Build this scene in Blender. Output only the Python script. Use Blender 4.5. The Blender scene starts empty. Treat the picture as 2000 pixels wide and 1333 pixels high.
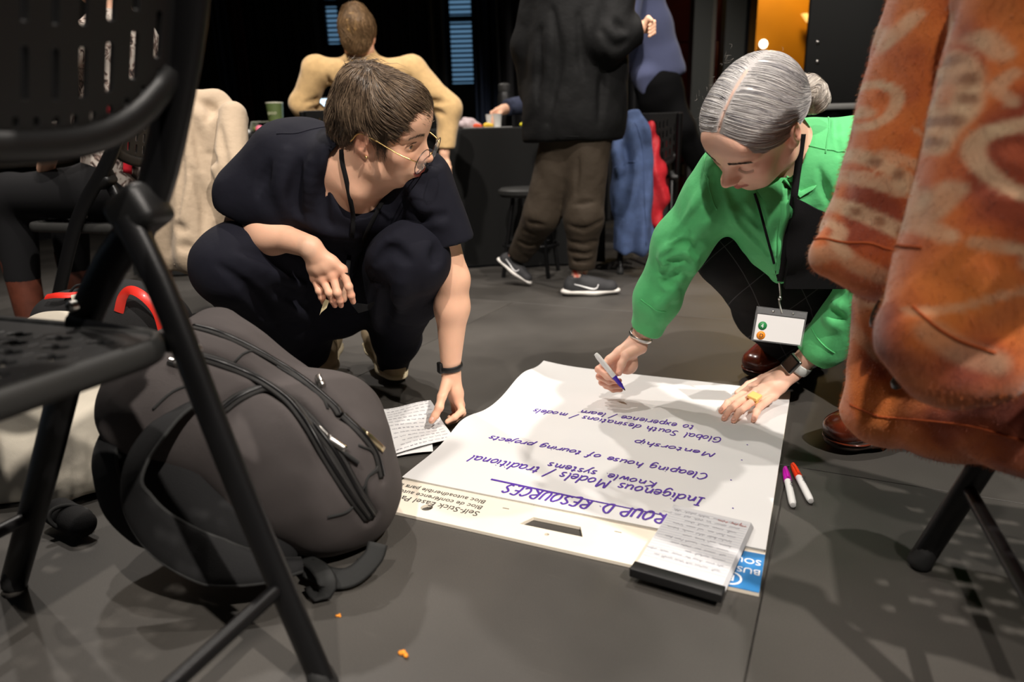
import bpy, bmesh, math, random
import numpy as np
from mathutils import Vector, Matrix, Euler
random.seed(7); np.random.seed(7)
scene = bpy.context.scene
col = scene.collection
# ------------------------------------------------------------------ camera
FPX, PITCH, ROLL, CAMH = 1333.0, math.radians(15.8), math.radians(-1.5), 0.65
_fw = np.array([0, math.cos(PITCH), -math.sin(PITCH)]); _up = np.array([0, math.sin(PITCH), math.cos(PITCH)])
_rt = np.array([1.0, 0, 0])
CR = _rt*math.cos(ROLL)+_up*math.sin(ROLL); CU = -_rt*math.sin(ROLL)+_up*math.cos(ROLL)
CPOS = np.array([0, 0, CAMH])
cam_data = bpy.data.cameras.new('camera'); cam_data.sensor_width = 36.0; cam_data.lens = 36.0*FPX/2000
cam_data.clip_start = 0.02
cam = bpy.data.objects.new('camera', cam_data); col.objects.link(cam)
cam.matrix_world = Matrix(((CR[0], CU[0], -_fw[0], 0), (CR[1], CU[1], -_fw[1], 0), (CR[2], CU[2], -_fw[2], CAMH), (0, 0, 0, 1)))
cam_data.dof.use_dof = True; cam_data.dof.focus_distance = 1.5; cam_data.dof.aperture_fstop = 2.6
scene.camera = cam
# ------------------------------------------------------------------ world, exposure, stage lamps
world = bpy.data.worlds.new('world'); scene.world = world; world.use_nodes = True
world.node_tree.nodes['Background'].inputs[0].default_value = (0, 0, 0, 1)
world.node_tree.nodes['Background'].inputs[1].default_value = 0.0
scene.view_settings.view_transform = 'Standard'; scene.view_settings.look = 'None'
scene.view_settings.gamma = 1.0; scene.view_settings.exposure = 0.40
scene.view_settings.use_curve_mapping = False
def spot(name, loc, target, watts, angle, color, radius, blend=0.5):
    d = bpy.data.lights.new(name, 'SPOT'); d.energy = watts; d.spot_size = math.radians(angle); d.spot_blend = blend
    d.color = color; d.shadow_soft_size = radius
    o = bpy.data.objects.new(name, d); col.objects.link(o); o.location = loc
    o.rotation_euler = (Vector(target)-Vector(loc)).to_track_quat('-Z', 'Y').to_euler()
    return o
WARM = (1.0, 0.92, 0.84)
# lamps of the theatre's overhead rig, all above the picture (their crossing shadows show on the pad and the floor)
spot('stage_spot_offscreen', (-1.35, 2.75, 5.2), (0.1, 1.3, 0), 300, 48, WARM, 0.05)
spot('stage_spot_offscreen', (1.75, 2.5, 5.2), (0.2, 1.3, 0), 340, 48, WARM, 0.05)
spot('stage_spot_offscreen', (2.6, -2.5, 5.2), (-0.05, 1.55, 0.35), 1500, 44, WARM, 0.06)
spot('stage_spot_offscreen', (-0.9, -2.2, 5.2), (0.1, 1.6, 0.1), 620, 48, WARM, 0.08)
spot('stage_spot_offscreen', (-2.2, 5.0, 5.2), (-.9, 3.2, .3), 340, 50, WARM, 0.1)
spot('stage_spot_offscreen', (1.9, 3.2, 5.2), (.9, 4.6, .3), 320, 54, WARM, 0.1)
spot('stage_spot_offscreen', (-1.2, 0.6, 5.2), (-0.7, 3.7, .6), 640, 44, WARM, 0.1)

# ------------------------------------------------------------------ helpers: pixels of the photo to points of the place
def ray(x, y): return _fw+CR*(x-1000)/FPX-CU*(y-666.5)/FPX
def W(x, y, Y):
    d = ray(x, y); return CPOS+d*(Y/d[1])
def F(x, y, z=0.0):
    d = ray(x, y); return CPOS+d*((z-CAMH)/d[2])
def V(*a): return np.array(a, float)
# ------------------------------------------------------------------ helpers: objects
def lin(c):
    return tuple((v/12.92 if v <= 0.04045 else ((v+0.055)/1.055)**2.4) for v in c)
def rgb(r, g, b): return lin((r/255, g/255, b/255))
def tag(o, label=None, cat=None, group=None, kind=None):
    if label: o['label'] = label
    if cat: o['category'] = cat
    if group: o['group'] = group
    if kind: o['kind'] = kind
    return o
def empty(name, loc=(0, 0, 0), label=None, cat=None, group=None):
    o = bpy.data.objects.new(name, None); col.objects.link(o); o.location = tuple(loc); o.empty_display_size = .05
    return tag(o, label, cat, group)
def link(name, me, material=None, parent=None, smooth=True, keep=True):
    if smooth and len(me.polygons):
        me.polygons.foreach_set('use_smooth', np.ones(len(me.polygons), bool))
    if material is not None: me.materials.append(material)
    o = bpy.data.objects.new(name, me); col.objects.link(o)
    if parent is not None:
        o.parent = parent
        p = Vector((0, 0, 0)); q = parent
        while q is not None: p = p+Vector(q.location); q = q.parent
        o.matrix_parent_inverse = Matrix.Identity(4)
        o.location = -p                     # meshes are modelled in world coordinates
    return o
def mesh_np(name, verts, faces):
    me = bpy.data.meshes.new(name)
    verts = np.asarray(verts, np.float32)
    if isinstance(faces, np.ndarray):
        n, k = faces.shape
        me.vertices.add(len(verts)); me.vertices.foreach_set('co', verts.ravel())
        me.loops.add(n*k); me.loops.foreach_set('vertex_index', faces.astype(np.int32).ravel())
        me.polygons.add(n); me.polygons.foreach_set('loop_start', np.arange(0, n*k, k, dtype=np.int32))
        me.update(calc_edges=True); me.validate()
    else:
        me.from_pydata([tuple(map(float, v)) for v in verts], [], faces); me.update()
    return me
def bm_mesh(name, bm):
    bmesh.ops.recalc_face_normals(bm, faces=bm.faces)
    me = bpy.data.meshes.new(name); bm.to_mesh(me); bm.free(); return me
def auto_sharp(me, ang=40):
    me.set_sharp_from_angle(angle=math.radians(ang)); return me
def box_bm(bm, c, s, rot=None, bev=0.0, seg=2):
    r = bmesh.ops.create_cube(bm, size=1.0); vs = r['verts']
    bmesh.ops.scale(bm, vec=Vector(s), verts=vs)
    if bev > 0:
        es = list({e for v in vs for e in v.link_edges})
        bb = bmesh.ops.bevel(bm, geom=es, offset=bev, segments=seg, affect='EDGES', profile=0.5)
        vs = list({v for f in bb['faces'] for v in f.verts} | {v for v in vs if v.is_valid})
    M = Matrix.Translation(Vector(c)) @ (rot.to_4x4() if rot is not None else Matrix.Identity(4))
    bmesh.ops.transform(bm, matrix=M, verts=vs)
    return vs
def box(name, c, s, material, parent=None, rot=None, bev=0.0, seg=2):
    bm = bmesh.new(); box_bm(bm, c, s, rot, bev, seg)
    me = bm_mesh(name, bm); auto_sharp(me) ; return link(name, me, material, parent)
def smooth_path(pts, n):
    pts = np.asarray(pts, float)
    if len(pts) < 3: 
        t = np.linspace(0, 1, n)[:, None]; return pts[0]*(1-t)+pts[-1]*t
    d = np.r_[0, np.cumsum(np.linalg.norm(np.diff(pts, axis=0), axis=1))]; d /= d[-1]
    P = np.vstack([2*pts[0]-pts[1], pts, 2*pts[-1]-pts[-2]])
    out = []
    for u in np.linspace(0, 1, n):
        i = min(max(np.searchsorted(d, u)-1, 0), len(pts)-2)
        t = (u-d[i])/max(d[i+1]-d[i], 1e-9)
        p0, p1, p2, p3 = P[i], P[i+1], P[i+2], P[i+3]
        out.append(.5*((2*p1)+(-p0+p2)*t+(2*p0-5*p1+4*p2-p3)*t*t+(-p0+3*p1-3*p2+p3)*t**3))
    return np.array(out)
def frames(path):
    path = np.asarray(path, float); n = len(path)
    T = np.gradient(path, axis=0); T /= np.linalg.norm(T, axis=1)[:, None]+1e-12
    up = V(0, 0, 1) if abs(T[0][2]) < .9 else V(1, 0, 0)
    N = np.zeros_like(path); N[0] = up-T[0]*np.dot(up, T[0]); N[0] /= np.linalg.norm(N[0])
    for i in range(1, n):
        v = N[i-1]-T[i]*np.dot(N[i-1], T[i]); N[i] = v/(np.linalg.norm(v)+1e-12)
    return T, N, np.cross(T, N)
def tube_np(path, r, seg=10, r2=None, close=True, normal=None):
    """tube along a path; r may be an array; r2 = second half-axis (flat bands)"""
    path = np.asarray(path, float); n = len(path); r = np.broadcast_to(np.asarray(r, float), (n,))
    rb = r if r2 is None else np.broadcast_to(np.asarray(r2, float), (n,))
    T, N, B = frames(path)
    if normal is not None:
        N = np.broadcast_to(np.asarray(normal, float), path.shape); N = N-T*(N*T).sum(1)[:, None]
        N = N/np.linalg.norm(N, axis=1)[:, None]; B = np.cross(T, N)
    a = np.linspace(0, 2*math.pi, seg, endpoint=False)
    v = path[:, None]+N[:, None]*(np.cos(a)[None, :, None]*r[:, None, None])+B[:, None]*(np.sin(a)[None, :, None]*rb[:, None, None])
    v = v.reshape(-1, 3); fc = []
    for i in range(n-1):
        for j in range(seg):
            k = (j+1) % seg
            fc.append((i*seg+j, i*seg+k, (i+1)*seg+k, (i+1)*seg+j))
    if close:
        fc.append(tuple(range(seg))[::-1]); fc.append(tuple((n-1)*seg+j for j in range(seg)))
    return v, fc
def tube(name, pts, r, material, parent=None, n=None, seg=10, r2=None, normal=None):
    path = smooth_path(pts, n) if n else np.asarray(pts, float)
    v, f = tube_np(path, r, seg, r2, True, normal)
    me = mesh_np(name, v, f); auto_sharp(me, 50); return link(name, me, material, parent)
def multi(name, pieces, material, parent=None, smooth=True, sharp=45):
    vs, fs, o = [], [], 0
    for v, f in pieces:
        vs.append(np.asarray(v)); fs += [tuple(int(i)+o for i in q) for q in f]; o += len(v)
    me = mesh_np(name, np.vstack(vs), fs)
    if smooth: auto_sharp(me, sharp)
    return link(name, me, material, parent, smooth)
def lathe_np(prof, c, axis=(0, 0, 1), seg=24):
    ax = V(*axis)/np.linalg.norm(axis); u = V(1, 0, 0) if abs(ax[0]) < .9 else V(0, 1, 0)
    u = u-ax*np.dot(u, ax); u /= np.linalg.norm(u); w = np.cross(ax, u); c = np.asarray(c, float)
    a = np.linspace(0, 2*math.pi, seg, endpoint=False)
    v = np.array([c+ax*z+(u*math.cos(t)+w*math.sin(t))*r for r, z in prof for t in a]); fc = []
    for i in range(len(prof)-1):
        for j in range(seg):
            k = (j+1) % seg; fc.append((i*seg+j, i*seg+k, (i+1)*seg+k, (i+1)*seg+j))
    fc.append(tuple(range(seg))[::-1]); fc.append(tuple((len(prof)-1)*seg+j for j in range(seg)))
    return v, fc
def lathe(name, prof, c, material, parent=None, axis=(0, 0, 1), seg=24):
    v, f = lathe_np(prof, c, axis, seg); me = mesh_np(name, v, f); auto_sharp(me, 40); return link(name, me, material, parent)
def slab_np(poly, thick, up=(0, 0, 1)):
    """closed plate: poly (n,3) is the top outline"""
    poly = np.asarray(poly, float); n = len(poly); lo = poly-np.asarray(up)*thick
    f = [tuple(range(n)), tuple(range(2*n-1, n-1, -1))]+[(i, i+n, (i+1) % n+n, (i+1) % n) for i in range(n)]
    return np.vstack([poly, lo]), f
def slab(name, poly, thick, material, parent=None, up=(0, 0, 1)):
    v, f = slab_np(poly, thick, up); bm = bmesh.new(); vv = [bm.verts.new(tuple(p)) for p in v]
    for q in f: bm.faces.new([vv[i] for i in q])
    me = bm_mesh(name, bm); auto_sharp(me, 30); return link(name, me, material, parent)
def grid_sheet(name, fn, nu, nv, material, parent=None, thick=0.0015):
    """sheet p=fn(u,v) with thickness as a real closed shell"""
    U, Vv = np.meshgrid(np.linspace(0, 1, nu), np.linspace(0, 1, nv), indexing='ij')
    P = fn(U, Vv); P = np.stack(P, -1) if isinstance(P, tuple) else P
    du = np.gradient(P, axis=0); dv = np.gradient(P, axis=1); N = np.cross(du, dv); N /= np.linalg.norm(N, axis=-1)[..., None]+1e-12
    A = P.reshape(-1, 3); B = (P-N*thick).reshape(-1, 3); k = nu*nv
    idx = np.arange(k).reshape(nu, nv); a = idx[:-1, :-1].ravel(); b = idx[1:, :-1].ravel(); c = idx[1:, 1:].ravel(); d = idx[:-1, 1:].ravel()
    F1 = np.stack([a, b, c, d], 1); F2 = np.stack([d, c, b, a], 1)+k
    bd = np.r_[idx[:, 0], idx[-1, 1:], idx[-2::-1, -1], idx[0, -2:0:-1]]; bn = np.roll(bd, -1)
    F3 = np.stack([bn, bd, bd+k, bn+k], 1)
    me = mesh_np(name, np.vstack([A, B]), np.vstack([F1, F2, F3])); auto_sharp(me, 60)
    return link(name, me, material, parent)
def text_mesh(name, body, size, origin, right, up, material, parent=None, align='LEFT', shear=0.0, spacing=1.0, off=0.0004, extrude=0.0002):
    cu = bpy.data.curves.new(name, 'FONT'); cu.body = body; cu.size = size; cu.align_x = align; cu.shear = shear; cu.space_character = spacing; cu.extrude = extrude; cu.resolution_u = 3
    o = bpy.data.objects.new(name, cu); col.objects.link(o)
    me = bpy.data.meshes.new_from_object(o.evaluated_get(bpy.context.evaluated_depsgraph_get()))
    bpy.data.objects.remove(o); bpy.data.curves.remove(cu)
    r = Vector(right).normalized(); u = Vector(up); u = (u-r*u.dot(r)).normalized(); n = r.cross(u)
    og = Vector(origin)+n*off
    M = Matrix(((r.x, u.x, n.x, og.x), (r.y, u.y, n.y, og.y), (r.z, u.z, n.z, og.z), (0, 0, 0, 1)))
    me.transform(M); me.name = name
    return link(name, me, material, parent, smooth=False)
def copy_tree(o, parent=None):
    c = o.copy(); col.objects.link(c); c.parent = parent
    for ch in list(o.children): copy_tree(ch, c)
    return c
# ------------------------------------------------------------------ materials
def mat(name, color, rough=0.6, metal=0.0, var=0.0, vscale=30, bump=0.0, bscale=200, attr=False, color2=None, spec=0.5,
        coat=0.0, sheen=0.0, trans=0.0, sss=0.0, emit=None, estr=0.0, weave=0.0, wscale=900, alpha=1.0, ior=1.45, bdist=0.002, rvar=0.0):
    m = bpy.data.materials.new(name); m.use_nodes = True; nt = m.node_tree; b = nt.nodes['Principled BSDF']; L = nt.links.new
    c = tuple(color[:3])+(1,)
    b.inputs['Base Color'].default_value = c; b.inputs['Roughness'].default_value = rough; b.inputs['Metallic'].default_value = metal
    b.inputs['Specular IOR Level'].default_value = spec; b.inputs['IOR'].default_value = ior
    b.inputs['Coat Weight'].default_value = coat; b.inputs['Coat Roughness'].default_value = .12
    b.inputs['Sheen Weight'].default_value = sheen; b.inputs['Sheen Roughness'].default_value = .5
    b.inputs['Transmission Weight'].default_value = trans; b.inputs['Alpha'].default_value = alpha
    if sss: 
        b.inputs['Subsurface Weight'].default_value = sss; b.inputs['Subsurface Radius'].default_value = (1, .35, .2); b.inputs['Subsurface Scale'].default_value = .006
    if emit: b.inputs['Emission Color'].default_value = tuple(emit[:3])+(1,); b.inputs['Emission Strength'].default_value = estr
    tc = nt.nodes.new('ShaderNodeTexCoord'); src = None
    if attr:
        a = nt.nodes.new('ShaderNodeAttribute'); a.attribute_name = 'Col'; src = a.outputs['Color']; L(src, b.inputs['Base Color'])
    if var or color2 is not None:
        nz = nt.nodes.new('ShaderNodeTexNoise'); nz.inputs['Scale'].default_value = vscale; nz.inputs['Detail'].default_value = 6; L(tc.outputs['Object'], nz.inputs['Vector'])
        mx = nt.nodes.new('ShaderNodeMix'); mx.data_type = 'RGBA'
        if color2 is not None:
            rp = nt.nodes.new('ShaderNodeMapRange'); rp.inputs[1].default_value = .38; rp.inputs[2].default_value = .62; L(nz.outputs['Fac'], rp.inputs[0])
            L(rp.outputs[0], mx.inputs['Factor']); mx.inputs['A'].default_value = c; mx.inputs['B'].default_value = tuple(color2[:3])+(1,)
        else:
            mx.blend_type = 'MULTIPLY'; mx.inputs['Factor'].default_value = 1.0
            rp = nt.nodes.new('ShaderNodeMapRange'); rp.inputs[1].default_value = .3; rp.inputs[2].default_value = .7; rp.inputs[3].default_value = 1-var; rp.inputs[4].default_value = 1+var
            L(nz.outputs['Fac'], rp.inputs[0]); L(rp.outputs[0], mx.inputs['B'])
            if src is not None: L(src, mx.inputs['A'])
            else: mx.inputs['A'].default_value = c
        L(mx.outputs['Result'], b.inputs['Base Color'])
    if rvar:
        nr = nt.nodes.new('ShaderNodeTexNoise'); nr.inputs['Scale'].default_value = vscale*.6; nr.inputs['Detail'].default_value = 4; L(tc.outputs['Object'], nr.inputs['Vector'])
        rr = nt.nodes.new('ShaderNodeMapRange'); rr.inputs[1].default_value = .3; rr.inputs[2].default_value = .7; rr.inputs[3].default_value = max(rough-rvar, 0); rr.inputs[4].default_value = min(rough+rvar, 1)
        L(nr.outputs['Fac'], rr.inputs[0]); L(rr.outputs[0], b.inputs['Roughness'])
    last = None
    if bump:
        n2 = nt.nodes.new('ShaderNodeTexNoise'); n2.inputs['Scale'].default_value = bscale; n2.inputs['Detail'].default_value = 4; L(tc.outputs['Object'], n2.inputs['Vector'])
        bp = nt.nodes.new('ShaderNodeBump'); bp.inputs['Strength'].default_value = bump; bp.inputs['Distance'].default_value = bdist; L(n2.outputs['Fac'], bp.inputs['Height']); last = bp
    if weave:
        wv = nt.nodes.new('ShaderNodeTexWave'); wv.inputs['Scale'].default_value = wscale/6; wv.inputs['Distortion'].default_value = .4; wv.bands_direction = 'DIAGONAL'; L(tc.outputs['Object'], wv.inputs['Vector'])
        b2 = nt.nodes.new('ShaderNodeBump'); b2.inputs['Strength'].default_value = weave; b2.inputs['Distance'].default_value = .0006; L(wv.outputs['Fac'], b2.inputs['Height'])
        if last: L(last.outputs[0], b2.inputs['Normal'])
        last = b2
    if last: L(last.outputs[0], b.inputs['Normal'])
    return m
M = {}
M['black_metal'] = mat('black_metal', (.0055, .0055, .006), .38, .2, bump=.06, bscale=300)
M['black_plastic'] = mat('black_plastic', (.0065, .0065, .0066), .45, bump=.12, bscale=900)
M['grey_plastic'] = mat('grey_plastic', (.022, .022, .021), .5, bump=.15, bscale=900)
M['rubber'] = mat('rubber', (.012, .012, .012), .7)
M['steel'] = mat('steel', (.6, .58, .55), .28, 1.0)
M['gold'] = mat('gold', (.85, .62, .25), .25, 1.0)
M['paper'] = mat('paper', (.72, .715, .71), .75, var=.015, vscale=8)
M['ink_purple'] = mat('ink_purple', rgb(86, 52, 160), .6)
M['ink_grey'] = mat('ink_grey', rgb(128, 126, 136), .7)
M['ink_red'] = mat('ink_red', rgb(170, 90, 80), .7)
M['white'] = mat('white', (.62, .62, .60), .45)
M['black_cloth'] = mat('black_cloth', (.007, .007, .0078), .9, bump=.3, bscale=600, spec=.2)
# ------------------------------------------------------------------ signed distance modelling (solid shapes blended smoothly)
class SDF:
    def __init__(s): s.ops = []
    def add(s, fn, lo, hi, k=.01, mode='u'): s.ops.append((fn, np.asarray(lo, float), np.asarray(hi, float), k, mode)); return s
    def cap(s, a, b, ra, rb=None, k=.01, mode='u', flat=None, n=None):
        a = np.asarray(a, float); b = np.asarray(b, float); rb = ra if rb is None else rb; ab = b-a; L2 = max(float(ab@ab), 1e-12)
        R = max(ra, rb)
        def fn(x, y, z):
            px, py, pz = x-a[0], y-a[1], z-a[2]
            t = np.clip((px*ab[0]+py*ab[1]+pz*ab[2])/L2, 0, 1)
            vx, vy, vz = px-ab[0]*t, py-ab[1]*t, pz-ab[2]*t
            if flat is not None:
                dn = (vx*n[0]+vy*n[1]+vz*n[2])*(1/flat-1)
                vx, vy, vz = vx+n[0]*dn, vy+n[1]*dn, vz+n[2]*dn
                return (np.sqrt(vx*vx+vy*vy+vz*vz)-(ra+(rb-ra)*t))*(.5+.5*min(flat, 1))
            return np.sqrt(vx*vx+vy*vy+vz*vz)-(ra+(rb-ra)*t)
        return s.add(fn, np.minimum(a, b)-R, np.maximum(a, b)+R, k, mode)
    def chain(s, pts, rs, k=.01, mode='u', flat=None, n=None):
        for i in range(len(pts)-1): s.cap(pts[i], pts[i+1], rs[i], rs[i+1], k, mode, flat, n)
        return s
    def poly(s, pts, rs, k=.01, mode='u'):
        """one rounded stroke along a line (no doubled joints)"""
        pts = np.asarray(pts, float); rs = np.asarray(rs, float)
        def fn(x, y, z):
            best = None
            for i in range(len(pts)-1):
                a = pts[i]; ab = pts[i+1]-a; L2 = max(float(ab@ab), 1e-12); px, py, pz = x-a[0], y-a[1], z-a[2]
                t = np.clip((px*ab[0]+py*ab[1]+pz*ab[2])/L2, 0, 1); vx, vy, vz = px-ab[0]*t, py-ab[1]*t, pz-ab[2]*t
                d = np.sqrt(vx*vx+vy*vy+vz*vz)-(rs[i]+(rs[i+1]-rs[i])*t); best = d if best is None else np.minimum(best, d)
            return best
        R = rs.max(); return s.add(fn, pts.min(0)-R, pts.max(0)+R, k, mode)
    def ell(s, c, r, rot=None, k=.01, mode='u'):
        c = np.asarray(c, float); r = np.asarray(r, float); Rm = np.eye(3) if rot is None else np.asarray(rot, float)
        e = np.abs(Rm)@r
        def fn(x, y, z):
            px, py, pz = x-c[0], y-c[1], z-c[2]
            q = [Rm[0, i]*px+Rm[1, i]*py+Rm[2, i]*pz for i in range(3)]
            k0 = np.sqrt((q[0]/r[0])**2+(q[1]/r[1])**2+(q[2]/r[2])**2)
            k1 = np.sqrt((q[0]/r[0]**2)**2+(q[1]/r[1]**2)**2+(q[2]/r[2]**2)**2)+1e-9
            return k0*(k0-1)/k1
        return s.add(fn, c-e, c+e, k, mode)
    def box(s, c, h, rot=None, rad=.005, k=.005, mode='u'):
        c = np.asarray(c, float); h = np.asarray(h, float); Rm = np.eye(3) if rot is None else np.asarray(rot, float); e = np.abs(Rm)@h
        def fn(x, y, z):
            px, py, pz = x-c[0], y-c[1], z-c[2]
            q = [np.abs(Rm[0, i]*px+Rm[1, i]*py+Rm[2, i]*pz)-(h[i]-rad) for i in range(3)]
            out = np.sqrt(np.maximum(q[0], 0)**2+np.maximum(q[1], 0)**2+np.maximum(q[2], 0)**2)
            return out+np.minimum(np.maximum(np.maximum(q[0], q[1]), q[2]), 0)-rad
        return s.add(fn, c-e, c+e, k, mode)
    def plane(s, p, n, k=.003, reach=2.0, lo=None, hi=None):
        """cut away the side that n points to (optionally only inside a box)"""
        p = np.asarray(p, float); n = np.asarray(n, float)/np.linalg.norm(n)
        lo = p-reach if lo is None else lo; hi = p+reach if hi is None else hi
        return s.add(lambda x, y, z: -((x-p[0])*n[0]+(y-p[1])*n[1]+(z-p[2])*n[2]), lo, hi, k, 's')
    def bounds(s):
        lo = np.min([o[1] for o in s.ops if o[4] == 'u'], 0); hi = np.max([o[2] for o in s.ops if o[4] == 'u'], 0); return lo, hi
    def field(s, lo, hi, h):
        n = np.maximum(np.ceil((hi-lo)/h).astype(int)+1, 3)
        ax = [(lo[i]+h*np.arange(n[i])).astype(np.float32) for i in range(3)]
        f = np.full(n, 1.0, np.float32)
        for fn, a, b, k, mode in s.ops:
            m = k+4*h if mode != 'd' else 0
            i0 = [max(int((a[i]-m-lo[i])/h), 0) for i in range(3)]; i1 = [min(int((b[i]+m-lo[i])/h)+2, n[i]) for i in range(3)]
            if any(i0[i] >= i1[i] for i in range(3)): continue
            sl = tuple(slice(i0[i], i1[i]) for i in range(3))
            x = ax[0][sl[0]][:, None, None]; y = ax[1][sl[1]][None, :, None]; z = ax[2][sl[2]][None, None, :]
            d = np.asarray(fn(x, y, z), np.float32); g = f[sl]
            if mode == 'u':
                w = np.clip(.5+.5*(g-d)/k, 0, 1); f[sl] = g+(d-g)*w-k*w*(1-w)
            elif mode == 's':
                w = np.clip(.5-.5*(g+d)/k, 0, 1); f[sl] = g+(-d-g)*w+k*w*(1-w)
            elif mode == 'd':
                f[sl] = g+d
        return f, ax
    def disp(s, fn, lo=None, hi=None):
        a, b = s.bounds(); s.ops.append((fn, a-.05 if lo is None else np.asarray(lo), b+.05 if hi is None else np.asarray(hi), 0, 'd')); return s
    def net(s, h, lo=None, hi=None):
        a, b = s.bounds(); pad = 3*h
        lo = a-pad-.01 if lo is None else np.asarray(lo, float); hi = b+pad+.01 if hi is None else np.asarray(hi, float)
        f, ax = s.field(lo, hi, h); return surface_net(f, lo, h)
    def mesh(s, name, h, lo=None, hi=None): v, q = s.net(h, lo, hi); return mesh_np(name, v, q)
def surface_net(f, lo, h):
    sg = f < 0
    c = [sg[i:sg.shape[0]-1+i, j:sg.shape[1]-1+j, k:sg.shape[2]-1+k] for i in (0, 1) for j in (0, 1) for k in (0, 1)]
    al = c[0].copy(); an = c[0].copy()
    for q in c[1:]: al &= q; an |= q
    act = an & ~al; ijk = np.argwhere(act)
    if len(ijk) == 0: return np.zeros((0, 3)), np.zeros((0, 4), int)
    off = np.array([(i, j, k) for i in (0, 1) for j in (0, 1) for k in (0, 1)])
    val = np.stack([f[tuple((ijk+o).T)] for o in off], 1)
    pos = np.zeros((len(ijk), 3)); cnt = np.zeros(len(ijk))
    for a in range(8):
        for b in range(a+1, 8):
            if np.abs(off[a]-off[b]).sum() != 1: continue
            va, vb = val[:, a], val[:, b]; x = (va < 0) != (vb < 0); t = va/np.where(va == vb, 1, va-vb)
            pos += x[:, None]*(off[a]+t[:, None]*(off[b]-off[a])); cnt += x
    v = (ijk+pos/cnt[:, None])*h+lo
    idm = np.full(act.shape, -1, np.int32); idm[act] = np.arange(len(ijk))
    quads = []
    for d in range(3):
        e1, e2 = [(1, 2), (2, 0), (0, 1)][d]
        s0 = [slice(None)]*3; s1 = [slice(None)]*3; s0[d] = slice(0, -1); s1[d] = slice(1, None)
        ch = sg[tuple(s0)] != sg[tuple(s1)]; g = np.argwhere(ch)
        g = g[(g[:, e1] > 0) & (g[:, e2] > 0) & (g[:, e1] < sg.shape[e1]-1) & (g[:, e2] < sg.shape[e2]-1)]
        u = np.zeros(3, int); u[e1] = 1; w = np.zeros(3, int); w[e2] = 1
        q = np.stack([idm[tuple((g-u-w).T)], idm[tuple((g-w).T)], idm[tuple(g.T)], idm[tuple((g-u).T)]], 1)
        fl = sg[tuple(g.T)]; q[~fl] = q[~fl][:, ::-1]; quads.append(q)
    return v, np.vstack(quads)
def set_col(me, colors):
    a = me.attributes.new('Col', 'FLOAT_COLOR', 'POINT'); c = np.ones((len(me.vertices), 4), np.float32); c[:, :3] = colors; a.data.foreach_set('color', c.ravel())
def vco(me):
    a = np.empty(len(me.vertices)*3, np.float32); me.vertices.foreach_get('co', a); return a.reshape(-1, 3).astype(float)
def sn(x, y, z, s, seed=0.0):
    """cheap smooth noise"""
    a = np.sin(x*s*1.0+seed*1.7+1.3*np.sin(y*s*.7+seed)); b = np.sin(y*s*1.1+seed*2.3+1.1*np.sin(z*s*.8+seed*1.9)); c = np.sin(z*s*.9+seed*.7+1.2*np.sin(x*s*.75+seed*2.7))
    return (a*b+b*c+c*a)/3
def strands(name, paths, r, material, parent, colors=None, sides=3, taper=True):
    """many thin hair tubes: paths (n, m, 3)"""
    P = np.asarray(paths, float); n, m, _ = P.shape
    T = np.gradient(P, axis=1); T /= np.linalg.norm(T, axis=2, keepdims=True)+1e-12
    up = np.where(np.abs(T[..., 2:3]) < .9, V(0, 0, 1), V(1, 0, 0)); N = np.cross(T, up); N /= np.linalg.norm(N, axis=2, keepdims=True)+1e-12; B = np.cross(T, N)
    rr = np.broadcast_to(np.asarray(r, float).reshape(-1, 1), (n, m)).copy()
    if taper: rr *= (1-.85*np.linspace(0, 1, m)**2)[None]
    a = np.arange(sides)*2*math.pi/sides
    v = P[:, :, None]+(N[:, :, None]*np.cos(a)[None, None, :, None]+B[:, :, None]*np.sin(a)[None, None, :, None])*rr[:, :, None, None]
    idx = np.arange(n*m*sides).reshape(n, m, sides); q = []
    for j in range(sides):
        k = (j+1) % sides; q.append(np.stack([idx[:, :-1, j], idx[:, :-1, k], idx[:, 1:, k], idx[:, 1:, j]], -1).reshape(-1, 4))
    me = mesh_np(name, v.reshape(-1, 3), np.vstack(q))
    if colors is not None: set_col(me, np.repeat(np.asarray(colors), m*sides, axis=0))
    return link(name, me, material, parent)
def R3(*deg, order='XYZ'): return np.array(Euler([math.radians(d) for d in deg], order).to_matrix())
def basis(x=None, y=None, z=None):
    """3x3 with columns x,y,z; give two (first is exact)"""
    def nm(a): a = np.asarray(a, float); return a/np.linalg.norm(a)
    if z is None: x = nm(x); y = np.asarray(y, float); y = nm(y-x*(x@y)); z = np.cross(x, y)
    elif x is None: y = nm(y); z = np.asarray(z, float); z = nm(z-y*(y@z)); x = np.cross(y, z)
    else: z = nm(z); x = np.asarray(x, float); x = nm(x-z*(z@x)); y = np.cross(z, x)
    return np.stack([x, y, z], 1)
def sdf_eval(s, P):
    P = np.asarray(P, float); f = np.full(len(P), 1.0); x, y, z = P[:, 0], P[:, 1], P[:, 2]
    plo, phi = P.min(0), P.max(0)
    for fn, a, b, k, mode in s.ops:
        if mode == 'u':
            if np.any(plo > b+.25) or np.any(phi < a-.25): continue
            d = fn(x, y, z); w = np.clip(.5+.5*(f-d)/k, 0, 1); f = f+(d-f)*w-k*w*(1-w); continue
        m = k+.012 if mode == 's' else 0
        if np.any(plo > b+m) or np.any(phi < a-m): continue
        inb = np.all((P > a-m) & (P < b+m), axis=1)
        if not inb.any(): continue
        d = fn(x[inb], y[inb], z[inb]); g = f[inb]
        if mode == 's': w = np.clip(.5-.5*(g+d)/k, 0, 1); f[inb] = g+(-d-g)*w+k*w*(1-w)
        else: f[inb] = g+d
    return f
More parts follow.
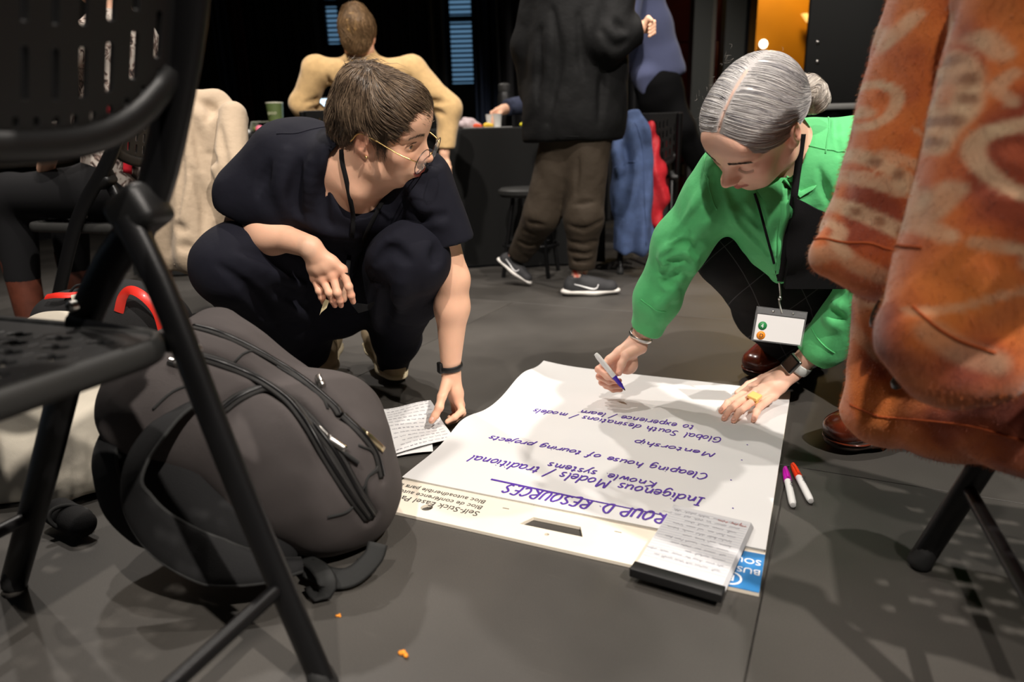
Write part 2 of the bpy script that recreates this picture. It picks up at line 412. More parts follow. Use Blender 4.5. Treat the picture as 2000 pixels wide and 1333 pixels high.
def march(s, o, d, tmax=4.0, t0=.3, n=70, relax=.9):
    o = np.atleast_2d(o); d = np.atleast_2d(d); d = d/np.linalg.norm(d, axis=1)[:, None]; t = np.full(len(d), t0)
    for _ in range(n):
        f = sdf_eval(s, o+d*t[:, None]); t = np.minimum(t+np.maximum(np.minimum(f, .2), -.02)*relax, tmax)
        if np.all((np.abs(f) < .0006) | (t >= tmax)): break
    return o+d*t[:, None], np.abs(f) < .004
def union(*parts):
    u = SDF()
    for q in parts:
        lo, hi = q.bounds(); u.add(lambda x, y, z, q=q: sdf_eval(q, np.stack([np.ravel(a) for a in np.broadcast_arrays(x, y, z)], 1)).reshape(np.broadcast(x, y, z).shape), lo, hi, .001)
    return u
def hit(s, pts, lift=0.0, Yfall=None):
    """points where the lines of sight through photo pixels meet a solid"""
    d = np.array([ray(x, y) for x, y in pts]); p, ok = march(s, CPOS[None], d)
    if Yfall is not None and not ok.all():
        for i in np.where(~ok)[0]: p[i] = W(pts[i][0], pts[i][1], Yfall)
    if lift: p = p-(d/np.linalg.norm(d, axis=1)[:, None])*lift
    return p
def project_in(s, P, lift=0.0, n=12):
    """pull points onto the surface of a solid"""
    P = np.array(P, float)
    for _ in range(n):
        f = sdf_eval(s, P)-lift; e = 1e-3
        g = np.stack([(sdf_eval(s, P+np.eye(3)[i]*e)-f-lift)/e for i in range(3)], 1); g /= np.linalg.norm(g, axis=1)[:, None]+1e-9
        P = P-g*f[:, None]*.9
    return P
def grad(s, P):
    e = 1e-3; f = sdf_eval(s, P); g = np.stack([(sdf_eval(s, P+np.eye(3)[i]*e)-f)/e for i in range(3)], 1); return g/(np.linalg.norm(g, axis=1)[:, None]+1e-9)
def plate(name, outer, holes, thick, org, ex, ey, material, parent=None, bevel=0.0, bend=None):
    """flat plate with real holes: outlines in plane coordinates"""
    cu = bpy.data.curves.new(name, 'CURVE'); cu.dimensions = '2D'; cu.fill_mode = 'BOTH'; cu.extrude = thick/2-bevel; cu.bevel_depth = bevel; cu.bevel_resolution = 1
    for loop in [outer]+list(holes):
        s = cu.splines.new('POLY'); s.points.add(len(loop)-1); s.use_cyclic_u = True
        for p, q in zip(s.points, loop): p.co = (q[0], q[1], 0, 1)
    o = bpy.data.objects.new(name, cu); col.objects.link(o)
    me = bpy.data.meshes.new_from_object(o.evaluated_get(bpy.context.evaluated_depsgraph_get()))
    bpy.data.objects.remove(o); bpy.data.curves.remove(cu)
    c = vco(me)
    if bend is not None: c = bend(c)
    ex = np.asarray(ex, float); ey = np.asarray(ey, float); ez = np.cross(ex, ey); ez = ez/np.linalg.norm(ez)
    c = np.asarray(org, float)+c[:, :1]*ex+c[:, 1:2]*ey+c[:, 2:3]*ez
    me.vertices.foreach_set('co', c.astype(np.float32).ravel()); me.update(); me.materials.clear(); me.name = name
    auto_sharp(me, 35); return link(name, me, material, parent)
def rrect(x0, y0, x1, y1, r, n=6):
    o = []
    for cx, cy, a0 in ((x1-r, y1-r, 0), (x0+r, y1-r, 90), (x0+r, y0+r, 180), (x1-r, y0+r, 270)):
        for i in range(n+1): t = math.radians(a0+90*i/n); o.append((cx+r*math.cos(t), cy+r*math.sin(t)))
    return o
def ribbon_np(path, nrm, w, th=.0004):
    """flat stroke lying on a surface"""
    path = np.asarray(path, float); nrm = np.broadcast_to(np.asarray(nrm, float), path.shape)
    T = np.gradient(path, axis=0); B = np.cross(nrm, T); B /= np.linalg.norm(B, axis=1)[:, None]+1e-12; w = np.broadcast_to(np.asarray(w, float), (len(path),))[:, None]
    a = path+B*w/2; b = path-B*w/2; n = len(path)
    v = np.vstack([a+nrm*th, b+nrm*th, a, b]); f = []
    for i in range(n-1): f += [(i, n+i, n+i+1, i+1), (2*n+i, i, i+1, 2*n+i+1), (n+i, 3*n+i, 3*n+i+1, n+i+1)]
    return v, f
# simple one-line pen alphabet: strokes in units of x-height = 1 (caps 1.8, descender -.8)
PEN = {}
def pen(ch, adv, *strokes): PEN[ch] = (adv, [np.array(s, float).reshape(-1, 2) for s in strokes])
pen('a', 1.0, [.8, .9, .4, 1, .1, .6, .15, .15, .45, 0, .75, .3, .8, .9, .78, .3, .9, 0, 1.05, .15]); pen('b', .95, [.1, 1.8, .12, 0, .12, .6, .5, 1, .85, .6, .7, .05, .3, 0, .12, .2])
pen('c', .85, [.8, .8, .5, 1, .15, .7, .12, .25, .45, 0, .8, .2]); pen('d', 1.0, [.8, .8, .45, 1, .1, .6, .15, .1, .5, 0, .8, .4, .85, 1.8, .82, .3, .95, 0])
pen('e', .9, [.12, .5, .75, .6, .6, .98, .3, .95, .1, .5, .25, .05, .6, 0, .85, .25]); pen('f', .75, [.7, 1.6, .5, 1.8, .35, 1.4, .35, .2, .3, -.6], [.1, .9, .65, .95])
pen('g', .95, [.8, .8, .45, 1, .1, .6, .2, .1, .55, .05, .8, .5, .8, -.4, .5, -.8, .15, -.5]); pen('h', .95, [.12, 1.8, .12, 0, .15, .5, .45, .95, .75, .7, .78, .1, .95, 0])
pen('i', .45, [.2, 1, .2, .15, .4, 0], [.2, 1.35, .23, 1.42]); pen('j', .5, [.3, 1, .3, -.4, .05, -.75], [.3, 1.35, .33, 1.42]); pen('k', .85, [.12, 1.8, .12, 0], [.7, .95, .15, .45, .75, 0])
pen('l', .45, [.15, 1.8, .15, .2, .38, 0]); pen('m', 1.4, [.1, 1, .12, 0, .15, .6, .4, .98, .6, .7, .6, 0, .65, .6, .95, .98, 1.15, .7, 1.15, .1, 1.35, 0]); pen('n', 1.0, [.1, 1, .12, 0, .18, .6, .5, .98, .75, .7, .75, .1, .95, 0])
pen('o', .95, [.5, 1, .12, .6, .2, .1, .55, 0, .85, .45, .7, .9, .5, 1, .6, .85]); pen('p', .95, [.1, 1, .12, -.8, .12, .5, .45, 1, .85, .6, .7, .05, .3, 0, .12, .25])
pen('r', .75, [.1, 1, .14, 0, .2, .6, .5, .98, .72, .85]); pen('s', .75, [.68, .85, .4, 1, .15, .75, .55, .45, .55, .1, .15, 0]); pen('t', .7, [.35, 1.5, .3, .2, .45, 0, .65, .15], [.05, 1, .65, 1.02])
pen('u', .95, [.1, 1, .12, .2, .4, 0, .72, .35, .75, 1, .75, .2, .92, 0]); pen('w', 1.25, [.08, 1, .3, 0, .58, .85, .85, 0, 1.15, 1]); pen('x', .85, [.1, 1, .75, 0], [.75, 1, .1, 0]); pen('y', .9, [.1, 1, .4, .1], [.8, 1, .4, .1, .2, -.7, 0, -.8]); pen('v', .8, [.08, 1, .4, 0, .75, 1])
pen('G', 1.3, [1.1, 1.5, .7, 1.8, .2, 1.3, .2, .5, .6, 0, 1.1, .3, 1.1, .85, .7, .85]); pen('C', 1.2, [1.1, 1.5, .7, 1.8, .2, 1.2, .2, .5, .6, 0, 1.1, .3]); pen('S', 1.1, [.95, 1.55, .55, 1.8, .2, 1.4, .5, 1, .9, .6, .6, .05, .15, .2])
pen('R', 1.2, [.15, 0, .2, 1.8, .8, 1.75, .95, 1.3, .2, .9, 1.0, 0]); pen('O', 1.3, [.65, 1.8, .15, 1.1, .25, .2, .7, 0, 1.1, .6, 1.0, 1.5, .65, 1.8]); pen('U', 1.2, [.15, 1.8, .15, .4, .5, 0, .95, .4, .95, 1.8]); pen('P', 1.1, [.15, 0, .2, 1.8, .8, 1.7, .95, 1.2, .2, .85])
pen('D', 1.25, [.15, 0, .2, 1.8, .75, 1.65, 1.1, .9, .7, .1, .15, 0]); pen('E', 1.05, [.95, 1.75, .2, 1.8, .15, 0, .9, .05], [.2, .95, .75, .95]); pen('I', .8, [.1, 1.8, .7, 1.8], [.4, 1.8, .4, 0], [.05, 0, .75, 0]); pen('M', 1.5, [.12, 0, .2, 1.8, .65, .6, 1.15, 1.8, 1.25, 0]); pen('K', 1.15, [.2, 1.8, .15, 0], [1.0, 1.8, .2, .8, 1.0, 0])
pen('/', .8, [.05, -.3, .75, 1.9]); pen(':', .5, [.2, .9, .24, .95], [.2, .1, .24, .15]); pen('.', .4, [.15, 0, .2, .05]); pen(' ', .8); pen("'", .4, [.2, 1.8, .1, 1.5])
def pen_strokes(text):
    x = 0; out = []
    for ch in text:
        adv, st = PEN.get(ch, (.8, []))
        for s in st:
            s = s.copy(); s[:, 0] += x; out.append(s)
        x += adv*1.12
    return out, x
def write_line(text, A, B, xh, hfun, w, slant=.15, jit=.05):
    """strokes of a line from A to B on the paper; up is the reader's up"""
    A = np.asarray(A, float); B = np.asarray(B, float); r = (B-A); Lr = np.linalg.norm(r[:2]); r = r/Lr; up = V(-r[1], r[0], 0)
    st, wd = pen_strokes(text); sx = Lr/wd; out = []
    for s in st:
        q = smooth_path(s, max(4, 4*len(s))) if len(s) > 2 else smooth_path(s, 4)
        q = q+np.random.uniform(-jit, jit, (1, 2))
        p = A+r*((q[:, :1]+slant*q[:, 1:])*sx)+up*(q[:, 1:]*xh)
        p = np.c_[p[:, :2], hfun(p[:, 0], p[:, 1])+.0006]; out.append(ribbon_np(p, V(0, 0, 1), w))
    return out
def scribble_lines(corner, ex, ey, wd, ht, nl, hfun, w=.0006, seed=1, xh=.0035, skip=.1):
    """illegible small handwriting in rows"""
    rs = np.random.RandomState(seed); out = []
    for i in range(nl):
        y = ht*(i+.7)/nl; x = rs.uniform(0, .05)*wd; end = wd*rs.uniform(.55, 1.0)
        while x < end:
            L_ = rs.uniform(.008, .022); n = int(L_/.0011)+4; t = np.linspace(0, 1, n)
            yy = xh*(.5*np.sin(t*n*1.9+rs.rand()*6)+.5*(rs.rand(n)-.5)+(rs.rand(n) > .93)*1.2)
            p = np.asarray(corner)+ex*(x+t*L_)[:, None]-ey*(y-yy)[:, None]
            p = np.c_[p[:, :2], hfun(p[:, 0], p[:, 1])+.0004]; out.append(ribbon_np(p, V(0, 0, 1), w, .0002)); x += L_+rs.uniform(.003, .007)
    return out
# ================================================================== ROOM
def floor_material():
    m = bpy.data.materials.new('stage_floor_paint'); m.use_nodes = True; nt = m.node_tree; b = nt.nodes['Principled BSDF']; L = nt.links.new
    tc = nt.nodes.new('ShaderNodeTexCoord')
    def noise(s, d=5, w=None):
        n = nt.nodes.new('ShaderNodeTexNoise'); n.inputs['Scale'].default_value = s; n.inputs['Detail'].default_value = d; L(tc.outputs['Object'], n.inputs['Vector']); return n
    def mr(src, a, b_, c, d):
        r = nt.nodes.new('ShaderNodeMapRange'); r.inputs[1].default_value = a; r.inputs[2].default_value = b_; r.inputs[3].default_value = c; r.inputs[4].default_value = d; L(src, r.inputs[0]); return r.outputs[0]
    big = noise(2.2, 6); fine = noise(700, 2); sc = noise(9, 8)
    mp = nt.nodes.new('ShaderNodeMapping'); mp.inputs['Scale'].default_value = (2, 40, 1); mp.inputs['Rotation'].default_value = (0, 0, .6); L(tc.outputs['Object'], mp.inputs['Vector'])
    st = nt.nodes.new('ShaderNodeTexNoise'); st.inputs['Scale'].default_value = 2.5; st.inputs['Detail'].default_value = 5; L(mp.outputs[0], st.inputs['Vector'])
    v = nt.nodes.new('ShaderNodeMath'); v.operation = 'MULTIPLY'; L(mr(big.outputs['Fac'], .3, .7, .75, 1.25), v.inputs[0]); L(mr(fine.outputs['Fac'], .3, .7, .72, 1.28), v.inputs[1])
    v2 = nt.nodes.new('ShaderNodeMath'); v2.operation = 'MULTIPLY_ADD'; L(mr(st.outputs['Fac'], .66, .74, 0, .5), v2.inputs[0]); L(mr(sc.outputs['Fac'], .5, .62, 0, 1), v2.inputs[1]); L(v.outputs[0], v2.inputs[2])
    hsv = nt.nodes.new('ShaderNodeMix'); hsv.data_type = 'RGBA'; hsv.blend_type = 'MULTIPLY'; hsv.inputs['Factor'].default_value = 1
    hsv.inputs['A'].default_value = (.0455, .0415, .0365, 1); L(v2.outputs[0], hsv.inputs['B']); L(hsv.outputs['Result'], b.inputs['Base Color'])
    L(mr(big.outputs['Fac'], .3, .7, .45, .62), b.inputs['Roughness'])
    bp = nt.nodes.new('ShaderNodeBump'); bp.inputs['Strength'].default_value = .25; bp.inputs['Distance'].default_value = .0008; L(fine.outputs['Fac'], bp.inputs['Height']); L(bp.outputs[0], b.inputs['Normal'])
    return m
M['floor'] = floor_material()
M['subfloor'] = mat('seam_dust', (.055, .05, .045), .9, var=.5, vscale=25)
bm = bmesh.new(); box_bm(bm, (0, 4, -.055), (16, 18, .1)); floor = link('floor', bm_mesh('floor', bm), M['subfloor'], None, False); tag(floor, kind='structure')
ang = math.atan2(-.177, .36); fu = V(math.cos(ang), math.sin(ang), 0); fv = V(-math.sin(ang), math.cos(ang), 0)
c0 = V(.568, 1.29, 0); PW, PL, gap = 2.44, 1.22, .0022
pm = None
for i in range(-3, 5):
    for j in range(-4, 8):
        sh = 0 if j % 2 == -1 % 2 else 1.22
        cc = c0+fu*((i+.5)*PW+sh)+fv*((j+.5)*PL)
        if abs(cc[0]) > 6 or cc[1] < -2.2 or cc[1] > 9: continue
        if pm is None:
            b_ = bmesh.new(); box_bm(b_, (0, 0, -.003), (PW-gap, PL-gap, .006), bev=.0006, seg=1); pm = bm_mesh('floor_panel', b_); pm.materials.append(M['floor'])
        o = bpy.data.objects.new('floor_panel', pm); col.objects.link(o); o.parent = floor; o.location = tuple(cc); o.rotation_euler = (0, 0, ang)
# --- back wall, windows, drapes
M['wall_dark'] = mat('wall_dark', (.008, .008, .01), .9, var=.3, vscale=3)
M['wall_red'] = mat('wall_red', rgb(120, 40, 42), .7, var=.12, vscale=6)
M['drape'] = mat('black_drape', (.006, .006, .008), .95, bump=.3, bscale=300, sheen=.08)
M['drape_blue'] = mat('navy_drape', (.03, .045, .085), .9, bump=.3, bscale=300)
M['drape_red'] = mat('maroon_drape', (.05, .012, .018), .9, bump=.3, bscale=300)
M['frame_grey'] = mat('grey_frame', (.10, .105, .10), .5)
M['sky_pane'] = mat('dusk_pane', (.1, .15, .2), .3, emit=(.12, .25, .40), estr=.55)
M['blind'] = mat('blind_slat', (.25, .33, .42), .6)
M['amber'] = mat('amber_wall', rgb(196, 130, 8), .6, var=.05, vscale=4)
wb = []
def wallbox(name, c, s, m, parent=None, kind='structure'):
    o = box(name, c, s, m, parent)
    if kind and parent is None: tag(o, kind=kind)
    return o
wallbox('wall_back', (-1.2, 7.35, 2.0), (5.6, .1, 4.1), M['wall_dark'])
wallbox('wall_left', (-4.0, 3.4, 2.0), (.1, 8.0, 4.1), M['wall_dark'])
# maroon wall behind the walkers, with a recessed joint, and its vent
WY = 6.45
def px_wall(name, x0, x1, y0, y1, Y, th, m, parent=None, kind='structure', zlo=None, zhi=None):
    a = W(x0, y0, Y); b = W(x1, y1, Y); z1 = a[2] if zhi is None else zhi; z0 = b[2] if zlo is None else zlo
    return wallbox(name, ((a[0]+b[0])/2, Y+th/2, (z0+z1)/2), (abs(b[0]-a[0]), th, abs(z1-z0)), m, parent, kind)
wr = tag(empty('wall_right', (1.6, WY, 0)), kind='structure')
for z0, z1 in ((.10, .80), (.808, 1.50), (1.508, 2.2), (2.208, 3.2)):
    box('wall_panel', (1.56, WY+.03, (z0+z1)/2), (.62, .06, z1-z0), M['wall_red'], wr, bev=.004, seg=1)
box('wall_core', (1.56, WY+.09, 1.6), (.66, .06, 3.2), M['wall_dark'], wr)
tag(box('baseboard_right', (1.56, WY-.008, .05), (.62, .02, .1), M['frame_grey']), kind='structure')
vent = empty('floor_vent', (1.55, WY, .42), 'dark slotted vent low on the maroon wall', 'vent')
box('frame', (1.55, WY-.006, .42), (.42, .012, .13), M['black_metal'], vent, bev=.003)
for i in range(10): box('slot', (1.37+i*.04, WY-.014, .42), (.018, .008, .09), M['steel'] if i % 3 == 0 else M['frame_grey'], vent)
# window with slatted blind
def window(name, x0, x1, ytop, ybot, Y, nsl):
    a = W(x0, ytop, Y); b = W(x1, ybot, Y); w = tag(empty(name, (a[0], Y, b[2])), kind='structure')
    cx, wd, z0, z1 = (a[0]+b[0])/2, b[0]-a[0], b[2], a[2]
    box('pane', (cx, Y+.06, (z0+z1)/2), (wd, .01, z1-z0), M['sky_pane'], w)
    for s in (-1, 1): box('window_frame', (cx+s*(wd/2+.02), Y+.03, (z0+z1)/2), (.04, .08, z1-z0+.08), M['wall_dark'], w)
    for z in (z0-.02, z1+.02, z0+(z1-z0)*.62): box('window_frame', (cx, Y+.03, z), (wd, .06, .04), M['wall_dark'], w)
    for i in range(nsl): box('blind_slat', (cx, Y+.01, z0+(i+.5)*(z1-z0)/nsl), (wd*.99, .035, .004), M['blind'], w, rot=Euler((math.radians(35), 0, 0)).to_matrix())
    return w
window('window_1', 874, 925, -45, 163, 6.5, 22)
window('window_2', 628, 664, -45, 86, 6.5, 14)
# drapes: corrugated cloth sheets
def drape(name, x0, x1, Y, z0, z1, m, label, nf, amp=.05, seed=0, group=None):
    def fn(u, v):
        ph = u*nf*2*math.pi+.8*np.sin(u*7+seed)
        return np.stack([x0+(x1-x0)*u, Y+amp*np.sin(ph)*(1-.25*v)+.02*np.sin(u*31+seed), z1+(z0-z1)*v+0*u], -1)
    o = grid_sheet(name, fn, int(nf*14), 12, m, None, .003)
    return tag(o, label, 'curtain', group)
xw = lambda px, Y: W(px, 100, Y)[0]
drape('stage_curtain', xw(465, 6.3), xw(624, 6.3), 6.3, .01, 3.4, M['drape'], 'black stage curtain left of the bun-haired person', 9, .05, 1)
drape('stage_curtain', xw(665, 6.3), xw(871, 6.3), 6.3, .01, 3.4, M['drape'], 'black stage curtain between the two blue-lit windows', 11, .05, 2)
drape('stage_curtain', xw(973, 6.2), xw(1285, 6.2), 6.2, .01, 3.4, M['drape'], 'black stage curtain behind the person in the black jacket', 14, .05, 3)
drape('window_curtain', xw(926, 6.4), xw(972, 6.4), 6.4, .30, 3.4, M['drape_blue'], 'navy curtain hanging beside the slatted window', 3, .03, 4)
drape('side_curtain', xw(425, 6.1), xw(455, 6.1), 6.1, .01, 3.4, M['drape_blue'], 'navy curtain strip beside the maroon one', 2, .04, 5)
drape('side_curtain', xw(456, 6.15), xw(482, 6.15), 6.15, .01, 3.4, M['drape_red'], 'maroon curtain strip at the edge of the black drape', 2, .03, 6)
wallbox('wall_sill', (xw(390, 6.6), 6.62, .85), (1.6, .12, .10), mat('navy_ledge', (.02, .022, .05), .7))
wallbox('wall_dado', (xw(390, 6.6), 6.66, .42), (1.6, .06, .8), mat('plum_wall', (.016, .012, .026), .8))
# posts and the amber lit doorway on the right
PY = 6.0
px_wall('trim_1', 1360, 1377, -60, 330, PY, .14, M['frame_grey'], zlo=0.0, zhi=3.2)
px_wall('trim_2', 1378, 1384, -60, 330, PY+.02, .10, mat('pale_edge', (.22, .20, .17), .5), zlo=0.0, zhi=3.2)
px_wall('wall_niche', 1385, 1422, -60, 330, PY+.6, .06, M['wall_red'], zlo=0, zhi=3.2)
tag(px_wall('blue_reflection', 1383, 1393, 62, 100, PY+.4, .03, mat('reflection_glow', (.25, .4, .8), .4, emit=(.25, .4, .85), estr=.35), kind=None), 'small blue reflection drawn as a glowing strip beside the grey door post', 'panel')  # blue reflection put in as a self-glowing strip
px_wall('trim_3', 1423, 1439, -60, 330, PY, .12, M['frame_grey'], zlo=0, zhi=3.2)
px_wall('trim_4', 1440, 1446, -60, 330, PY+.03, .10, M['wall_dark'], zlo=0, zhi=3.2)
px_wall('trim_5', 1447, 1459, -60, 330, PY+.05, .08, mat('bronze_post', rgb(120, 84, 30), .5), zlo=0, zhi=3.2)
px_wall('wall_amber', 1440, 1680, -80, 330, PY+1.6, .06, M['amber'], zlo=0, zhi=3.2)
lp = empty('wall_lamp', W(1491, 86, PY+1.5), 'small round white lamp on the amber wall', 'lamp')
lathe('bulb', [(.004, -.02), (.035, -.018), (.042, 0), (.03, .02), (.004, .026)], W(1491, 86, PY+1.5), mat('lamp_glow', (1, .9, .7), .4, emit=(1, .86, .62), estr=5.0), lp, axis=(0, -1, 0), seg=16)
lathe('mount', [(.03, 0), (.03, .06), (.01, .061)], W(1491, 86, PY+1.5)+V(0, .015, 0), M['steel'], lp, axis=(0, 1, 0), seg=12)
ld = bpy.data.lights.new('amber_room_lamp_offscreen', 'POINT'); ld.energy = 60; ld.color = (1, .72, .3); ld.shadow_soft_size = .15
lo_ = bpy.data.objects.new('amber_room_lamp_offscreen', ld); col.objects.link(lo_); lo_.location = tuple(W(1560, 40, PY+1.0)*V(1, 1, 0)+V(0, 0, 2.7))
sc_ = empty('wall_sconce', W(1578, 33, PY+1.45), 'small amber wedge-shaped sconce beside the grey board', 'lamp')
a_, b_, c_ = W(1569, 26, PY+1.45), W(1590, 26, PY+1.45), W(1580, 42, PY+1.45)
slab('shade', [a_, b_, c_], .06, mat('amber_glow', (1, .7, .3), .5, emit=(1, .62, .16), estr=.9), sc_, up=(0, -1, 0))
# grey board standing in front, with bolts, and the white-edged table under it
GY = 4.9
gp = empty('display_board', (W(1700, 100, GY)[0], GY, 0), 'tall dark grey display board with bolt heads along one edge', 'board')
a = W(1590, -60, GY); b = W(1860, 190, GY)
M['board'] = mat('charcoal_board', (.045, .046, .045), .8, bump=.3, bscale=900)
box('panel', ((a[0]+b[0])/2, GY+.02, 1.05+.35), (b[0]-a[0], .035, 1.62), M['board'], gp, bev=.004)
for y in (-40, 83, 121):
    p = W(1597, y, GY); lathe('bolt', [(.011, 0), (.011, .004), (.006, .008)], p+V(0, .004, 0), M['steel'], gp, axis=(0, -1, 0), seg=10)
for xx in (a[0]+.06, b[0]-.06): box('leg', (xx, GY+.06, .36), (.05, .05, .72), M['black_metal'], gp, bev=.004); box('foot', (xx, GY+.06, .015), (.06, .40, .03), M['black_metal'], gp, bev=.006)
TY = 3.9
a = W(1560, 214, TY); b = W(1830, 199, TY)
wt = empty('side_table', ((a[0]+b[0])/2, TY, 0), 'white-edged table in front of the grey display board', 'table')
zt = (W(1665, 207, TY))[2]
box('tabletop', ((a[0]+b[0])/2, TY+.28, zt), (b[0]-a[0], .56, .028), M['white'], wt, bev=.004)
for xx in (a[0]+.06, b[0]-.06):
    for yy in (TY+.06, TY+.5): tube('leg', [(xx, yy, zt), (xx, yy, 0)], .016, M['black_metal'], wt)
grid_sheet('skirt', lambda u, v: np.stack([a[0]+.02+(b[0]-a[0]-.04)*u, TY+.04+.012*np.sin(u*40), zt-.01-(zt-.05)*v+0*u], -1), 60, 6, M['black_cloth'], wt, .002)

wallbox('wall_side', (4.4, 3.0, 2.0), (.1, 10.0, 4.1), mat('side_wall', (.02, .02, .021), .9))
wallbox('wall_rear', (0.2, -2.9, 2.0), (8.4, .1, 4.1), M['wall_dark'])
wallbox('wall_far', (3.6, 7.9, 2.0), (2.6, .1, 4.1), M['wall_dark'])
# ================================================================== EASEL PAD
q = {k: F(*v) for k, v in dict(FL=(722, 995), FR=(1482, 1167), BR=(1553, 778), BL=(1060, 716)).items()}
padC, padU, padV = q['FR'], q['FL']-q['FR'], q['BR']-q['FR']     # u: to the reader's right, v: down the page
PADW, PADL = np.linalg.norm(padU), np.linalg.norm(padV)
eu = padU/PADW; ev = V(-eu[1], eu[0], 0); ev = ev if ev@padV > 0 else -ev
eu3 = eu
def pad_uv(P):
    d = np.asarray(P, float)-padC; return d@eu, d@ev
def pad_pt(u, v, z=0.0): return padC+eu*u+ev*v+V(0, 0, z)
HD = pad_uv(F(1036, 994))[1]
pad = empty('easel_pad', tuple(padC), 'large white flip chart pad with purple handwriting lying on the floor', 'easel pad')
M['card'] = mat('cream_card', rgb(232, 222, 205), .7, var=.02, vscale=20)
M['kraft'] = mat('kraft_card', rgb(176, 130, 70), .8)
M['print_dark'] = mat('print_dark', (.03, .03, .03), .7)
M['blue_card'] = mat('blue_card', rgb(48, 120, 180), .5, var=.05, vscale=60)
# backing card with the hand hole and two round holes, in reader coordinates (u right, v down)
hx = [pad_uv(F(*p)) for p in ((1016, 1026), (1040, 1018), (1132, 1038), (1137, 1056))]
hx = [pad_uv(F(x, y)) for x, y in ((1015, 1030), (1042, 1017), (1134, 1036), (1138, 1056))]
circ = lambda c, r, n=16: [(c[0]+r*math.cos(2*math.pi*i/n), c[1]+r*math.sin(2*math.pi*i/n)) for i in range(n)]
h2 = pad_uv(F(834, 998)); h3 = pad_uv(F(1068, 1051))
plate('backing_card', [(0, 0), (PADW, 0), (PADW, PADL+.004), (0, PADL+.004)], [hx[::-1], circ(h2, .0115), circ(h3, .0042)], .006, pad_pt(0, 0, .0035), eu, ev, M['card'], pad)
slab('card_core', [pad_pt(0, PADL+.004, .0066), pad_pt(PADW, PADL+.004, .0066), pad_pt(PADW, PADL+.0075, .0066), pad_pt(0, PADL+.0075, .0066)], .006, M['kraft'], pad)
def pad_h(x, y):
    d0, d1 = np.asarray(x)-padC[0], np.asarray(y)-padC[1]; u = (d0*eu[0]+d1*eu[1])/PADW; v = (d0*ev[0]+d1*ev[1])/PADL
    s = np.clip((v-.12)/.2, 0, 1)
    h = .0118+s*(.0040+.0022*np.sin(v*19+u*2.5)+.0013*np.sin(v*31-u*6+1)+.0010*np.sin(u*9+v*5))
    L_ = np.clip((u-.82)/.18, 0, 1)**2*np.clip((v-.1)/.3, 0, 1)
    h = h+L_*(.010+.013*np.sin(v*17+.6)+.012*np.clip((v-.8)/.2, 0, 1))
    return h
def sheet_fn(u, v):
    vv = HD+(PADL-HD)*v; uu = PADW*u
    cut = np.where(u < .14, 0.0, 0.0)
    p = padC+eu*uu[..., None]+ev*vv[..., None]
    p[..., 2] = pad_h(p[..., 0], p[..., 1])
    return p
top = grid_sheet('top_sheet', sheet_fn, 70, 110, M['paper'], pad, -.0012)
slab('sheet_stack', [pad_pt(.002, HD+.002, .0105), pad_pt(PADW-.003, HD+.002, .0105), pad_pt(PADW-.003, PADL-.002, .0105), pad_pt(.002, PADL-.002, .0105)], .0038, M['paper'], pad)
# blue printed corner at the reader's top left
bc = [pad_uv(F(1440, 1084)), pad_uv(F(1497, 1093))]
bd = slab('cover_corner', [pad_pt(0, 0, .0078), pad_pt(.115, 0, .0078), pad_pt(.115, bc[0][1], .0078), pad_pt(0, bc[1][1], .0078)], .0012, M['blue_card'], pad)
wpr = mat('print_white', (.85, .85, .85), .6)
ru = -ev
text_mesh('brand_lettering', 'BUSINESS', .021, F(1487, 1116, .0078), eu, ru, wpr, bd, off=.0003)
text_mesh('brand_lettering', 'SOURCE', .021, F(1487, 1116, .0078)+ev*.021, eu, ru, wpr, bd, off=.0003) if False else text_mesh('brand_lettering', 'SOURCE', .021, F(1488, 1097, .0078), eu, ru, wpr, bd, off=.0003)
lc = F(1426, 1129, .0081)
multi('brand_mark', [ribbon_np(np.array([lc+eu*.016*math.cos(t)+ev*.016*math.sin(t) for t in np.linspace(0, 2*math.pi, 28)]), V(0, 0, 1), .003)], wpr, bd)
text_mesh('brand_mark', 'B', .022, lc-eu*.007+ev*.008, eu, ru, wpr, bd, off=.0003)
# printed header text
p0 = F(940, 1002, .0066); tu = eu
text_mesh('printed_text', 'Self-Stick Easel Pads', .0235, F(939, 1001, .0066), eu, ru, M['print_dark'], pad, off=.0003)
text_mesh('printed_text', 'Bloc de conférence auto-adhésif', .0185, F(945, 990, .0066), eu, ru, M['print_dark'], pad, off=.0003)
text_mesh('printed_text', 'Bloc autoadherible para atril o caballete', .0185, F(951, 979, .0066), eu, ru, M['print_dark'], pad, off=.0003)
for px in ((988, 994), (1207, 1040), (797, 952)):
    c = F(px[0], px[1], .0068); box('staple', c, (.013, .0016, .0012), M['steel'], pad, rot=Matrix(((eu[0], -eu[1], 0), (eu[1], eu[0], 0), (0, 0, 1))))
# torn edge shade of the perforated sheet near the header
lines = [("GROUP D: RESOURCES", (1330, 1010), (992, 947), .0185, .0042), ("Indigenous Models / traditional", (1378, 977), (924, 893), .0165, .0034), ("Knowle. systems", (1284, 947), (1073, 909), .0125, .0030),
         ("Cleaping house of touring projects", (1385, 931), (960, 856), .0150, .0030), ("Mentorship", (1398, 888), (1240, 862), .0140, .0028),
         ("Global South desinations / models", (1412, 857), (1045, 803), .0150, .0028), ("to experience / learn", (1357, 836), (1135, 805), .0140, .0028)]
for tx, a, b, xh, w in lines:
    A, B = F(a[0], a[1], .0125), F(b[0], b[1], .0125)
    multi('handwriting', write_line(tx, A, B, xh, lambda x, y: pad_h(x, y)+.0002, w), M['ink_purple'], pad, smooth=False)
A, B = F(1300, 1008, .0125), F(959, 938, .0125); t = np.linspace(0, 1, 30)[:, None]; pth = A+(B-A)*t; pth[:, 2] = pad_h(pth[:, 0], pth[:, 1])+.0008
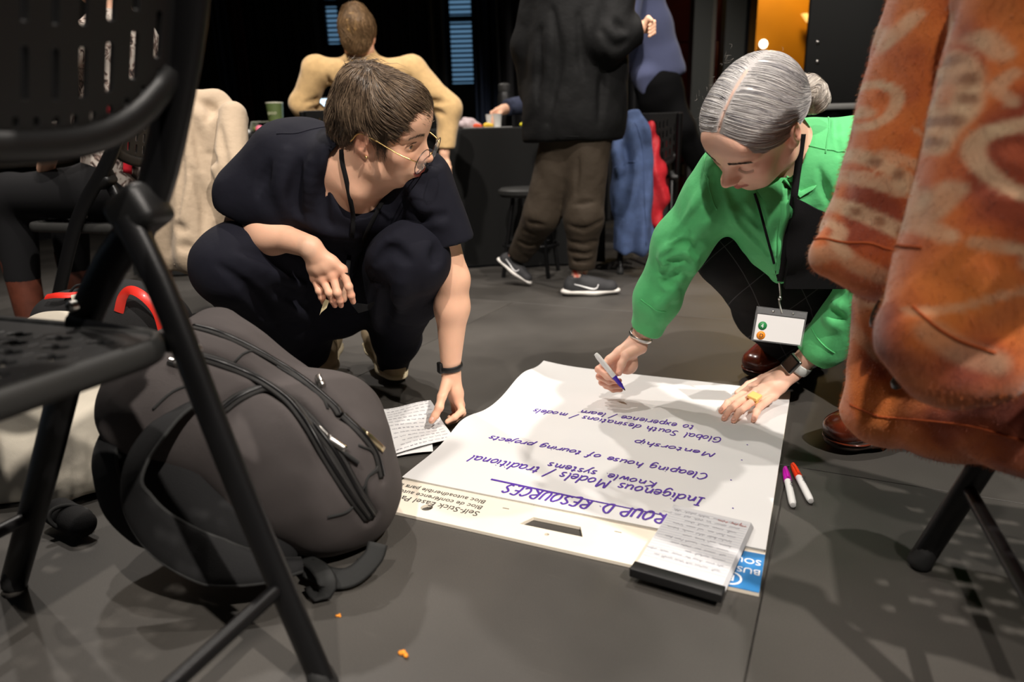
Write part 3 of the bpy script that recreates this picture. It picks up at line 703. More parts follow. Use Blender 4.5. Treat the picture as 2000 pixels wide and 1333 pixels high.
multi('underline', [ribbon_np(pth, V(0, 0, 1), np.linspace(.002, .0055, 30))], M['ink_purple'], pad, smooth=False)
for px in ((1461, 870), (1450, 903), (1429, 943), (1433, 996)):
    c = F(px[0], px[1], .0125); c[2] = pad_h(c[0], c[1])+.0006; multi('ink_dot', [ribbon_np(np.array([c, c+eu*.003]), V(0, 0, 1), .0025)], M['ink_purple'], pad, smooth=False)
# ================================================================== NOTEPAD lying on the pad
nc = [F(1232, 1112, .024), F(1410, 1163, .024), F(1461, 1018, .024), F(1303, 986, .024)]
nx = (nc[0]-nc[1]); nw = np.linalg.norm(nx); nx = nx/nw; ny = V(-nx[1], nx[0], 0); ny = -ny if ny@(nc[3]-nc[0]) < 0 else ny; nl = np.linalg.norm(nc[2]-nc[1])
M['note_paper'] = mat('note_paper', (.55, .55, .56), .8)
npad = empty('notepad', tuple(nc[1]*V(1, 1, 0)+V(0, 0, .013)), 'small ruled notepad with black binding lying on a corner of the easel pad', 'notepad')
N = lambda a, b, z: V(*(nc[1][:2]+nx[:2]*a+ny[:2]*b), z)
for i in range(4):
    sft = .0012*i; slab('page_block', [N(sft, .004, .0165+i*.0026), N(nw-.001*i, .004, .0165+i*.0026), N(nw-.001*i+.002, nl-sft, .0165+i*.0026), N(sft-.002, nl-sft, .0165+i*.0026)], .0025, M['note_paper'], npad)
bnd = bmesh.new(); box_bm(bnd, tuple(N(nw/2, .008, .0195)), (nw+.002, .024, .0145), Matrix(((nx[0], ny[0], 0), (nx[1], ny[1], 0), (0, 0, 1))), .0015)
link('binding', bm_mesh('binding', bnd), M['black_plastic'], npad)
M['rule'] = mat('rule_line', rgb(196, 200, 214), .8)
hN = lambda x, y: np.zeros_like(np.asarray(x))+.0245
multi('ruled_lines', [ribbon_np(np.array([N(.003, b, .0246), N(nw-.004, b, .0246)]), V(0, 0, 1), .0005, .0001) for b in np.arange(.045, nl-.012, .0078)], M['rule'], npad, smooth=False)
multi('handwriting', scribble_lines(N(.012, .045, .0246), nx, -ny, nw*.9, nl-.06, 11, hN, .0005, 3, .0035), M['ink_grey'], npad, smooth=False)
multi('heading', scribble_lines(N(.006, nl-.014, .0246), nx, ny, .05, .012, 1, hN, .0008, 5, .005), M['ink_red'], npad, smooth=False)
# ================================================================== SHEETS in the hand of the navy person
def loose_sheet(name, cs, lift, label, zb, seed, lines_=13):
    c = [F(x, y, z) for (x, y), z in zip(cs, lift)]
    root = empty(name, tuple(V(c[3][0], c[3][1], zb)), label, 'paper')
    def S(u, v):
        u = u[..., None]; v = v[..., None]
        p = c[0]*(1-u)*(1-v)+c[1]*u*(1-v)+c[2]*u*v+c[3]*(1-u)*v
        p[..., 2] += (.003*np.sin(u*7+seed)*np.sin(v*5)+.0025*np.sin(v*9+u*4))[..., 0]+.002
        return p
    grid_sheet('sheet', S, 24, 24, M['paper'], root, .0006)
    rs = np.random.RandomState(seed); rb = []
    for i in range(lines_):
        v = (i+.7)/lines_; x = .05
        end = rs.uniform(.6, .96)
        while x < end:
            Lw = rs.uniform(.03, .08); n = 12; t = np.linspace(0, 1, n); vv = v+.012*np.sin(t*n*1.7+rs.rand()*6)+.008*(rs.rand(n)-.5)
            P = S(x+t*Lw, np.clip(vv, 0, 1)); rb.append(ribbon_np(P+V(0, 0, .0008), V(0, 0, 1), .0007, .0002)); x += Lw+rs.uniform(.012, .03)
    tag(multi('handwriting', rb, M['ink_grey'], root, smooth=False), kind='stuff')
    return root
loose_sheet('note_sheet', [(887, 859), (748, 894), (690, 806), (841, 786)], [.012, .012, .008, .045], 'handwritten white sheet pinched in the hand of the person in navy', .008, 4)
loose_sheet('note_sheet', [(846, 884), (752, 897), (700, 822), (836, 800)], [.006, .004, .003, .006], 'white sheet lying flat beneath the handwritten one beside the backpack', .003, 9, 3)
# ================================================================== MARKERS
def marker(name, tail, tip, rad, body_m, cap_m, label, group=None, capped=True, text=None):
    """tail = plain end, tip = cap end"""
    tail = np.asarray(tail, float); tip = np.asarray(tip, float); L_ = np.linalg.norm(tip-tail); ax = (tip-tail)/L_
    root = empty(name, tuple((tail+tip)/2*V(1, 1, 0)+V(0, 0, min(tail[2], tip[2])-rad)), label, 'marker pen', group)
    lathe('barrel', [(rad*.45, 0), (rad*.75, .001), (rad*.8, .004), (rad*.98, .010), (rad, .03), (rad, L_*.62), (rad*.93, L_*.622)], tail, body_m, root, ax, 20)
    if capped:
        c = lathe('cap', [(rad*1.1, L_*.61), (rad*1.1, L_*.66), (rad*1.05, L_*.8), (rad*.8, L_*.93), (rad*.55, L_*.985), (rad*.2, L_)], tail, cap_m, root, ax, 20)
        side = np.cross(ax, V(0, 0, 1)); side /= np.linalg.norm(side); nrm = np.cross(side, ax)
        tube('clip', [tail+ax*L_*.95+nrm*rad*.9, tail+ax*L_*.8+nrm*rad*1.35, tail+ax*L_*.62+nrm*rad*1.35], .0015, cap_m, c, n=8, seg=8, r2=.0028, normal=nrm)
    else:
        lathe('grip', [(rad*.93, L_*.62), (rad*.93, L_*.66), (rad*.8, L_*.70), (rad*.78, L_*.86), (rad*.45, L_*.9), (rad*.4, L_*.95)], tail, cap_m, root, ax, 20)
        lathe('nib', [(rad*.36, L_*.95), (rad*.2, L_*.99), (rad*.08, L_)], tail, M['black_plastic'], root, ax, 12)
    return root, ax, L_
M['marker_white'] = mat('marker_white', (.78, .78, .77), .35)
M['cap_magenta'] = mat('cap_magenta', rgb(190, 20, 170), .35); M['cap_red'] = mat('cap_red', rgb(235, 62, 22), .35); M['cap_purple'] = mat('cap_purple', rgb(70, 45, 175), .35)
for tail, tip, cm, lab in (((1549, 988), (1533, 914), 'cap_magenta', 'white marker pen with magenta cap lying beside the easel pad'), ((1584, 980), (1547, 907), 'cap_red', 'white marker pen with orange-red cap lying beside the easel pad')):
    A = F(*tail, .0075); B = F(*tip, .0075); rt_, ax, L_ = marker('marker_pen', A, B, .0068, M['marker_white'], M[cm], lab, 'capped markers on the floor')
    nr = V(0, 0, 1); sd = np.cross(nr, ax)
    text_mesh('lettering', 'Sharpie', .0095, A+ax*L_*.57+nr*.0069+sd*.003*(-1), -ax, -sd, M['print_dark'], rt_, off=.0004)
# crumbs
M['crumb'] = mat('crumb_orange', rgb(225, 140, 40), .7, var=.3, vscale=300)
for (x, y), r, lab in (((787, 1278), .0055, 'bright orange crumb lying on the bare floor'), ((661, 1203), .003, 'tiny orange speck of food beside the backpack shadow')):
    s = SDF(); c = F(x, y, r*.6)
    for _ in range(5): s.ell(c+np.random.uniform(-1, 1, 3)*V(r, r, r*.3), (r*.6, r*.5, r*.5), k=r*.3)
    me = s.mesh('food_crumb', r/5); tag(link('food_crumb', me, M['crumb']), lab, 'crumb', 'crumbs on the floor')
# ================================================================== FOLDING CHAIRS
def bone(cx, cy, L_, r, ang=0.0, n=7):
    """dumbbell-shaped slot"""
    o = []
    for sgn in (1, -1):
        for i in range(n):
            t = math.radians(-100+200*i/(n-1)); o.append((sgn*(L_/2+r*math.cos(t)), sgn*r*math.sin(t)))
        o.append((0, sgn*r*.62))
    c, s = math.cos(ang), math.sin(ang)
    return [(cx+x*c-y*s, cy+x*s+y*c) for x, y in o]
def folding_chair(org, s, b, label, WD=.44, group='black folding chairs', sc=1.0, bk=1.0):
    org = np.asarray(org, float); s = V(s[0], s[1], 0)/math.hypot(*s); b = V(b[0], b[1], 0)/math.hypot(*b); zz = V(0, 0, 1)
    zm = lambda z: z if z < .6 else .6+(z-.6)*bk
    P = lambda a, bb, z: org+(s*a+b*bb+zz*zm(z))*sc
    root = empty('folding_chair', tuple(org), label, 'chair', group)
    fr = [(.598, 0.012), (.47, .22), (.35, .42), (.27, .52), (.185, .60), (.12, .72), (.075, .84), (.045, .97)]
    rr = [(0.0, .012), (.09, .28), (.155, .50), (.19, .585)]
    for bb, sg in ((0, 1), (WD, -1)):
        t_ = tube('upright', [P(a, bb, z) for a, z in fr], .0145, M['black_metal'], root, n=30, seg=14, r2=.0225, normal=b)
        l_ = tube('leg', [P(a, bb+sg*.028, z) for a, z in rr], .013, M['black_metal'], root, n=16, seg=14, r2=.018, normal=b)
        for (a, z), pr in (((.598, .012), t_), ((0, .012), l_)):
            o2 = bb if pr is t_ else bb+sg*.028
            v, f = lathe_np([(.012, -.012), (.017, -.008), (.0185, .0), (.0165, .018), (.012, .03)], P(a, o2, .012), (s*(-.5 if pr is t_ else .3)+zz), 14)
            me = mesh_np('foot_cap', v, f); link('foot_cap', me, M['rubber'], pr)
        # hinge bracket and strut
        c = P(.187, bb+sg*.014, .592); bm_ = bmesh.new()
        Rb = Matrix([[float(x) for x in r_] for r_ in np.stack([s, b, zz], 1)])
        box_bm(bm_, tuple(c), (.062, .046, .05), Rb @ Euler((0, math.radians(28), 0)).to_matrix(), .012, 3); link('hinge_bracket', bm_mesh('hinge_bracket', bm_), M['black_plastic'], root)
        st = tube('strut', [P(.33, bb+sg*.02, .452), P(.135, bb+sg*.02, .438)], .004, M['black_metal'], root, seg=8, r2=.012, normal=b)
        for a, z in ((.31, .478), (.127, .438)):
            lathe('rivet', [(.007, -.004), (.007, .003), (.004, .006)], P(a, bb+sg*.024, z), M['steel'], st, b*sg, 10)
    # cross bars
    tube('cross_bar', [P(.046, .02, .145), P(.046, WD-.02, .145)], .0095, M['black_metal'], root, n=4, seg=12)
    tube('cross_bar', [P(.515, 0, .145), P(.515, WD, .145)], .0095, M['black_metal'], root, n=4, seg=12)
    # seat: perforated plastic pan with a thick rolled rim
    x0, x1, y0, y1 = .155, .585, .018, WD-.018; holes = []
    rows = 6
    for i in range(6):
        for j in range(12):
            cx = x0+.062+i*.066+(.033 if j % 2 else 0); cy = y0+.05+j*.029
            if cx > x1-.05 or cy > y1-.04: continue
            holes.append(bone(cx, cy, .017, .0098, 0))
    for i in range(7):
        for j in range(12):
            cx = x0+.062+(i-.5)*.066+(.033 if j % 2 else 0); cy = y0+.05+j*.029
            if cx > x1-.03 or cy > y1-.03 or cx < x0+.02: continue
            holes.append(rrect(cx-.0022, cy-.0075, cx+.0022, cy+.0075, .002, 2))
    seat = plate('seat', rrect(x0, y0, x1, y1, .055, 8), holes, .007, P(0, 0, .448), s*sc, b*sc, M['black_plastic'], root, bevel=.0012)
    out = np.array(rrect(x0, y0, x1, y1, .055, 8)); out = np.vstack([out, out[:1]])
    path = np.array([P(x, y, .441) for x, y in out]); v, f = tube_np(path, .010, 10, .016, False, None)
    T = None
    link('seat_rim', mesh_np('seat_rim', *tube_np(path, .0155, 10, .009, False, zz)), M['grey_plastic'], seat)
    # backrest: slotted plastic shell, lower edge curved
    def bz(u): return .665+.075*np.abs(u*2-1)**4
    hs = []
    nS = 15
    for i in range(nS):
        u = (i+.8)/(nS+.6); y = .01+u*(WD-.02)
        for k in range(4):
            z0 = .700+.075*abs(u*2-1)**4+k*.063
            if z0+.05 > .955: continue
            hs.append(rrect(y-.0042, z0, y+.0042, z0+.046, .003, 2))
    for i in range(22):
        u = (i+1)/23; y = .01+u*(WD-.02); z = float(bz(u))+.012; hs.append(rrect(y-.0032, z, y+.0032, z+.011, .002, 2))
    edge = [(.01+u*(WD-.02), float(bz(u))) for u in np.linspace(0, 1, 30)]; outer = edge+[(WD-.01, .985), (.01, .985)]
    tilt = V(*(s*(-.30)+zz)); tilt = tilt/np.linalg.norm(tilt)
    org2 = P(.135, 0, .665)
    back = plate('backrest', [(y, z-.665) for y, z in outer], [[(y, z-.665) for y, z in h] for h in hs], .006, org2, b*sc, tilt*sc*bk, M['black_plastic'], root, bevel=.001)
    rim = np.array([org2+(b*y+tilt*(z-.665)*bk)*sc for y, z in edge]); dn = -tilt
    link('backrest_rim', mesh_np('backrest_rim', *tube_np(rim+tilt*(-.004), .016, 10, .012, True, tilt)), M['black_plastic'], back)
    return root
S1 = (-.936, .351); B1 = (-.351, -.936)
folding_chair((-.235, .728, 0), S1, B1, 'black perforated folding chair standing over the grey backpack')
folding_chair((.64, .956, 0), (.936, -.351), B1, 'black folding chair under the orange coat')

c2 = W(214, 268, 2.08)
C2O = c2-V(S1[0], S1[1], 0)*.12-V(B1[0], B1[1], 0)*.44; C2O[2] = 0
folding_chair(C2O, S1, B1, 'black folding chair hung with the beige jacket', bk=.58)
# ================================================================== PEOPLE: building blocks
class Loc:
    """writes into a solid in the local frame of a head, shoe ..."""
    def __init__(s, sdf, R, o, S=1.0): s.s = sdf; s.R = np.asarray(R, float); s.o = np.asarray(o, float); s.S = S
    def p(s, q): return s.o+s.R@(np.asarray(q, float)*s.S)
    def pts(s, Q): return s.o+(np.asarray(Q, float)*s.S)@s.R.T
    def inv(s, P): return ((np.asarray(P, float)-s.o)@s.R)/s.S
    def ell(s, c, r, rot=None, k=.01, mode='u'):
        r3 = s.R if rot is None else s.R@np.asarray(rot); s.s.ell(s.p(c), np.asarray(r)*s.S, r3, k*s.S, mode)
    def cap(s, a, b, ra, rb=None, k=.01, mode='u', flat=None, n=None): s.s.cap(s.p(a), s.p(b), ra*s.S, (ra if rb is None else rb)*s.S, k*s.S, mode, flat, None if n is None else s.R@np.asarray(n, float))
    def chain(s, pts, rs, k=.01, mode='u', flat=None, n=None):
        for i in range(len(pts)-1): s.cap(pts[i], pts[i+1], rs[i], rs[i+1], k, mode, flat, n)
    def box(s, c, h, rot=None, rad=.003, k=.004, mode='u'): s.s.box(s.p(c), np.asarray(h)*s.S, s.R if rot is None else s.R@np.asarray(rot), rad*s.S, k*s.S, mode)
def head_sdf(sdf, R, o, S=1.0, eyes='open', mouth=0.0, fem=True, ears=True, muz=0.0):
    """local axes: x to the person's right, y forward out of the face, z up"""
    h = Loc(sdf, R, o, S)
    h.ell((0, -.014, .026), (.0715, .090, .080), k=.01)
    h.ell((0, .026, .010), (.060, .062, .078), k=.03)
    h.ell((0, .030, -.045), (.050, .052, .060), k=.03)
    for s in (1, -1):
        h.chain([(s*.054, -.012, -.040), (s*.050, .004, -.072), (s*.026, .052, -.096)], [.017, .016, .016], k=.025)
        h.ell((s*.037, .056, -.033), (.023, .021, .023), k=.022)
        h.ell((s*.028, .052, -.066), (.022, .020, .026), k=.022)
    h.ell((0, .066, -.100), (.020, .017, .017), k=.02)
    h.ell((0, .066+muz, -.064), (.026, .021, .026), k=.018)
    h.ell((0, .074, .045), (.045, .022, .034), k=.03)
    for s in (1, -1):
        h.ell((s*.034, .089, -.007), (.0175, .014, .0120), k=.016, mode='s')
    for s in (1, -1):
        h.cap((s*.010, .0835, .014), (s*.046, .066, .016), .0085, .0075, k=.013)
    h.cap((0, .083, .008), (0, .1045, -.030), .0065, .0085, k=.012)
    h.cap((0, .074, -.004), (0, .088, -.034), .0115, .0135, k=.014)
    h.ell((0, .1085, -.0345), (.0098, .0105, .0092), k=.007)
    for s in (1, -1): h.ell((s*.0105, .098, -.0385), (.0072, .0095, .0068), k=.009)
    for s in (1, -1): h.ell((s*.0058, .1020, -.0475), (.0030, .0042, .0026), k=.002, mode='s')
    for s in (1, -1):
        h.ell((s*.0315, .0685, -.0065), (.0170, .0138, .0138), k=.006)
        if eyes == 'open': h.ell((s*.0315, .0855, -.0072), (.0130, .0105, .0046), k=.0025, mode='s')
        else: h.chain([(s*.019, .0815, -.0115), (s*.0315, .0845, -.0150), (s*.044, .0765, -.0115)], [.0012]*3, k=.002, mode='s')
    # lips
    h.chain([(-.0225, .0785+muz*.6, -.0690), (-.010, .0875+muz, -.0655), (0, .0895+muz, -.0665), (.010, .0875+muz, -.0655), (.0225, .0785+muz*.6, -.0690)], [.0025, .0048, .0044, .0048, .0025], k=.006)
    h.chain([(-.020, .0785+muz*.6, -.0725), (0, .0880+muz, -.0765-mouth), (.020, .0785+muz*.6, -.0725)], [.0030, .0062, .0030], k=.006)
    h.chain([(-.0215, .0835+muz*.6, -.0700), (0, .0965+muz, -.0710-mouth*.5), (.0215, .0835+muz*.6, -.0700)], [.0008, .0012+mouth*.45, .0008], k=.0025, mode='s')
    h.cap((0, .094+muz*.4, -.050), (0, .0935+muz, -.060), .0022, .0025, k=.005, mode='s')
    if ears:
        for s in (1, -1):
            Re = R3(0, 0, s*-24)@R3(-14, 0, 0)
            h.ell((s*.0745, -.012, -.010), (.0075, .0185, .0305), Re, k=.006)
            h.ell((s*.0820, -.009, -.008), (.0065, .0110, .0200), Re, k=.004, mode='s')
            h.ell((s*.0735, -.003, -.036), (.0060, .0090, .0095), k=.006)
            h.cap((s*.0775, -.002, -.004), (s*.077, -.016, .010), .0025, .0025, k=.004)
    return h
SKIN = np.array(rgb(234, 184, 154)); 
def paint_skin(V_, h=None, base=SKIN, lip=rgb(170, 70, 70), hands=()):
    n = len(V_); c = np.ones((n, 1))*np.asarray(base)[None]
    v = sn(V_[:, 0], V_[:, 1], V_[:, 2], 60, 1)*.03+sn(V_[:, 0], V_[:, 1], V_[:, 2], 150, 2)*.03
    c = c*(1+v[:, None])
    def mix(m, colr): 
        nonlocal c
        m = np.clip(m, 0, 1)[:, None]; c = c*(1-m)+np.asarray(colr)[None]*m
    if h is not None:
        q = h.inv(V_); g = lambda cx, cy, cz, r: np.exp(-(((q-V(cx, cy, cz))/np.asarray(r))**2).sum(1))
        inb = (np.abs(q) < .16).all(1)
        red = np.asarray(base)*V(1.06, .78, .74)
        for s in (1, -1): mix(.45*inb*g(s*.040, .060, -.035, V(.022, .03, .022)), red); mix(.6*inb*g(s*.078, -.01, -.01, V(.016, .03, .04)), red*V(1, .92, .9))
        mix(.45*inb*g(0, .11, -.036, V(.014, .014, .012)), red)
        xx = q[:, 0]; up = np.clip(1-np.abs(xx)/.0235, 0, 1)
        hi = -.0605-.0050*(np.abs(xx)/.023)**1.5+.0012*np.cos(xx/.009*math.pi)*(np.abs(xx) < .01); lo_ = -.0845+.0115*(np.abs(xx)/.0225)**2
        m = inb*(q[:, 1] > .066)*np.clip((hi-q[:, 2])/.0018+.5, 0, 1)*np.clip((q[:, 2]-lo_)/.0018+.5, 0, 1)*np.clip((.0235-np.abs(xx))/.0025, 0, 1)
        mix(.85*m, lip)
    for (p, r, k) in hands: mix(k*np.exp(-(np.linalg.norm(V_-p, axis=1)/r)**2), np.asarray(base)*V(1.05, .74, .70))
    return c
M['skin'] = mat('skin', (.6, .4, .3), .48, attr=True, bump=.12, bscale=420, sss=.12, spec=.4, bdist=.0015)
M['nail'] = mat('nail', rgb(226, 170, 150), .3)
M['eye_white'] = mat('eye_ball', (.8, .78, .75), .15, attr=True, coat=.6)
M['lash'] = mat('lash', (.012, .009, .008), .6)
def make_eye(h, s, gaze, parent, iris=rgb(92, 60, 38)):
    c = h.p((s*.0315, .0680, -.0075)); g = np.asarray(gaze, float)/np.linalg.norm(gaze); r = .0126*h.S
    n1, n2 = 28, 40; vs = []; cs = []; fc = []
    u = np.cross(g, V(0, 0, 1)); u /= np.linalg.norm(u); w = np.cross(g, u)
    for i in range(n1+1):
        t = math.pi*i/n1
        for j in range(n2):
            a = 2*math.pi*j/n2; d = g*math.cos(t)+(u*math.cos(a)+w*math.sin(a))*math.sin(t); bul = 1+.045*math.exp(-(t/.42)**2); vs.append(c+d*r*bul)
            cs.append((.006, .005, .005) if t < .20 else (tuple(np.array(iris)*(.7+.6*((j*7) % 5)/5)) if t < .46 else ((.03, .02, .015) if t < .53 else (.72, .67, .64))))
    for i in range(n1):
        for j in range(n2): k = (j+1) % n2; fc.append((i*n2+j, i*n2+k, (i+1)*n2+k, (i+1)*n2+j))
    me = mesh_np('eye', vs, fc); set_col(me, np.array(cs)); return link('eye', me, M['eye_white'], parent)
def brow_lash(h, sdf, s, colr, parent, closed=False, thick=1.0):
    rs = np.random.RandomState(11+s); out = []; n = int(150*thick)
    for i in range(n):
        u = rs.rand(); x = .012+.036*u; zc = .0185+.0055*math.sin(u*2.4)-.006*u*u; z = zc+rs.normal(0, .0019*(1-.5*u))*thick
        p = h.p((s*x, .10, z)); out.append((p, V(s*(.6+.6*u), -.15, .55*(1-u)-.25)))
    P = np.array([o[0] for o in out]); d = np.repeat(-h.R[:, 1][None], n, 0); P, ok = march(sdf, P, d, .12, 0.0, 60)
    D = np.array([h.R@o[1] for o in out]); D /= np.linalg.norm(D, axis=1)[:, None]; f = h.R[:, 1]
    L_ = rs.uniform(.0045, .008, (n, 1))*h.S; paths = np.stack([P, P+D*L_*.5+f*.0009, P+D*L_+f*.0003], 1)
    strands('eyebrow', paths, .00022, hair_mat('brow_hair', colr), parent)
    lp = []
    for u in np.linspace(0, 1, 34):
        x = .0185+.026*u; z = (-.0032+.0042*math.sin(u*math.pi)) if not closed else (-.0125-.0028*math.sin(u*math.pi)); y = .0800+.0035*math.sin(u*math.pi)-.006*u+(.0035 if closed else 0)
        p = h.p((s*x, y, z)); dn = V(s*(u-.35)*.8, .75, .45 if not closed else -.55); dn = h.R@(dn/np.linalg.norm(dn)); l = .0062*h.S
        lp.append(np.stack([p, p+dn*l*.55+h.R@V(0, 0, -.0006), p+dn*l+h.R@V(0, 0, .001 if not closed else .0004)]))
    strands('eyelashes', np.array(lp), .00026, M['lash'], parent)
    if not closed:
        ln = np.array([h.p((s*(.0182+.0272*u), .0812+.0032*math.sin(u*math.pi)-.0065*u, -.0036+.0046*math.sin(u*math.pi))) for u in np.linspace(0, 1, 16)])
        link('lash_line', mesh_np('lash_line', *tube_np(ln, .0007, 6)), M['lash'], parent)
_hm = {}
def hair_mat(name, color, rough=.38, var=.25):
    if name in _hm: return _hm[name]
    m = mat(name, color, rough, spec=.6); _hm[name] = m; return m
def hair_attr(name, rough=.36):
    if name in _hm: return _hm[name]
    m = mat(name, (.1, .1, .1), rough, attr=True, spec=.55); m.node_tree.nodes['Principled BSDF'].inputs['Anisotropic'].default_value = .4; _hm[name] = m; return m
def flow_strands(sdf, roots, flow, steps, stepl, lift0, lift1, rs, wob=.15, clump=None):
    """grow strands along a direction field, kept at a height above a solid"""
    P = np.array(roots, float); paths = [P.copy()]; n = len(P); wv = rs.normal(0, wob, (n, 3))
    for i in range(steps):
        D = flow(P, i/steps)+wv*(.4+.6*i/steps); g = grad(sdf, P); D = D-g*(D*g).sum(1)[:, None]; D /= np.linalg.norm(D, axis=1)[:, None]+1e-9
        P = P+D*np.asarray(stepl).reshape(-1, 1)
        lift = np.asarray(lift0+(lift1-lift0)*(i+1)/steps); f = sdf_eval(sdf, P)-lift
        P = P-g*(f*.9)[:, None]; paths.append(P.copy())
    return np.stack(paths, 1)
def hand(sdf, wrist, palm, fingers, thumb, rw=.021, k=.006, fr=.0078):
    """palm: list of knuckle points; fingers: lists of joint points starting at the knuckle"""
    wrist = np.asarray(wrist, float)
    for i, kn in enumerate(palm):
        sdf.cap(wrist+(np.asarray(kn)-wrist)*.12, kn, rw*.62, fr*1.28, k=.012)
    for i in range(len(palm)-1):
        a = wrist*.35+np.asarray(palm[i])*.65; b = wrist*.35+np.asarray(palm[i+1])*.65; sdf.cap(a, b, fr*1.35, fr*1.35, k=.012); sdf.cap(palm[i], palm[i+1], fr*.95, fr*.95, k=.008)
    for f in fingers:
        n = len(f); rs = [fr*(1.12-.30*i/(n-1)) for i in range(n)]; rs[-1] = fr*.74
        sdf.chain(f, rs, k=.0028)
        for j in range(1, n-1): sdf.ell(f[j], (rs[j]*1.07,)*3, k=.003)
    if thumb is not None:
        n = len(thumb); sdf.chain(thumb, [rw*.62]+[fr*(1.28-.34*i/(n-2)) for i in range(n-1)], k=.006)
def nails(tips, dirs, ups, parent, r=.0052, name='nail'):
    for t, d, u in zip(tips, dirs, ups):
        B = basis(x=np.asarray(d), z=np.asarray(u)); 
        s = SDF(); s.ell(np.asarray(t), (r*1.15, r*.92, r*.42), B, k=.001)
        link(name, s.mesh(name, r/6), M['nail'], parent)
def multi_net(parts):
    """several grids of one solid joined to a single mesh; parts: (sdf, h, lo, hi)"""
    vs, qs, o = [], [], 0
    for s, h, lo, hi in parts:
        v, q = s.net(h, lo, hi); vs.append(v); qs.append(q+o); o += len(v)
    return np.vstack(vs), np.vstack(qs)
def crop_net(s, h, lo, hi, skip=()):
    v, q = s.net(h, lo, hi)
    if len(skip):
        c = v[q].mean(1); keep = np.ones(len(q), bool)
        for a, b in skip: keep &= ~np.all((c > np.asarray(a)) & (c < np.asarray(b)), axis=1)
        q = q[keep]; used = np.unique(q); mp = np.full(len(v), -1); mp[used] = np.arange(len(used)); v = v[used]; q = mp[q]
    return v, q
def skin_mesh(sdf, coarse, zones):
    """one body mesh: coarse grid outside the zones, fine grids inside; zones: (lo, hi, h)"""
    lo, hi = sdf.bounds(); vs, qs, o = [], [], 0
    sk = [(np.asarray(a)+coarse*1.0, np.asarray(b)-coarse*1.0) for a, b, _ in zones]
    for (s_, h_, l_, u_, k_) in [(sdf, coarse, lo-.03, hi+.03, sk)]+[(sdf, h, np.asarray(a)-h, np.asarray(b)+h, ()) for a, b, h in zones]:
        v, q = crop_net(s_, h_, l_, u_, k_); vs.append(v); qs.append(q+o); o += len(v)
    return np.vstack(vs), np.vstack(qs)
def around(P, m): P = np.atleast_2d(np.asarray(P, float)); return P.min(0)-m, P.max(0)+m
def folds(sdf, lines, depth=.006, k=.010, Yf=1.5):
    """creases pressed into cloth along lines seen in the photo"""
    for ln in lines:
        p = smooth_path(hit(sdf, smooth_path(np.array(ln, float), 2*len(ln)), 0, Yf), 3*len(ln)); n = len(p); r = depth*np.sin(np.linspace(.15, math.pi-.15, n)); sdf.poly(p, r, k=k, mode='s')
def ridges(sdf, lines, rad=.006, k=.014, Yf=1.5, sink=.3):
    for ln in lines:
        p = smooth_path(hit(sdf, smooth_path(np.array(ln, float), 2*len(ln)), -rad*sink, Yf), 3*len(ln)); n = len(p); r = rad*np.sin(np.linspace(.2, math.pi-.2, n)); sdf.poly(p, r, k=k)
def cutbox(sdf, p, ax, w=.1, L=.08, k=.003):
    """cut a limb of cloth off square at p, removing what lies towards ax"""
    ax = np.asarray(ax, float)/np.linalg.norm(ax); B = basis(z=ax, x=V(1, 0, 0) if abs(ax[0]) < .9 else V(0, 1, 0)); sdf.box(np.asarray(p)+ax*L, (w, w, L), B, .002, k, 's')
# ================================================================== BACKPACK
M['pack'] = mat('pack_fabric', (.072, .062, .060), .85, bump=.25, bscale=700, weave=.5, wscale=2600, var=.10, vscale=14, spec=.3)
M['pack_black'] = mat('pack_black', (.005, .005, .0055), .85, bump=.5, bscale=800)
M['zip'] = mat('zip_tape', (.018, .017, .016), .6, bump=.6, bscale=1400)
M['webbing'] = mat('webbing', (.018, .0185, .018), .7, weave=.6, wscale=3000)
bag = SDF()
A_, B_ = W(655, 955, 1.06), W(405, 775, 1.10)
bag.cap(A_, B_, .112, .135, k=.03)
bag.ell(W(590, 915, 1.0), (.125, .09, .125), R3(0, 38, 0), k=.05)
bag.ell(W(640, 840, 1.10), (.10, .11, .10), k=.05)
bag.ell(W(330, 800, 1.06), (.10, .10, .085), k=.06)
bag.cap(W(425, 655, 1.2), W(690, 850, 1.18), .05, .045, k=.04)
bag.plane(V(-.3, 1.0, .004), (0, 0, -1), k=.01)
bag.disp(lambda x, y, z: .0035*sn(x, y, z, 26, 1)+.002*sn(x, y, z, 55, 2))
zips = {'rear': [(378, 634), (430, 648), (500, 680), (580, 728), (650, 785), (668, 808)], 'mid': [(370, 690), (430, 706), (500, 735), (560, 775), (620, 835), (660, 890), (700, 960), (732, 1010)],
        'front': [(432, 800), (470, 772), (520, 755), (560, 775), (600, 825), (640, 895), (685, 965), (722, 1015)], 'side': [(672, 808), (710, 845), (738, 885), (750, 930)]}
grooves = {k: hit(bag, v, 0, 1.05) for k, v in zips.items()}
zpath = {k: smooth_path(g, 60) for k, g in grooves.items()}; znorm = {k: grad(bag, g) for k, g in zpath.items()}
for k, g in grooves.items():
    g = smooth_path(g, 24)
    bag.poly(g, [.0085]*24, k=.012, mode='s')
root = empty('backpack', tuple(F(640, 1080)), 'slumped grey backpack with black zips beside the folding chair leg', 'backpack')
link('body', bag.mesh('body', .0052), M['pack'], root)
for k, g in grooves.items():
    nr = znorm[k]; g2 = zpath[k]-nr*.0035
    z_ = link('zip_tape', mesh_np('zip_tape', *tube_np(g2, .0035, 8, .0095, True, nr)), M['zip'], root)
    link('zip_teeth', mesh_np('zip_teeth', *tube_np(g2+nr*.003, .0022, 6, .0035, True, nr)), M['black_metal'], z_)
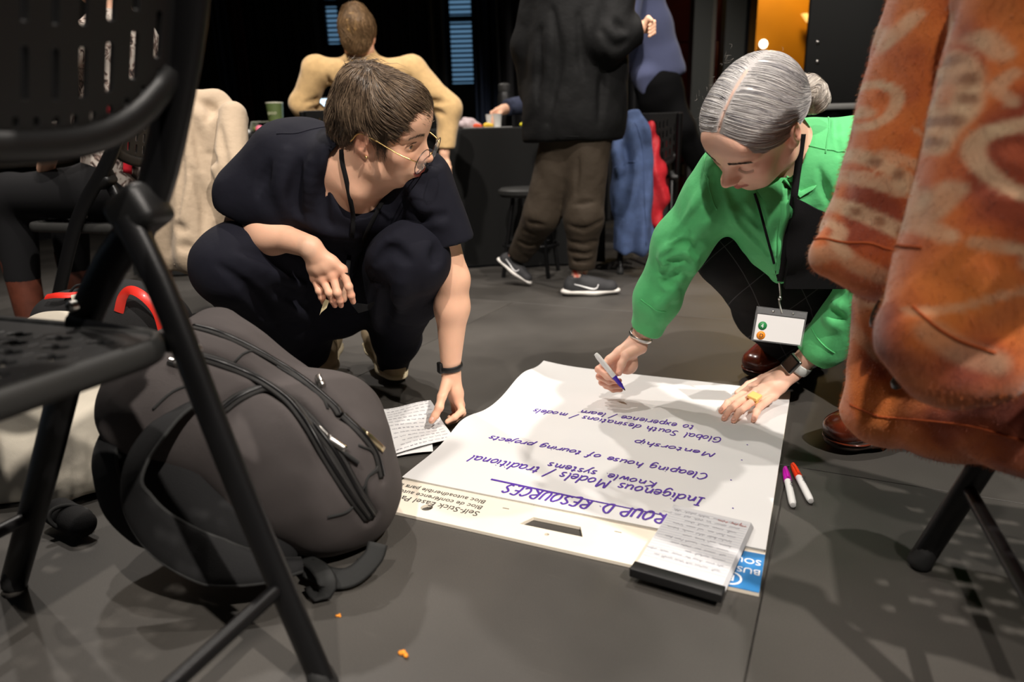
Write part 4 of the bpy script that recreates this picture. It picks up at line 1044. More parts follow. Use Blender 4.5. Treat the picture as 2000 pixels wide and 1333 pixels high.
# piping seams
for pl in ([(640, 1010), (690, 985), (715, 945)], [(300, 800), (340, 765), (385, 748)], [(455, 712), (480, 690), (520, 690), (600, 755), (640, 800)], [(745, 900), (715, 940), (725, 1000)], [(700, 870), (735, 905), (720, 930)]):
    g = smooth_path(hit(bag, pl, 0, 1.05), 24); g = project_in(bag, g, .001); link('piping', mesh_np('piping', *tube_np(g, .0022, 6)), M['webbing'], root)
def pull(px, py, px2, py2, m, L1=.02):
    a, b_ = hit(bag, [(px, py), (px2, py2)], .004, 1.0); d = (b_-a)/np.linalg.norm(b_-a); nr = grad(bag, a[None])[0]
    s = empty  # slider body, ring and tab
    v1 = tube_np(smooth_path([a, a+d*.012], 4), .0045, 8, .0065, True, nr); 
    o = multi('zip_slider', [v1], m, root)
    link('zip_pull', mesh_np('zip_pull', *tube_np(smooth_path([a+d*.010+nr*.004, (a+b_)/2+nr*.005, b_+nr*.003], 8), .0018, 8, .0055, True, nr)), m, o)
M['brass'] = mat('brass_worn', (.55, .46, .30), .3, 1.0)
pull(704, 842, 748, 880, M['brass']); pull(610, 828, 640, 855, M['steel']); pull(632, 850, 676, 880, M['steel']); pull(330, 705, 352, 712, M['steel']); pull(630, 755, 622, 735, M['steel'])
tube('pull_cord', hit(bag, [(660, 872), (680, 890), (700, 905)], .006, 1.0), .003, M['webbing'], root, n=10)
# straps, back panel and webbing
sp = SDF()
sp.ell(W(345, 930, 1.02), (.13, .07, .085), R3(0, 30, 0), k=.04); sp.ell(W(470, 1030, .96), (.10, .06, .05), R3(0, 35, 0), k=.05)
sp.plane(V(-.4, .9, .006), (0, 0, -1), k=.01)
sp.disp(lambda x, y, z: .0025*sn(x, y, z, 40, 3))
link('back_panel', sp.mesh('back_panel', .005), M['pack_black'], root)
for pts_ in ([W(372, 792, .975), W(318, 830, .93), W(268, 900, .90), W(262, 965, .885), W(312, 1040, .87), W(410, 1095, .865), W(520, 1112, .87), W(590, 1104, .89)], [W(262, 800, 1.02), W(215, 850, 1.0), W(205, 910, .97), W(228, 975, .95), W(300, 1035, .935), W(390, 1075, .93)]):
    P_ = smooth_path(pts_, 40); wdt = .034*np.r_[np.linspace(.8, 1, 10), np.ones(18), np.linspace(1, .35, 12)]
    P_[:, 2] = np.maximum(P_[:, 2], .012)
    link('shoulder_strap', mesh_np('shoulder_strap', *tube_np(P_, .0075, 12, wdt, True, V(-.55, -.55, .62))), M['pack_black'], root)
    for k_ in (-1, 1): 
        T_, N_, B_ = frames(P_); nn = V(-.55, -.55, .62); sd_ = np.cross(T_, nn); sd_ /= np.linalg.norm(sd_, axis=1)[:, None]
        link('strap_piping', mesh_np('strap_piping', *tube_np(P_+sd_*(wdt*.93)[:, None]*k_, .003, 6)), M['webbing'], root)
link('webbing_strap', mesh_np('webbing_strap', *tube_np(smooth_path([F(600, 1110, .03), F(650, 1130, .02), F(690, 1125, .02), F(728, 1090, .035), F(738, 1062, .05)], 20), .0025, 8, .016, True, V(.3, -.6, .7))), M['webbing'], root)
link('webbing_end', mesh_np('webbing_end', *tube_np(smooth_path([F(598, 1092, .03), F(626, 1112, .04), F(640, 1142, .03), F(625, 1160, .012), F(612, 1146, .01)], 16), .0025, 8, .015, True, V(.5, -.5, .7))), M['webbing'], root)
# ================================================================== TOTE behind the chair
M['canvas'] = mat('canvas', rgb(196, 188, 172), .85, weave=.5, wscale=1600, var=.05, vscale=12, bump=.3, bscale=60, bdist=.004)
tote = SDF(); tote.cap(W(95, 935, 1.32), W(120, 700, 1.40), .105, .10, k=.05); tote.cap(W(165, 950, 1.25), W(200, 740, 1.42), .06, .06, k=.05); tote.ell(W(30, 880, 1.3), (.12, .09, .13), k=.06)
tote.plane(V(-1, 1.3, .004), (0, 0, -1), k=.01); tote.disp(lambda x, y, z: .007*sn(x, y, z, 24, 4)+.004*sn(x, y, z, 50, 6))
tote.ell(W(120, 690, 1.40), (.11, .06, .07), k=.04)
rt = empty('tote_bag', tuple(F(110, 1000)), 'off-white canvas tote slumped under the seat of the perforated chair', 'bag')
link('body', tote.mesh('body', .006), M['canvas'], rt)
tube('handle', [W(40, 700, 1.42), W(60, 640, 1.44), W(130, 635, 1.44), W(170, 700, 1.42)], .002, M['canvas'], rt, n=20, seg=8, r2=.009, normal=V(0, -1, 0))
sh = SDF(); sh.cap(F(115, 1000, .03), F(160, 1025, .028), .026, .024, flat=.6, n=V(.3, -.7, .64), k=.01)
so = empty('strap_pad', tuple(F(140, 1040)), 'dark ribbed strap pad with grey edging lying under the chair', 'strap')
link('pad', sh.mesh('pad', .004), M['pack_black'], so)
link('edging', mesh_np('edging', *tube_np(np.array([F(138, 1012, .03)+V(.6, .25, -.3)*.047*math.cos(t)+V(.1, .5, .6)*.030*math.sin(t)*.9 for t in np.linspace(0, 2*math.pi, 30)]), .004, 8)), M['webbing'], so)
# ================================================================== HANDBAG with red strap
hb = SDF(); c = W(250, 640, 1.62); hb.ell(c, (.16, .08, .12), k=.02); hb.ell(W(160, 640, 1.66), (.12, .08, .10), k=.04); hb.disp(lambda x, y, z: .004*sn(x, y, z, 30, 5))
hb.plane(V(-1, 1.6, .004), (0, 0, -1), k=.01)
rh = empty('handbag', tuple(V(c[0], c[1], 0)), 'dark handbag with a shiny red strap standing behind the perforated chair', 'bag')
hb.cap(V(c[0], c[1], .03), V(c[0], c[1], .15), .10, .10, k=.04)
link('body', hb.mesh('body', .006), M['pack_black'], rh)
M['red_leather'] = mat('red_leather', rgb(205, 45, 35), .35, bump=.1, bscale=500, coat=.3)
tube('strap', [W(232, 610, 1.55), W(240, 580, 1.54), W(256, 567, 1.53), W(284, 582, 1.52), W(308, 612, 1.52), W(322, 660, 1.53)], .002, M['red_leather'], rh, n=30, seg=10, r2=.011, normal=V(.35, -.85, .4))
tube('strap', [W(90, 580, 1.6), W(110, 577, 1.58), W(135, 577, 1.58), W(180, 572, 1.6)], .002, M['red_leather'], rh, n=14, seg=8, r2=.008, normal=V(0, -.7, .7))
tube('cord', [W(120, 600, 1.6), W(150, 558, 1.6), W(190, 570, 1.6), W(200, 610, 1.6)], .003, M['pack_black'], rh, n=20)
tube('label_tag', [W(140, 582, 1.57), W(165, 578, 1.57)], .002, M['canvas'], rh, n=4, r2=.007, normal=V(0, -1, .3))
# ================================================================== BEIGE JACKET over the chair back
M['beige'] = mat('beige_cotton', rgb(158, 140, 118), .85, var=.05, vscale=18, weave=.3, wscale=1800, bump=.55, bscale=34, bdist=.006, sheen=.1)
jk = SDF()
s3 = V(S1[0], S1[1], 0); b3 = V(B1[0], B1[1], 0)
def C2(a, b_, z): return C2O+s3*a+b3*b_+V(0, 0, z)
jk.chain([W(300, 205, 2.32), W(360, 196, 2.34), W(425, 200, 2.38), W(462, 232, 2.36)], [.035, .035, .036, .034], k=.03)
jk.cap(W(320, 240, 2.3), W(345, 500, 2.24), .055, .07, k=.05); jk.cap(W(375, 240, 2.3), W(390, 495, 2.2), .055, .075, k=.05)
jk.cap(W(440, 250, 2.32), W(440, 495, 2.25), .05, .07, k=.05)
jk.chain([W(455, 225, 2.26), W(452, 330, 2.16), W(470, 420, 2.12), W(478, 470, 2.12)], [.042, .05, .046, .045], k=.018)   # sleeve
jk.cap(W(240, 250, 2.34), W(290, 440, 2.3), .03, .05, k=.04)
jk.plane(W(380, 531, 2.2), (0, 0, -1), k=.006); jk.plane(C2(.140, .2, .6), s3, k=.01, lo=C2(.140, .2, .6)-1.0, hi=V(9, 9, .80))
jk.disp(lambda x, y, z: .004*sn(x, y, z*.6, 30, 2)+.005*np.sin(x*55+2.5*np.sin(z*7)+z*10)*np.clip((.78-z)*4, 0, 1))
folds(jk, [[(365, 215), (385, 260), (392, 330)], [(400, 200), (415, 215), (405, 235)], [(430, 250), (440, 330), (455, 400)], [(345, 250), (352, 340), (345, 420)], [(375, 330), (400, 400), (395, 470)], [(340, 440), (365, 450)], [(350, 480), (380, 485)], [(420, 440), (430, 510)], [(410, 300), (425, 340)]], .014, .018, 2.15)
rj = empty('jacket', tuple(C2(.1, .2, 0)), 'beige cotton jacket draped over the back of a folding chair', 'jacket')
rj.location.z = W(380, 531, 2.2)[2]
link('cloth', jk.mesh('cloth', .007), M['beige'], rj)
g = smooth_path(project_in(jk, [W(330, 522, 2.15), W(380, 523, 2.1), W(430, 524, 2.13), W(465, 522, 2.16)], .0005), 30); link('hem_seam', mesh_np('hem_seam', *tube_np(g, .0025, 6)), M['beige'], rj)
# ================================================================== ORANGE FUR-LIKE COAT over the right chair
coat = SDF()
coat.cap(W(1905, -80, 1.0), W(1762, 470, 1.0), .078, .092, k=.05)
coat.cap(W(1835, 30, 1.02), W(1672, 455, 1.02), .026, .044, k=.05)
coat.cap(W(1850, 100, 1.03), W(1800, 480, 1.02), .09, .095, k=.05)
coat.chain([W(1622, 500, .99), W(1700, 512, .97), W(1790, 515, .96)], [.030, .038, .036], k=.03)     # turned cuff of the hem
# lower body of the coat, hanging behind
coat.chain([W(1800, 480, 1.07), W(1775, 640, 1.06), W(1745, 800, 1.04)], [.08, .068, .055], k=.04)
coat.chain([W(1735, 800, 1.04), W(1850, 820, .96), W(1990, 845, .86), W(2120, 870, .78)], [.055, .055, .05, .05], k=.04)
coat.cap(W(1720, 600, 1.05), W(1688, 800, 1.03), .030, .032, k=.04)
coat.cap(W(1960, 500, .98), W(2010, 780, .92), .10, .08, k=.05); coat.cap(W(2090, 300, .93), W(2080, 800, .86), .10, .085, k=.05)
# near sleeve
coat.cap(W(2010, -60, .84), W(1880, 560, .80), .062, .075, k=.02)
coat.cap(W(2080, 0, .82), W(1985, 480, .78), .07, .09, k=.05)
coat.chain([W(1880, 560, .80), W(1820, 650, .78), W(1850, 715, .77)], [.075, .055, .04], k=.03)
coat.chain([W(1850, 715, .77), W(1925, 700, .76), W(2010, 640, .75)], [.045, .045, .05], k=.03)
coat.cap(V(.72, .97, 1.0), V(.575, .585, 1.0), .065, .065, k=.05); coat.cap(W(1905, -80, 1.0), V(.70, .95, .99), .078, .07, k=.05); coat.cap(W(2010, -60, .84), V(.63, .74, .99), .062, .07, k=.05); coat.cap(W(2080, 0, .82), V(.60, .66, .99), .07, .07, k=.05); [coat.cap(V(.735, .945, .99)*(1-t)+V(.60, .60, .99)*t+V(.936, -.351, 0)*.02, V(.735, .945, .80)*(1-t)+V(.60, .60, .76)*t+V(.936, -.351, 0)*.085, .05, .034, k=.05) for t in (.05, .35, .65, .95)]
coat.plane(V(.64, .956, 0)+V(.936, -.351, 0)*.150, V(.936, -.351, 0), k=.01, lo=V(.4, .4, .1), hi=V(1.3, 1.3, .64))
coat.disp(lambda x, y, z: .004*sn(x, y, z, 38, 1)+.002*sn(x, y, z, 90, 3))
me = coat.mesh('cloth', .0055)
co = vco(me)
# printed paisley: strokes given on the cloth, measured across the front (x-z) at the depth of each fold
def polyd(pts2, path):
    path = np.asarray(path, float); d = np.full(len(pts2), 9.0)
    for i in range(len(path)-1):
        a, b = path[i], path[i+1]; ab = b-a; t = np.clip(((pts2-a)@ab)/(ab@ab+1e-12), 0, 1); d = np.minimum(d, np.linalg.norm(pts2-a-t[:, None]*ab, axis=1))
    return d
def print_pattern(co):
    x, y, z = co[:, 0], co[:, 1], co[:, 2]; P2 = np.c_[x, z]
    n1 = sn(x, y, z, 17, 2)+.6*sn(x, y, z, 41, 5); n2 = sn(x, y, z, 120, 1)
    base = np.array(rgb(178, 84, 24))[None]*np.ones((len(co), 1)); rust = np.array(rgb(124, 46, 12)); gold = np.array(rgb(192, 108, 38)); cream = np.array(rgb(190, 160, 126)); brown = np.array(rgb(120, 74, 44))
    t = np.clip(n1*1.5+.35+.25*n2, 0, 1)[:, None]; c = base*(1-t)+rust*t; t = np.clip(-n1*1.2+.1-.2*n2, 0, 1)[:, None]; c = c*(1-t)+gold*t
    def stroke(px, Y, w, colr, amp=1.0, dots=False):
        nonlocal c
        pth = smooth_path([W(a, b, Y)[[0, 2]] for a, b in px], 6*len(px)); d = polyd(P2, pth); near = (y > .845) if Y > .85 else (y <= .845)
        m = np.clip((w-d)/(w*.45), 0, 1)*amp*near*(.75+.25*n2); c = c*(1-m[:, None])+colr*m[:, None]
        if dots:
            s = np.cumsum(np.r_[0, np.linalg.norm(np.diff(pth, axis=0), axis=1)]); 
            for q in np.arange(.012, s[-1], .024):
                i = np.searchsorted(s, q); 
                if i >= len(pth): break
                dd = np.linalg.norm((P2-pth[i])/V(1.0, 1.25), axis=1); m = np.clip((.0075-dd)/.004, 0, 1)*near; c = c*(1-m[:, None]*.85)+brown*m[:, None]*.85
    Ya, Yb = .93, .75
    stroke([(1670, 255), (1690, 275), (1740, 320), (1790, 370), (1850, 410)], Ya, .011, cream, dots=True)
    stroke([(1625, 372), (1660, 395), (1720, 430), (1780, 470)], Ya, .013, cream, dots=True)
    stroke([(1670, 255), (1720, 255), (1765, 225), (1782, 180), (1765, 155), (1748, 165)], Ya, .006, cream)
    stroke([(1700, 205), (1735, 185)], Ya, .007, cream); stroke([(1738, 205), (1745, 215)], Ya, .009, cream, .9)
    stroke([(1665, 362), (1710, 355), (1760, 375)], Ya, .009, cream, .9); stroke([(1650, 350), (1720, 340), (1775, 380), (1790, 420)], Ya, .0035, cream, .8)
    stroke([(1725, 150), (1780, 75), (1820, 20)], Ya, .008, cream, .8); stroke([(1750, 300), (1795, 325), (1805, 290)], Ya, .008, cream, .7)
    stroke([(1660, 440), (1672, 455), (1660, 475)], Ya, .008, cream, .8); stroke([(1610, 520), (1650, 500), (1680, 520), (1720, 540)], Ya, .014, cream, .55); stroke([(1655, 480), (1665, 500)], Ya, .01, cream, .7)
    stroke([(1790, 250), (1815, 285), (1850, 320)], Ya, .003, cream, .6); stroke([(1830, 160), (1860, 60), (1900, 40)], Ya, .005, cream, .5); stroke([(1700, 600), (1690, 650), (1720, 700)], 1.0, .01, cream, .5); stroke([(1690, 560), (1715, 600)], 1.0, .009, cream, .6)
    stroke([(1935, 70), (1945, 130), (1930, 200), (1900, 250), (1880, 290)], Yb, .010, cream, dots=True)
    stroke([(1880, 370), (1860, 400), (1835, 440), (1850, 460)], Yb, .011, cream, .8); stroke([(1990, 240), (1930, 265), (1915, 320), (1945, 370), (1990, 380)], Yb, .009, cream)
    stroke([(1960, 300), (1985, 320), (1990, 350)], Yb, .012, np.array(rgb(178, 84, 50)), .8); stroke([(1975, 60), (1985, 100)], Yb, .01, cream, .8); stroke([(1880, 470), (1930, 475), (1980, 485)], Yb, .008, cream, .7)
    stroke([(1780, 610), (1850, 590), (1920, 560), (1990, 545)], Yb, .006, cream, .55); stroke([(1800, 640), (1840, 670), (1900, 690)], Yb, .018, cream, .45); stroke([(1950, 500), (1990, 510)], Yb, .012, cream, .5); stroke([(1990, 140), (1965, 170), (1975, 200)], Yb, .007, cream, .7)
    return c
set_col(me, print_pattern(co))
M['coat'] = mat('printed_plush', (.5, .2, .05), .9, attr=True, bump=.5, bscale=500, sheen=.35)
rc = empty('coat', (.62, .95, float(co[:, 2].min())), 'long orange plush coat with cream paisley print draped over the chair', 'coat')
link('cloth', me, M['coat'], rc)
# plush pile
rs = np.random.RandomState(3); vis = np.where(co[:, 1] < 1.2)[0]; pick = rs.choice(len(co), 34000)
P0 = co[pick]+rs.normal(0, .002, (len(pick), 3)); nr = grad(coat, P0); P0 = project_in(coat, P0, 0, 2)
dr = nr+rs.normal(0, .45, nr.shape)+V(0, 0, -.5); dr /= np.linalg.norm(dr, axis=1)[:, None]; Lh = rs.uniform(.003, .0065, (len(pick), 1))
P1 = P0+dr*Lh*.55; P2_ = P0+dr*Lh+V(0, 0, -1)*Lh*.25
fur = strands('pile', np.stack([P0-nr*.001, P1, P2_], 1), .00026, M['coat'], rc, print_pattern(P0)*rs.uniform(.8, 1.15, (len(pick), 1)), sides=3); tag(fur, kind='stuff')
for px, Y in (([(1592, 468), (1650, 474), (1720, 482), (1800, 484)], .9), ([(1782, 598), (1830, 640), (1880, 668), (1945, 690)], .7), ([(1660, 790), (1720, 815), (1800, 822), (1900, 835), (2000, 862)], .95)):
    g = smooth_path(hit(coat, px, 0, Y), 40); link('seam', mesh_np('seam', *tube_np(project_in(coat, g, .0002), .0018, 8)), mat('seam_rust', rgb(150, 66, 20), .9), rc)
def toggle(p, q, Y): 
    a, b = W(*p, Y), W(*q, Y); v, f = tube_np(smooth_path([a, (a+b)/2, b], 9), np.array([.003, .006, .008, .009, .009, .009, .008, .006, .003]), 10); link('toggle', mesh_np('toggle', v, f), mat('horn_button', (.02, .015, .012), .3), rc)
toggle((1735, 575), (1702, 640), .955); toggle((1745, 760), (1762, 735), .93)
# ================================================================== PERSON in navy, squatting, reading from the sheet
lw = empty('person', tuple(F(700, 720)), 'squatting person in navy clothes with cropped brown hair and round glasses', 'person')
LR = np.array([[-0.316, 0.917, 0.243], [-0.89, -0.198, -0.411], [-0.328, -0.346, 0.879]])
LO = V(-.2447, 1.430, .6988)
P0, P1, P2, P3 = W(640, 560, 1.88), W(655, 490, 1.76), W(690, 405, 1.57), W(695, 335, 1.50)
tn = V(.05, -.62, -.78); tn /= np.linalg.norm(tn)
SL, SR = W(548, 312, 1.54), W(828, 352, 1.50)
def lw_torso(s, g=0.0, k=.03):
    s.chain([P0, P1, P2, P3], [.135+g, .118+g, .122+g, .10+g], k=k, flat=.74, n=tn)
    s.cap(W(585, 318, 1.55), W(805, 352, 1.53), .068+g, .066+g, k=.04)
    s.ell(W(645, 400, 1.53), (.058+g,)*3, k=.05); s.ell(W(748, 405, 1.53), (.058+g,)*3, k=.05)
    s.ell(W(610, 300, 1.60), (.085+g, .08+g, .065+g), k=.05)
ELL, WRL = W(478, 442, 1.57), W(606, 482, 1.42)      # elbow and wrist of the arm resting on the knee
ELR, WRR = W(884, 545, 1.52), W(880, 722, 1.545)     # reaching arm
skin = SDF()
h = head_sdf(skin, LR, LO, .945, 'open', .004, muz=.009)
skin.chain([h.p((0, -.022, -.045)), h.p((0, -.012, -.085)), P3+V(.01, -.01, -.01)], [.052, .053, .066], k=.03)
skin.cap(h.p((.012, .012, -.085)), W(700, 372, 1.44), .018, .02, k=.03)
lw_torso(skin, -.008)
skin.chain([SL, ELL, WRL], [.046, .040, .0235], k=.02); skin.ell(ELL*.6+WRL*.4, (.042, .042, .042), k=.04)
skin.chain([SR, ELR, ELR*.7+WRR*.3, WRR], [.046, .036, .038, .0225], k=.02)
for a in ((W(575, 540, 1.86), W(462, 512, 1.52), W(622, 690, 1.95)), (W(715, 545, 1.84), W(803, 492, 1.50), W(765, 690, 1.94))): skin.chain([*a], [.06, .035, .03], k=.02)
# hand on the knee
kn = [W(669, 527, 1.425), W(650, 539, 1.425), W(631, 546, 1.43), W(615, 544, 1.44)]
fg = [[kn[0], W(681, 560, 1.42), W(686, 577, 1.425), W(690, 590, 1.435)], [kn[1], W(659, 572, 1.415), W(664, 587, 1.425), W(666, 597, 1.44)],
      [kn[2], W(643, 572, 1.42), W(650, 587, 1.43), W(654, 597, 1.445)], [kn[3], W(624, 568, 1.435), W(629, 581, 1.44), W(632, 591, 1.45)]]
hand(skin, WRL, kn, fg, [WRL+V(.01, .01, -.02), W(655, 540, 1.46), W(668, 565, 1.475), W(672, 585, 1.48)], rw=.026, fr=.0080)
for t in ((640, 505, 618, 490), (655, 500, 625, 482)): pass
# hand pinching the sheet
kr = [W(896, 786, 1.535), W(899, 792, 1.55), W(896, 797, 1.565), W(890, 800, 1.575)]
fr_ = [[kr[0], W(902, 803, 1.52), W(888, 816, 1.50), W(874, 824, 1.495)], [kr[1], W(903, 808, 1.54), W(888, 820, 1.52), W(876, 826, 1.515)], [kr[2], W(898, 810, 1.555), W(886, 818, 1.54), W(876, 822, 1.535)], [kr[3], W(893, 810, 1.57), W(884, 814, 1.56), W(878, 816, 1.555)]]
hand(skin, WRR, kr, fr_, [WRR+V(-.005, -.005, -.02), W(863, 775, 1.50), W(858, 796, 1.485), W(850, 812, 1.48), W(843, 822, 1.478)], rw=.026, fr=.0082)
Z = []
hp = np.array([h.p(q) for q in ((.085, .02, 0), (-.085, .02, 0), (0, .128, -.04), (0, .07, -.125), (.06, .06, -.10), (-.06, .06, -.10), (0, -.02, .05), (0, .09, .05))]); a, b = around(hp, .012); Z.append((a, b, .0021))
a, b = around(np.vstack([kn]+fg+[[WRL]]), .018); Z.append((a, b, .0019)); a, b = around(np.vstack([kr]+fr_+[[WRR], [W(843, 822, 1.478)]]), .018); Z.append((a, b, .0019))
v, qd = skin_mesh(skin, .0042, Z)
v[:, 2] = np.maximum(v[:, 2], .004)
me = mesh_np('body', v, qd)
tipsL = [f[-1] for f in fg]+[f[2] for f in fg]+kn
set_col(me, paint_skin(v, h, SKIN, rgb(168, 58, 62), [(p, .016, .45) for p in tipsL]+[(p, .018, .4) for p in kr]+[(W(850, 812, 1.48), .015, .35)]))
body_lw = link('body', me, M['skin'], lw)
gz = h.R@V(.10, 1, .10)
for s in (1, -1): make_eye(h, s, gz, lw); brow_lash(h, skin, s, (.035, .022, .014), lw)
nails([W(843, 819, 1.470)], [W(843, 822, 1.478)-W(850, 812, 1.48)], [V(-.3, -.75, .6)], lw, .006)
# --- top
top = SDF(); lw_torso(top, .006)
top.cap(W(560, 318, 1.55), W(492, 385, 1.56), .082, .082, k=.05); top.cap(W(600, 330, 1.53), W(545, 405, 1.52), .07, .062, k=.05)
top.cap(W(824, 355, 1.50), W(874, 472, 1.505), .066, .060, k=.03)
top.cap(W(680, 470, 1.70), W(680, 540, 1.76), .12, .10, k=.04)
cutbox(top, W(882, 474, 1.50), ELR-SR, .085, .06)
cutbox(top, W(478, 420, 1.57), V(-.45, .05, -.9), .10, .06)
top.ell(LO+LR@(V(-.0355, .109, -.032)*.945), (.033, .033, .033), k=.012, mode='s')   # room for the far lens
# v neck
vn = [W(706, 262, 1.50), W(700, 330, 1.44), W(694, 390, 1.42), W(684, 434, 1.42)]
top.chain([*vn], [.062, .060, .054, .036], k=.004, mode='s')
top.cap(W(745, 300, 1.44), W(735, 380, 1.42), .05, .035, k=.006, mode='s')
ridges(top, [[(560, 300), (552, 360), (560, 420)], [(610, 320), (600, 400)], [(800, 360), (835, 415), (862, 440)], [(590, 425), (640, 450), (690, 462)]], .016, .022)
folds(top, [[(585, 320), (575, 390), (590, 430)], [(790, 395), (820, 428), (868, 420)], [(525, 320), (505, 380)], [(640, 300), (632, 400), (645, 440)]], .012, .014)
top.disp(lambda x, y, z: .0022*sn(x, y, z, 34, 1)+.001*sn(x, y, z, 75, 4))
M['navy'] = mat('navy_crepe', (.0062, .0064, .0125), .85, weave=.2, wscale=2500, bump=.15, bscale=90, bdist=.003, spec=.25)
link('top', top.mesh('top', .0045), M['navy'], lw)
g = smooth_path(hit(top, [(540, 262), (590, 258), (655, 249)], 0, 1.5), 16); link('shoulder_seam', mesh_np('shoulder_seam', *tube_np(project_in(top, g, .0004), .0011, 6)), M['navy'], lw)
# --- wide trousers
tr = SDF()
tr.chain([W(640, 560, 1.86), W(600, 545, 1.84)], [.15, .13], k=.05)
tr.chain([W(590, 545, 1.80), W(490, 512, 1.56), W(458, 516, 1.50)], [.11, .088, .076], k=.04)
tr.chain([W(452, 525, 1.53), W(530, 600, 1.72), W(590, 672, 1.90), W(598, 700, 1.93)], [.086, .092, .070, .056], k=.05)
tr.chain([W(520, 560, 1.62), W(568, 645, 1.84)], [.07, .066], k=.05)
tr.chain([W(720, 550, 1.80), W(790, 505, 1.56), W(806, 500, 1.48)], [.105, .084, .072], k=.04)
tr.chain([W(806, 508, 1.49), W(802, 560, 1.62), W(775, 660, 1.86), W(768, 715, 1.93)], [.074, .078, .058, .046], k=.05)
tr.cap(W(840, 500, 1.60), W(838, 545, 1.68), .04, .035, k=.04)
tr.plane(F(628, 742, .012)*V(1, 1, 0)+V(0, 0, .012), (0, 0, -1), k=.006)
ridges(tr, [[(490, 465), (550, 490), (600, 530)], [(470, 505), (530, 530), (590, 560)], [(722, 525), (745, 490), (785, 455)], [(742, 560), (738, 640)], [(545, 580), (600, 625)], [(785, 520), (780, 600)]], .020, .03, 1.6)
folds(tr, [[(475, 490), (540, 510), (600, 545)], [(540, 560), (600, 600)], [(735, 515), (765, 490), (800, 510)], [(758, 560), (752, 640)], [(855, 480), (848, 520)], [(430, 520), (480, 560), (540, 640)]], .015, .016, 1.6)
tr.disp(lambda x, y, z: .003*sn(x, y, z, 26, 2)+.0015*sn(x, y, z, 60, 5))
link('trousers', tr.mesh('trousers', .0055), M['navy'], lw)
# --- shoes
M['beige_knit'] = mat('beige_knit', rgb(176, 156, 124), .85, bump=.4, bscale=900, var=.06, vscale=40)
M['sole'] = mat('pale_sole', rgb(206, 192, 160), .6)
def slip_shoe(toe, heel, parent, lift=.06, wd=.040):
    toe = np.asarray(toe, float); heel = np.asarray(heel, float); d = heel-toe; L_ = np.linalg.norm(d); d /= L_; side = np.cross(d, V(0, 0, 1)); side /= np.linalg.norm(side); u = np.cross(side, d)
    s = SDF(); ball = toe+d*.065
    s.chain([toe+d*.03+V(0, 0, .034), ball+V(0, 0, .04), ball+(heel-ball)*.6+V(0, 0, .05), heel-d*.03+V(0, 0, .05)], [.030, .038, .036, .036], k=.025); s.plane(toe+V(0, 0, .016), -V(0, 0, 1), k=.004, lo=toe-.3, hi=toe+V(.3, .3, .018))
    link('shoe', s.mesh('shoe', .004), M['beige_knit'], parent)
    s2 = SDF(); s2.chain([toe+d*.03+V(0, 0, .012), ball+V(0, 0, .012), ball+(heel-ball)*.6+V(0, 0, .014+.0), heel-d*.03+V(0, 0, .014)], [.034, .042, .036, .036], k=.02, flat=.36, n=u*.3+V(0, 0, .954))
    s2.plane(toe+V(0, 0, .001), -V(0, 0, 1), k=.002)
    link('shoe_sole', s2.mesh('shoe_sole', .004), M['sole'], parent)
slip_shoe(F(782, 752), W(724, 672, 2.07), lw); slip_shoe(F(622, 752), W(652, 672, 2.07), lw)
# --- hair: cropped, swept forward
hc = SDF(); H = Loc(hc, h.R, h.o, h.S)
H.ell((0, -.016, .026), (.0825, .1020, .086), k=.01); H.ell((0, .035, .058), (.060, .055, .048), k=.03); H.ell((.012, -.045, .086), (.045, .045, .028), k=.03); H.ell((0, -.075, -.02), (.060, .045, .055), k=.03)
H.ell((.0, .115, -.040), (.10, .085, .086), R3(0, 10, 0), k=.004, mode='s'); H.ell((-.03, .095, -.02), (.07, .06, .05), k=.004, mode='s')
for s in (1, -1): H.ell((s*.085, .012, -.038), (.026, .034, .040), k=.005, mode='s'); H.ell((s*.09, -.012, -.012), (.022, .024, .034), k=.005, mode='s')
H.box((0, 0, -.16), (.2, .2, .085), rad=.01, k=.01, mode='s')
hc.disp(lambda x, y, z: .0022*sn(x, y, z, 75, 3)+.0015*sn(x, y, z, 160, 8))
hm = hc.mesh('hair', .0028); hv = vco(hm)
HB = hair_attr('hair_brown', .34)
set_col(hm, np.array((.034, .023, .015))*(1+.5*np.random.RandomState(1).rand(len(hv), 1)))
link('hair', hm, HB, lw)
rs = np.random.RandomState(5); crown = V(.012, -.050, .110)
def flowL(P, t):
    q = h.inv(P); d = q-crown; d /= np.linalg.norm(d, axis=1)[:, None]+1e-6
    fr = np.clip((q[:, 1]+.02)/.08, 0, 1)[:, None]; sw = V(-.55, .55, -.25)*fr+V(.0, .10, -.35)*(1-fr)
    d = d*.9+sw+.22*np.stack([np.sin(q[:, 1]*90+q[:, 2]*40), np.sin(q[:, 0]*80+q[:, 2]*70), np.sin(q[:, 0]*110)], 1); return d@h.R.T
rt_ = hv[rs.choice(len(hv), 5200)]; ex_ = hv[h.inv(hv)[:, 2] > .088]; rt_ = np.vstack([rt_, ex_[rs.choice(len(ex_), 700)]]); q = h.inv(rt_); keep = ~((q[:, 2] < -.035) & (q[:, 1] > -.03)) & ~((q[:, 1] > .066) & (q[:, 2] < .052)); rt_ = rt_[keep]; n = len(rt_); q = h.inv(rt_)
Ls = np.where(q[:, 2] > .05, rs.uniform(.0045, .0085, n), rs.uniform(.0025, .005, n))*np.where(q[:, 1] < -.06, .8, 1)
tp = flow_strands(hc, rt_, flowL, 8, Ls, .0005, rs.uniform(.001, .0065, n), rs, .16)
br = rs.rand(n, 1)**1.6; cl = np.array((.060, .040, .027))*(1-br)+np.array((.34, .24, .155))*br
strands('hair_strands', tp, rs.uniform(.0004, .0010, n), HB, lw, cl)['kind'] = 'stuff'
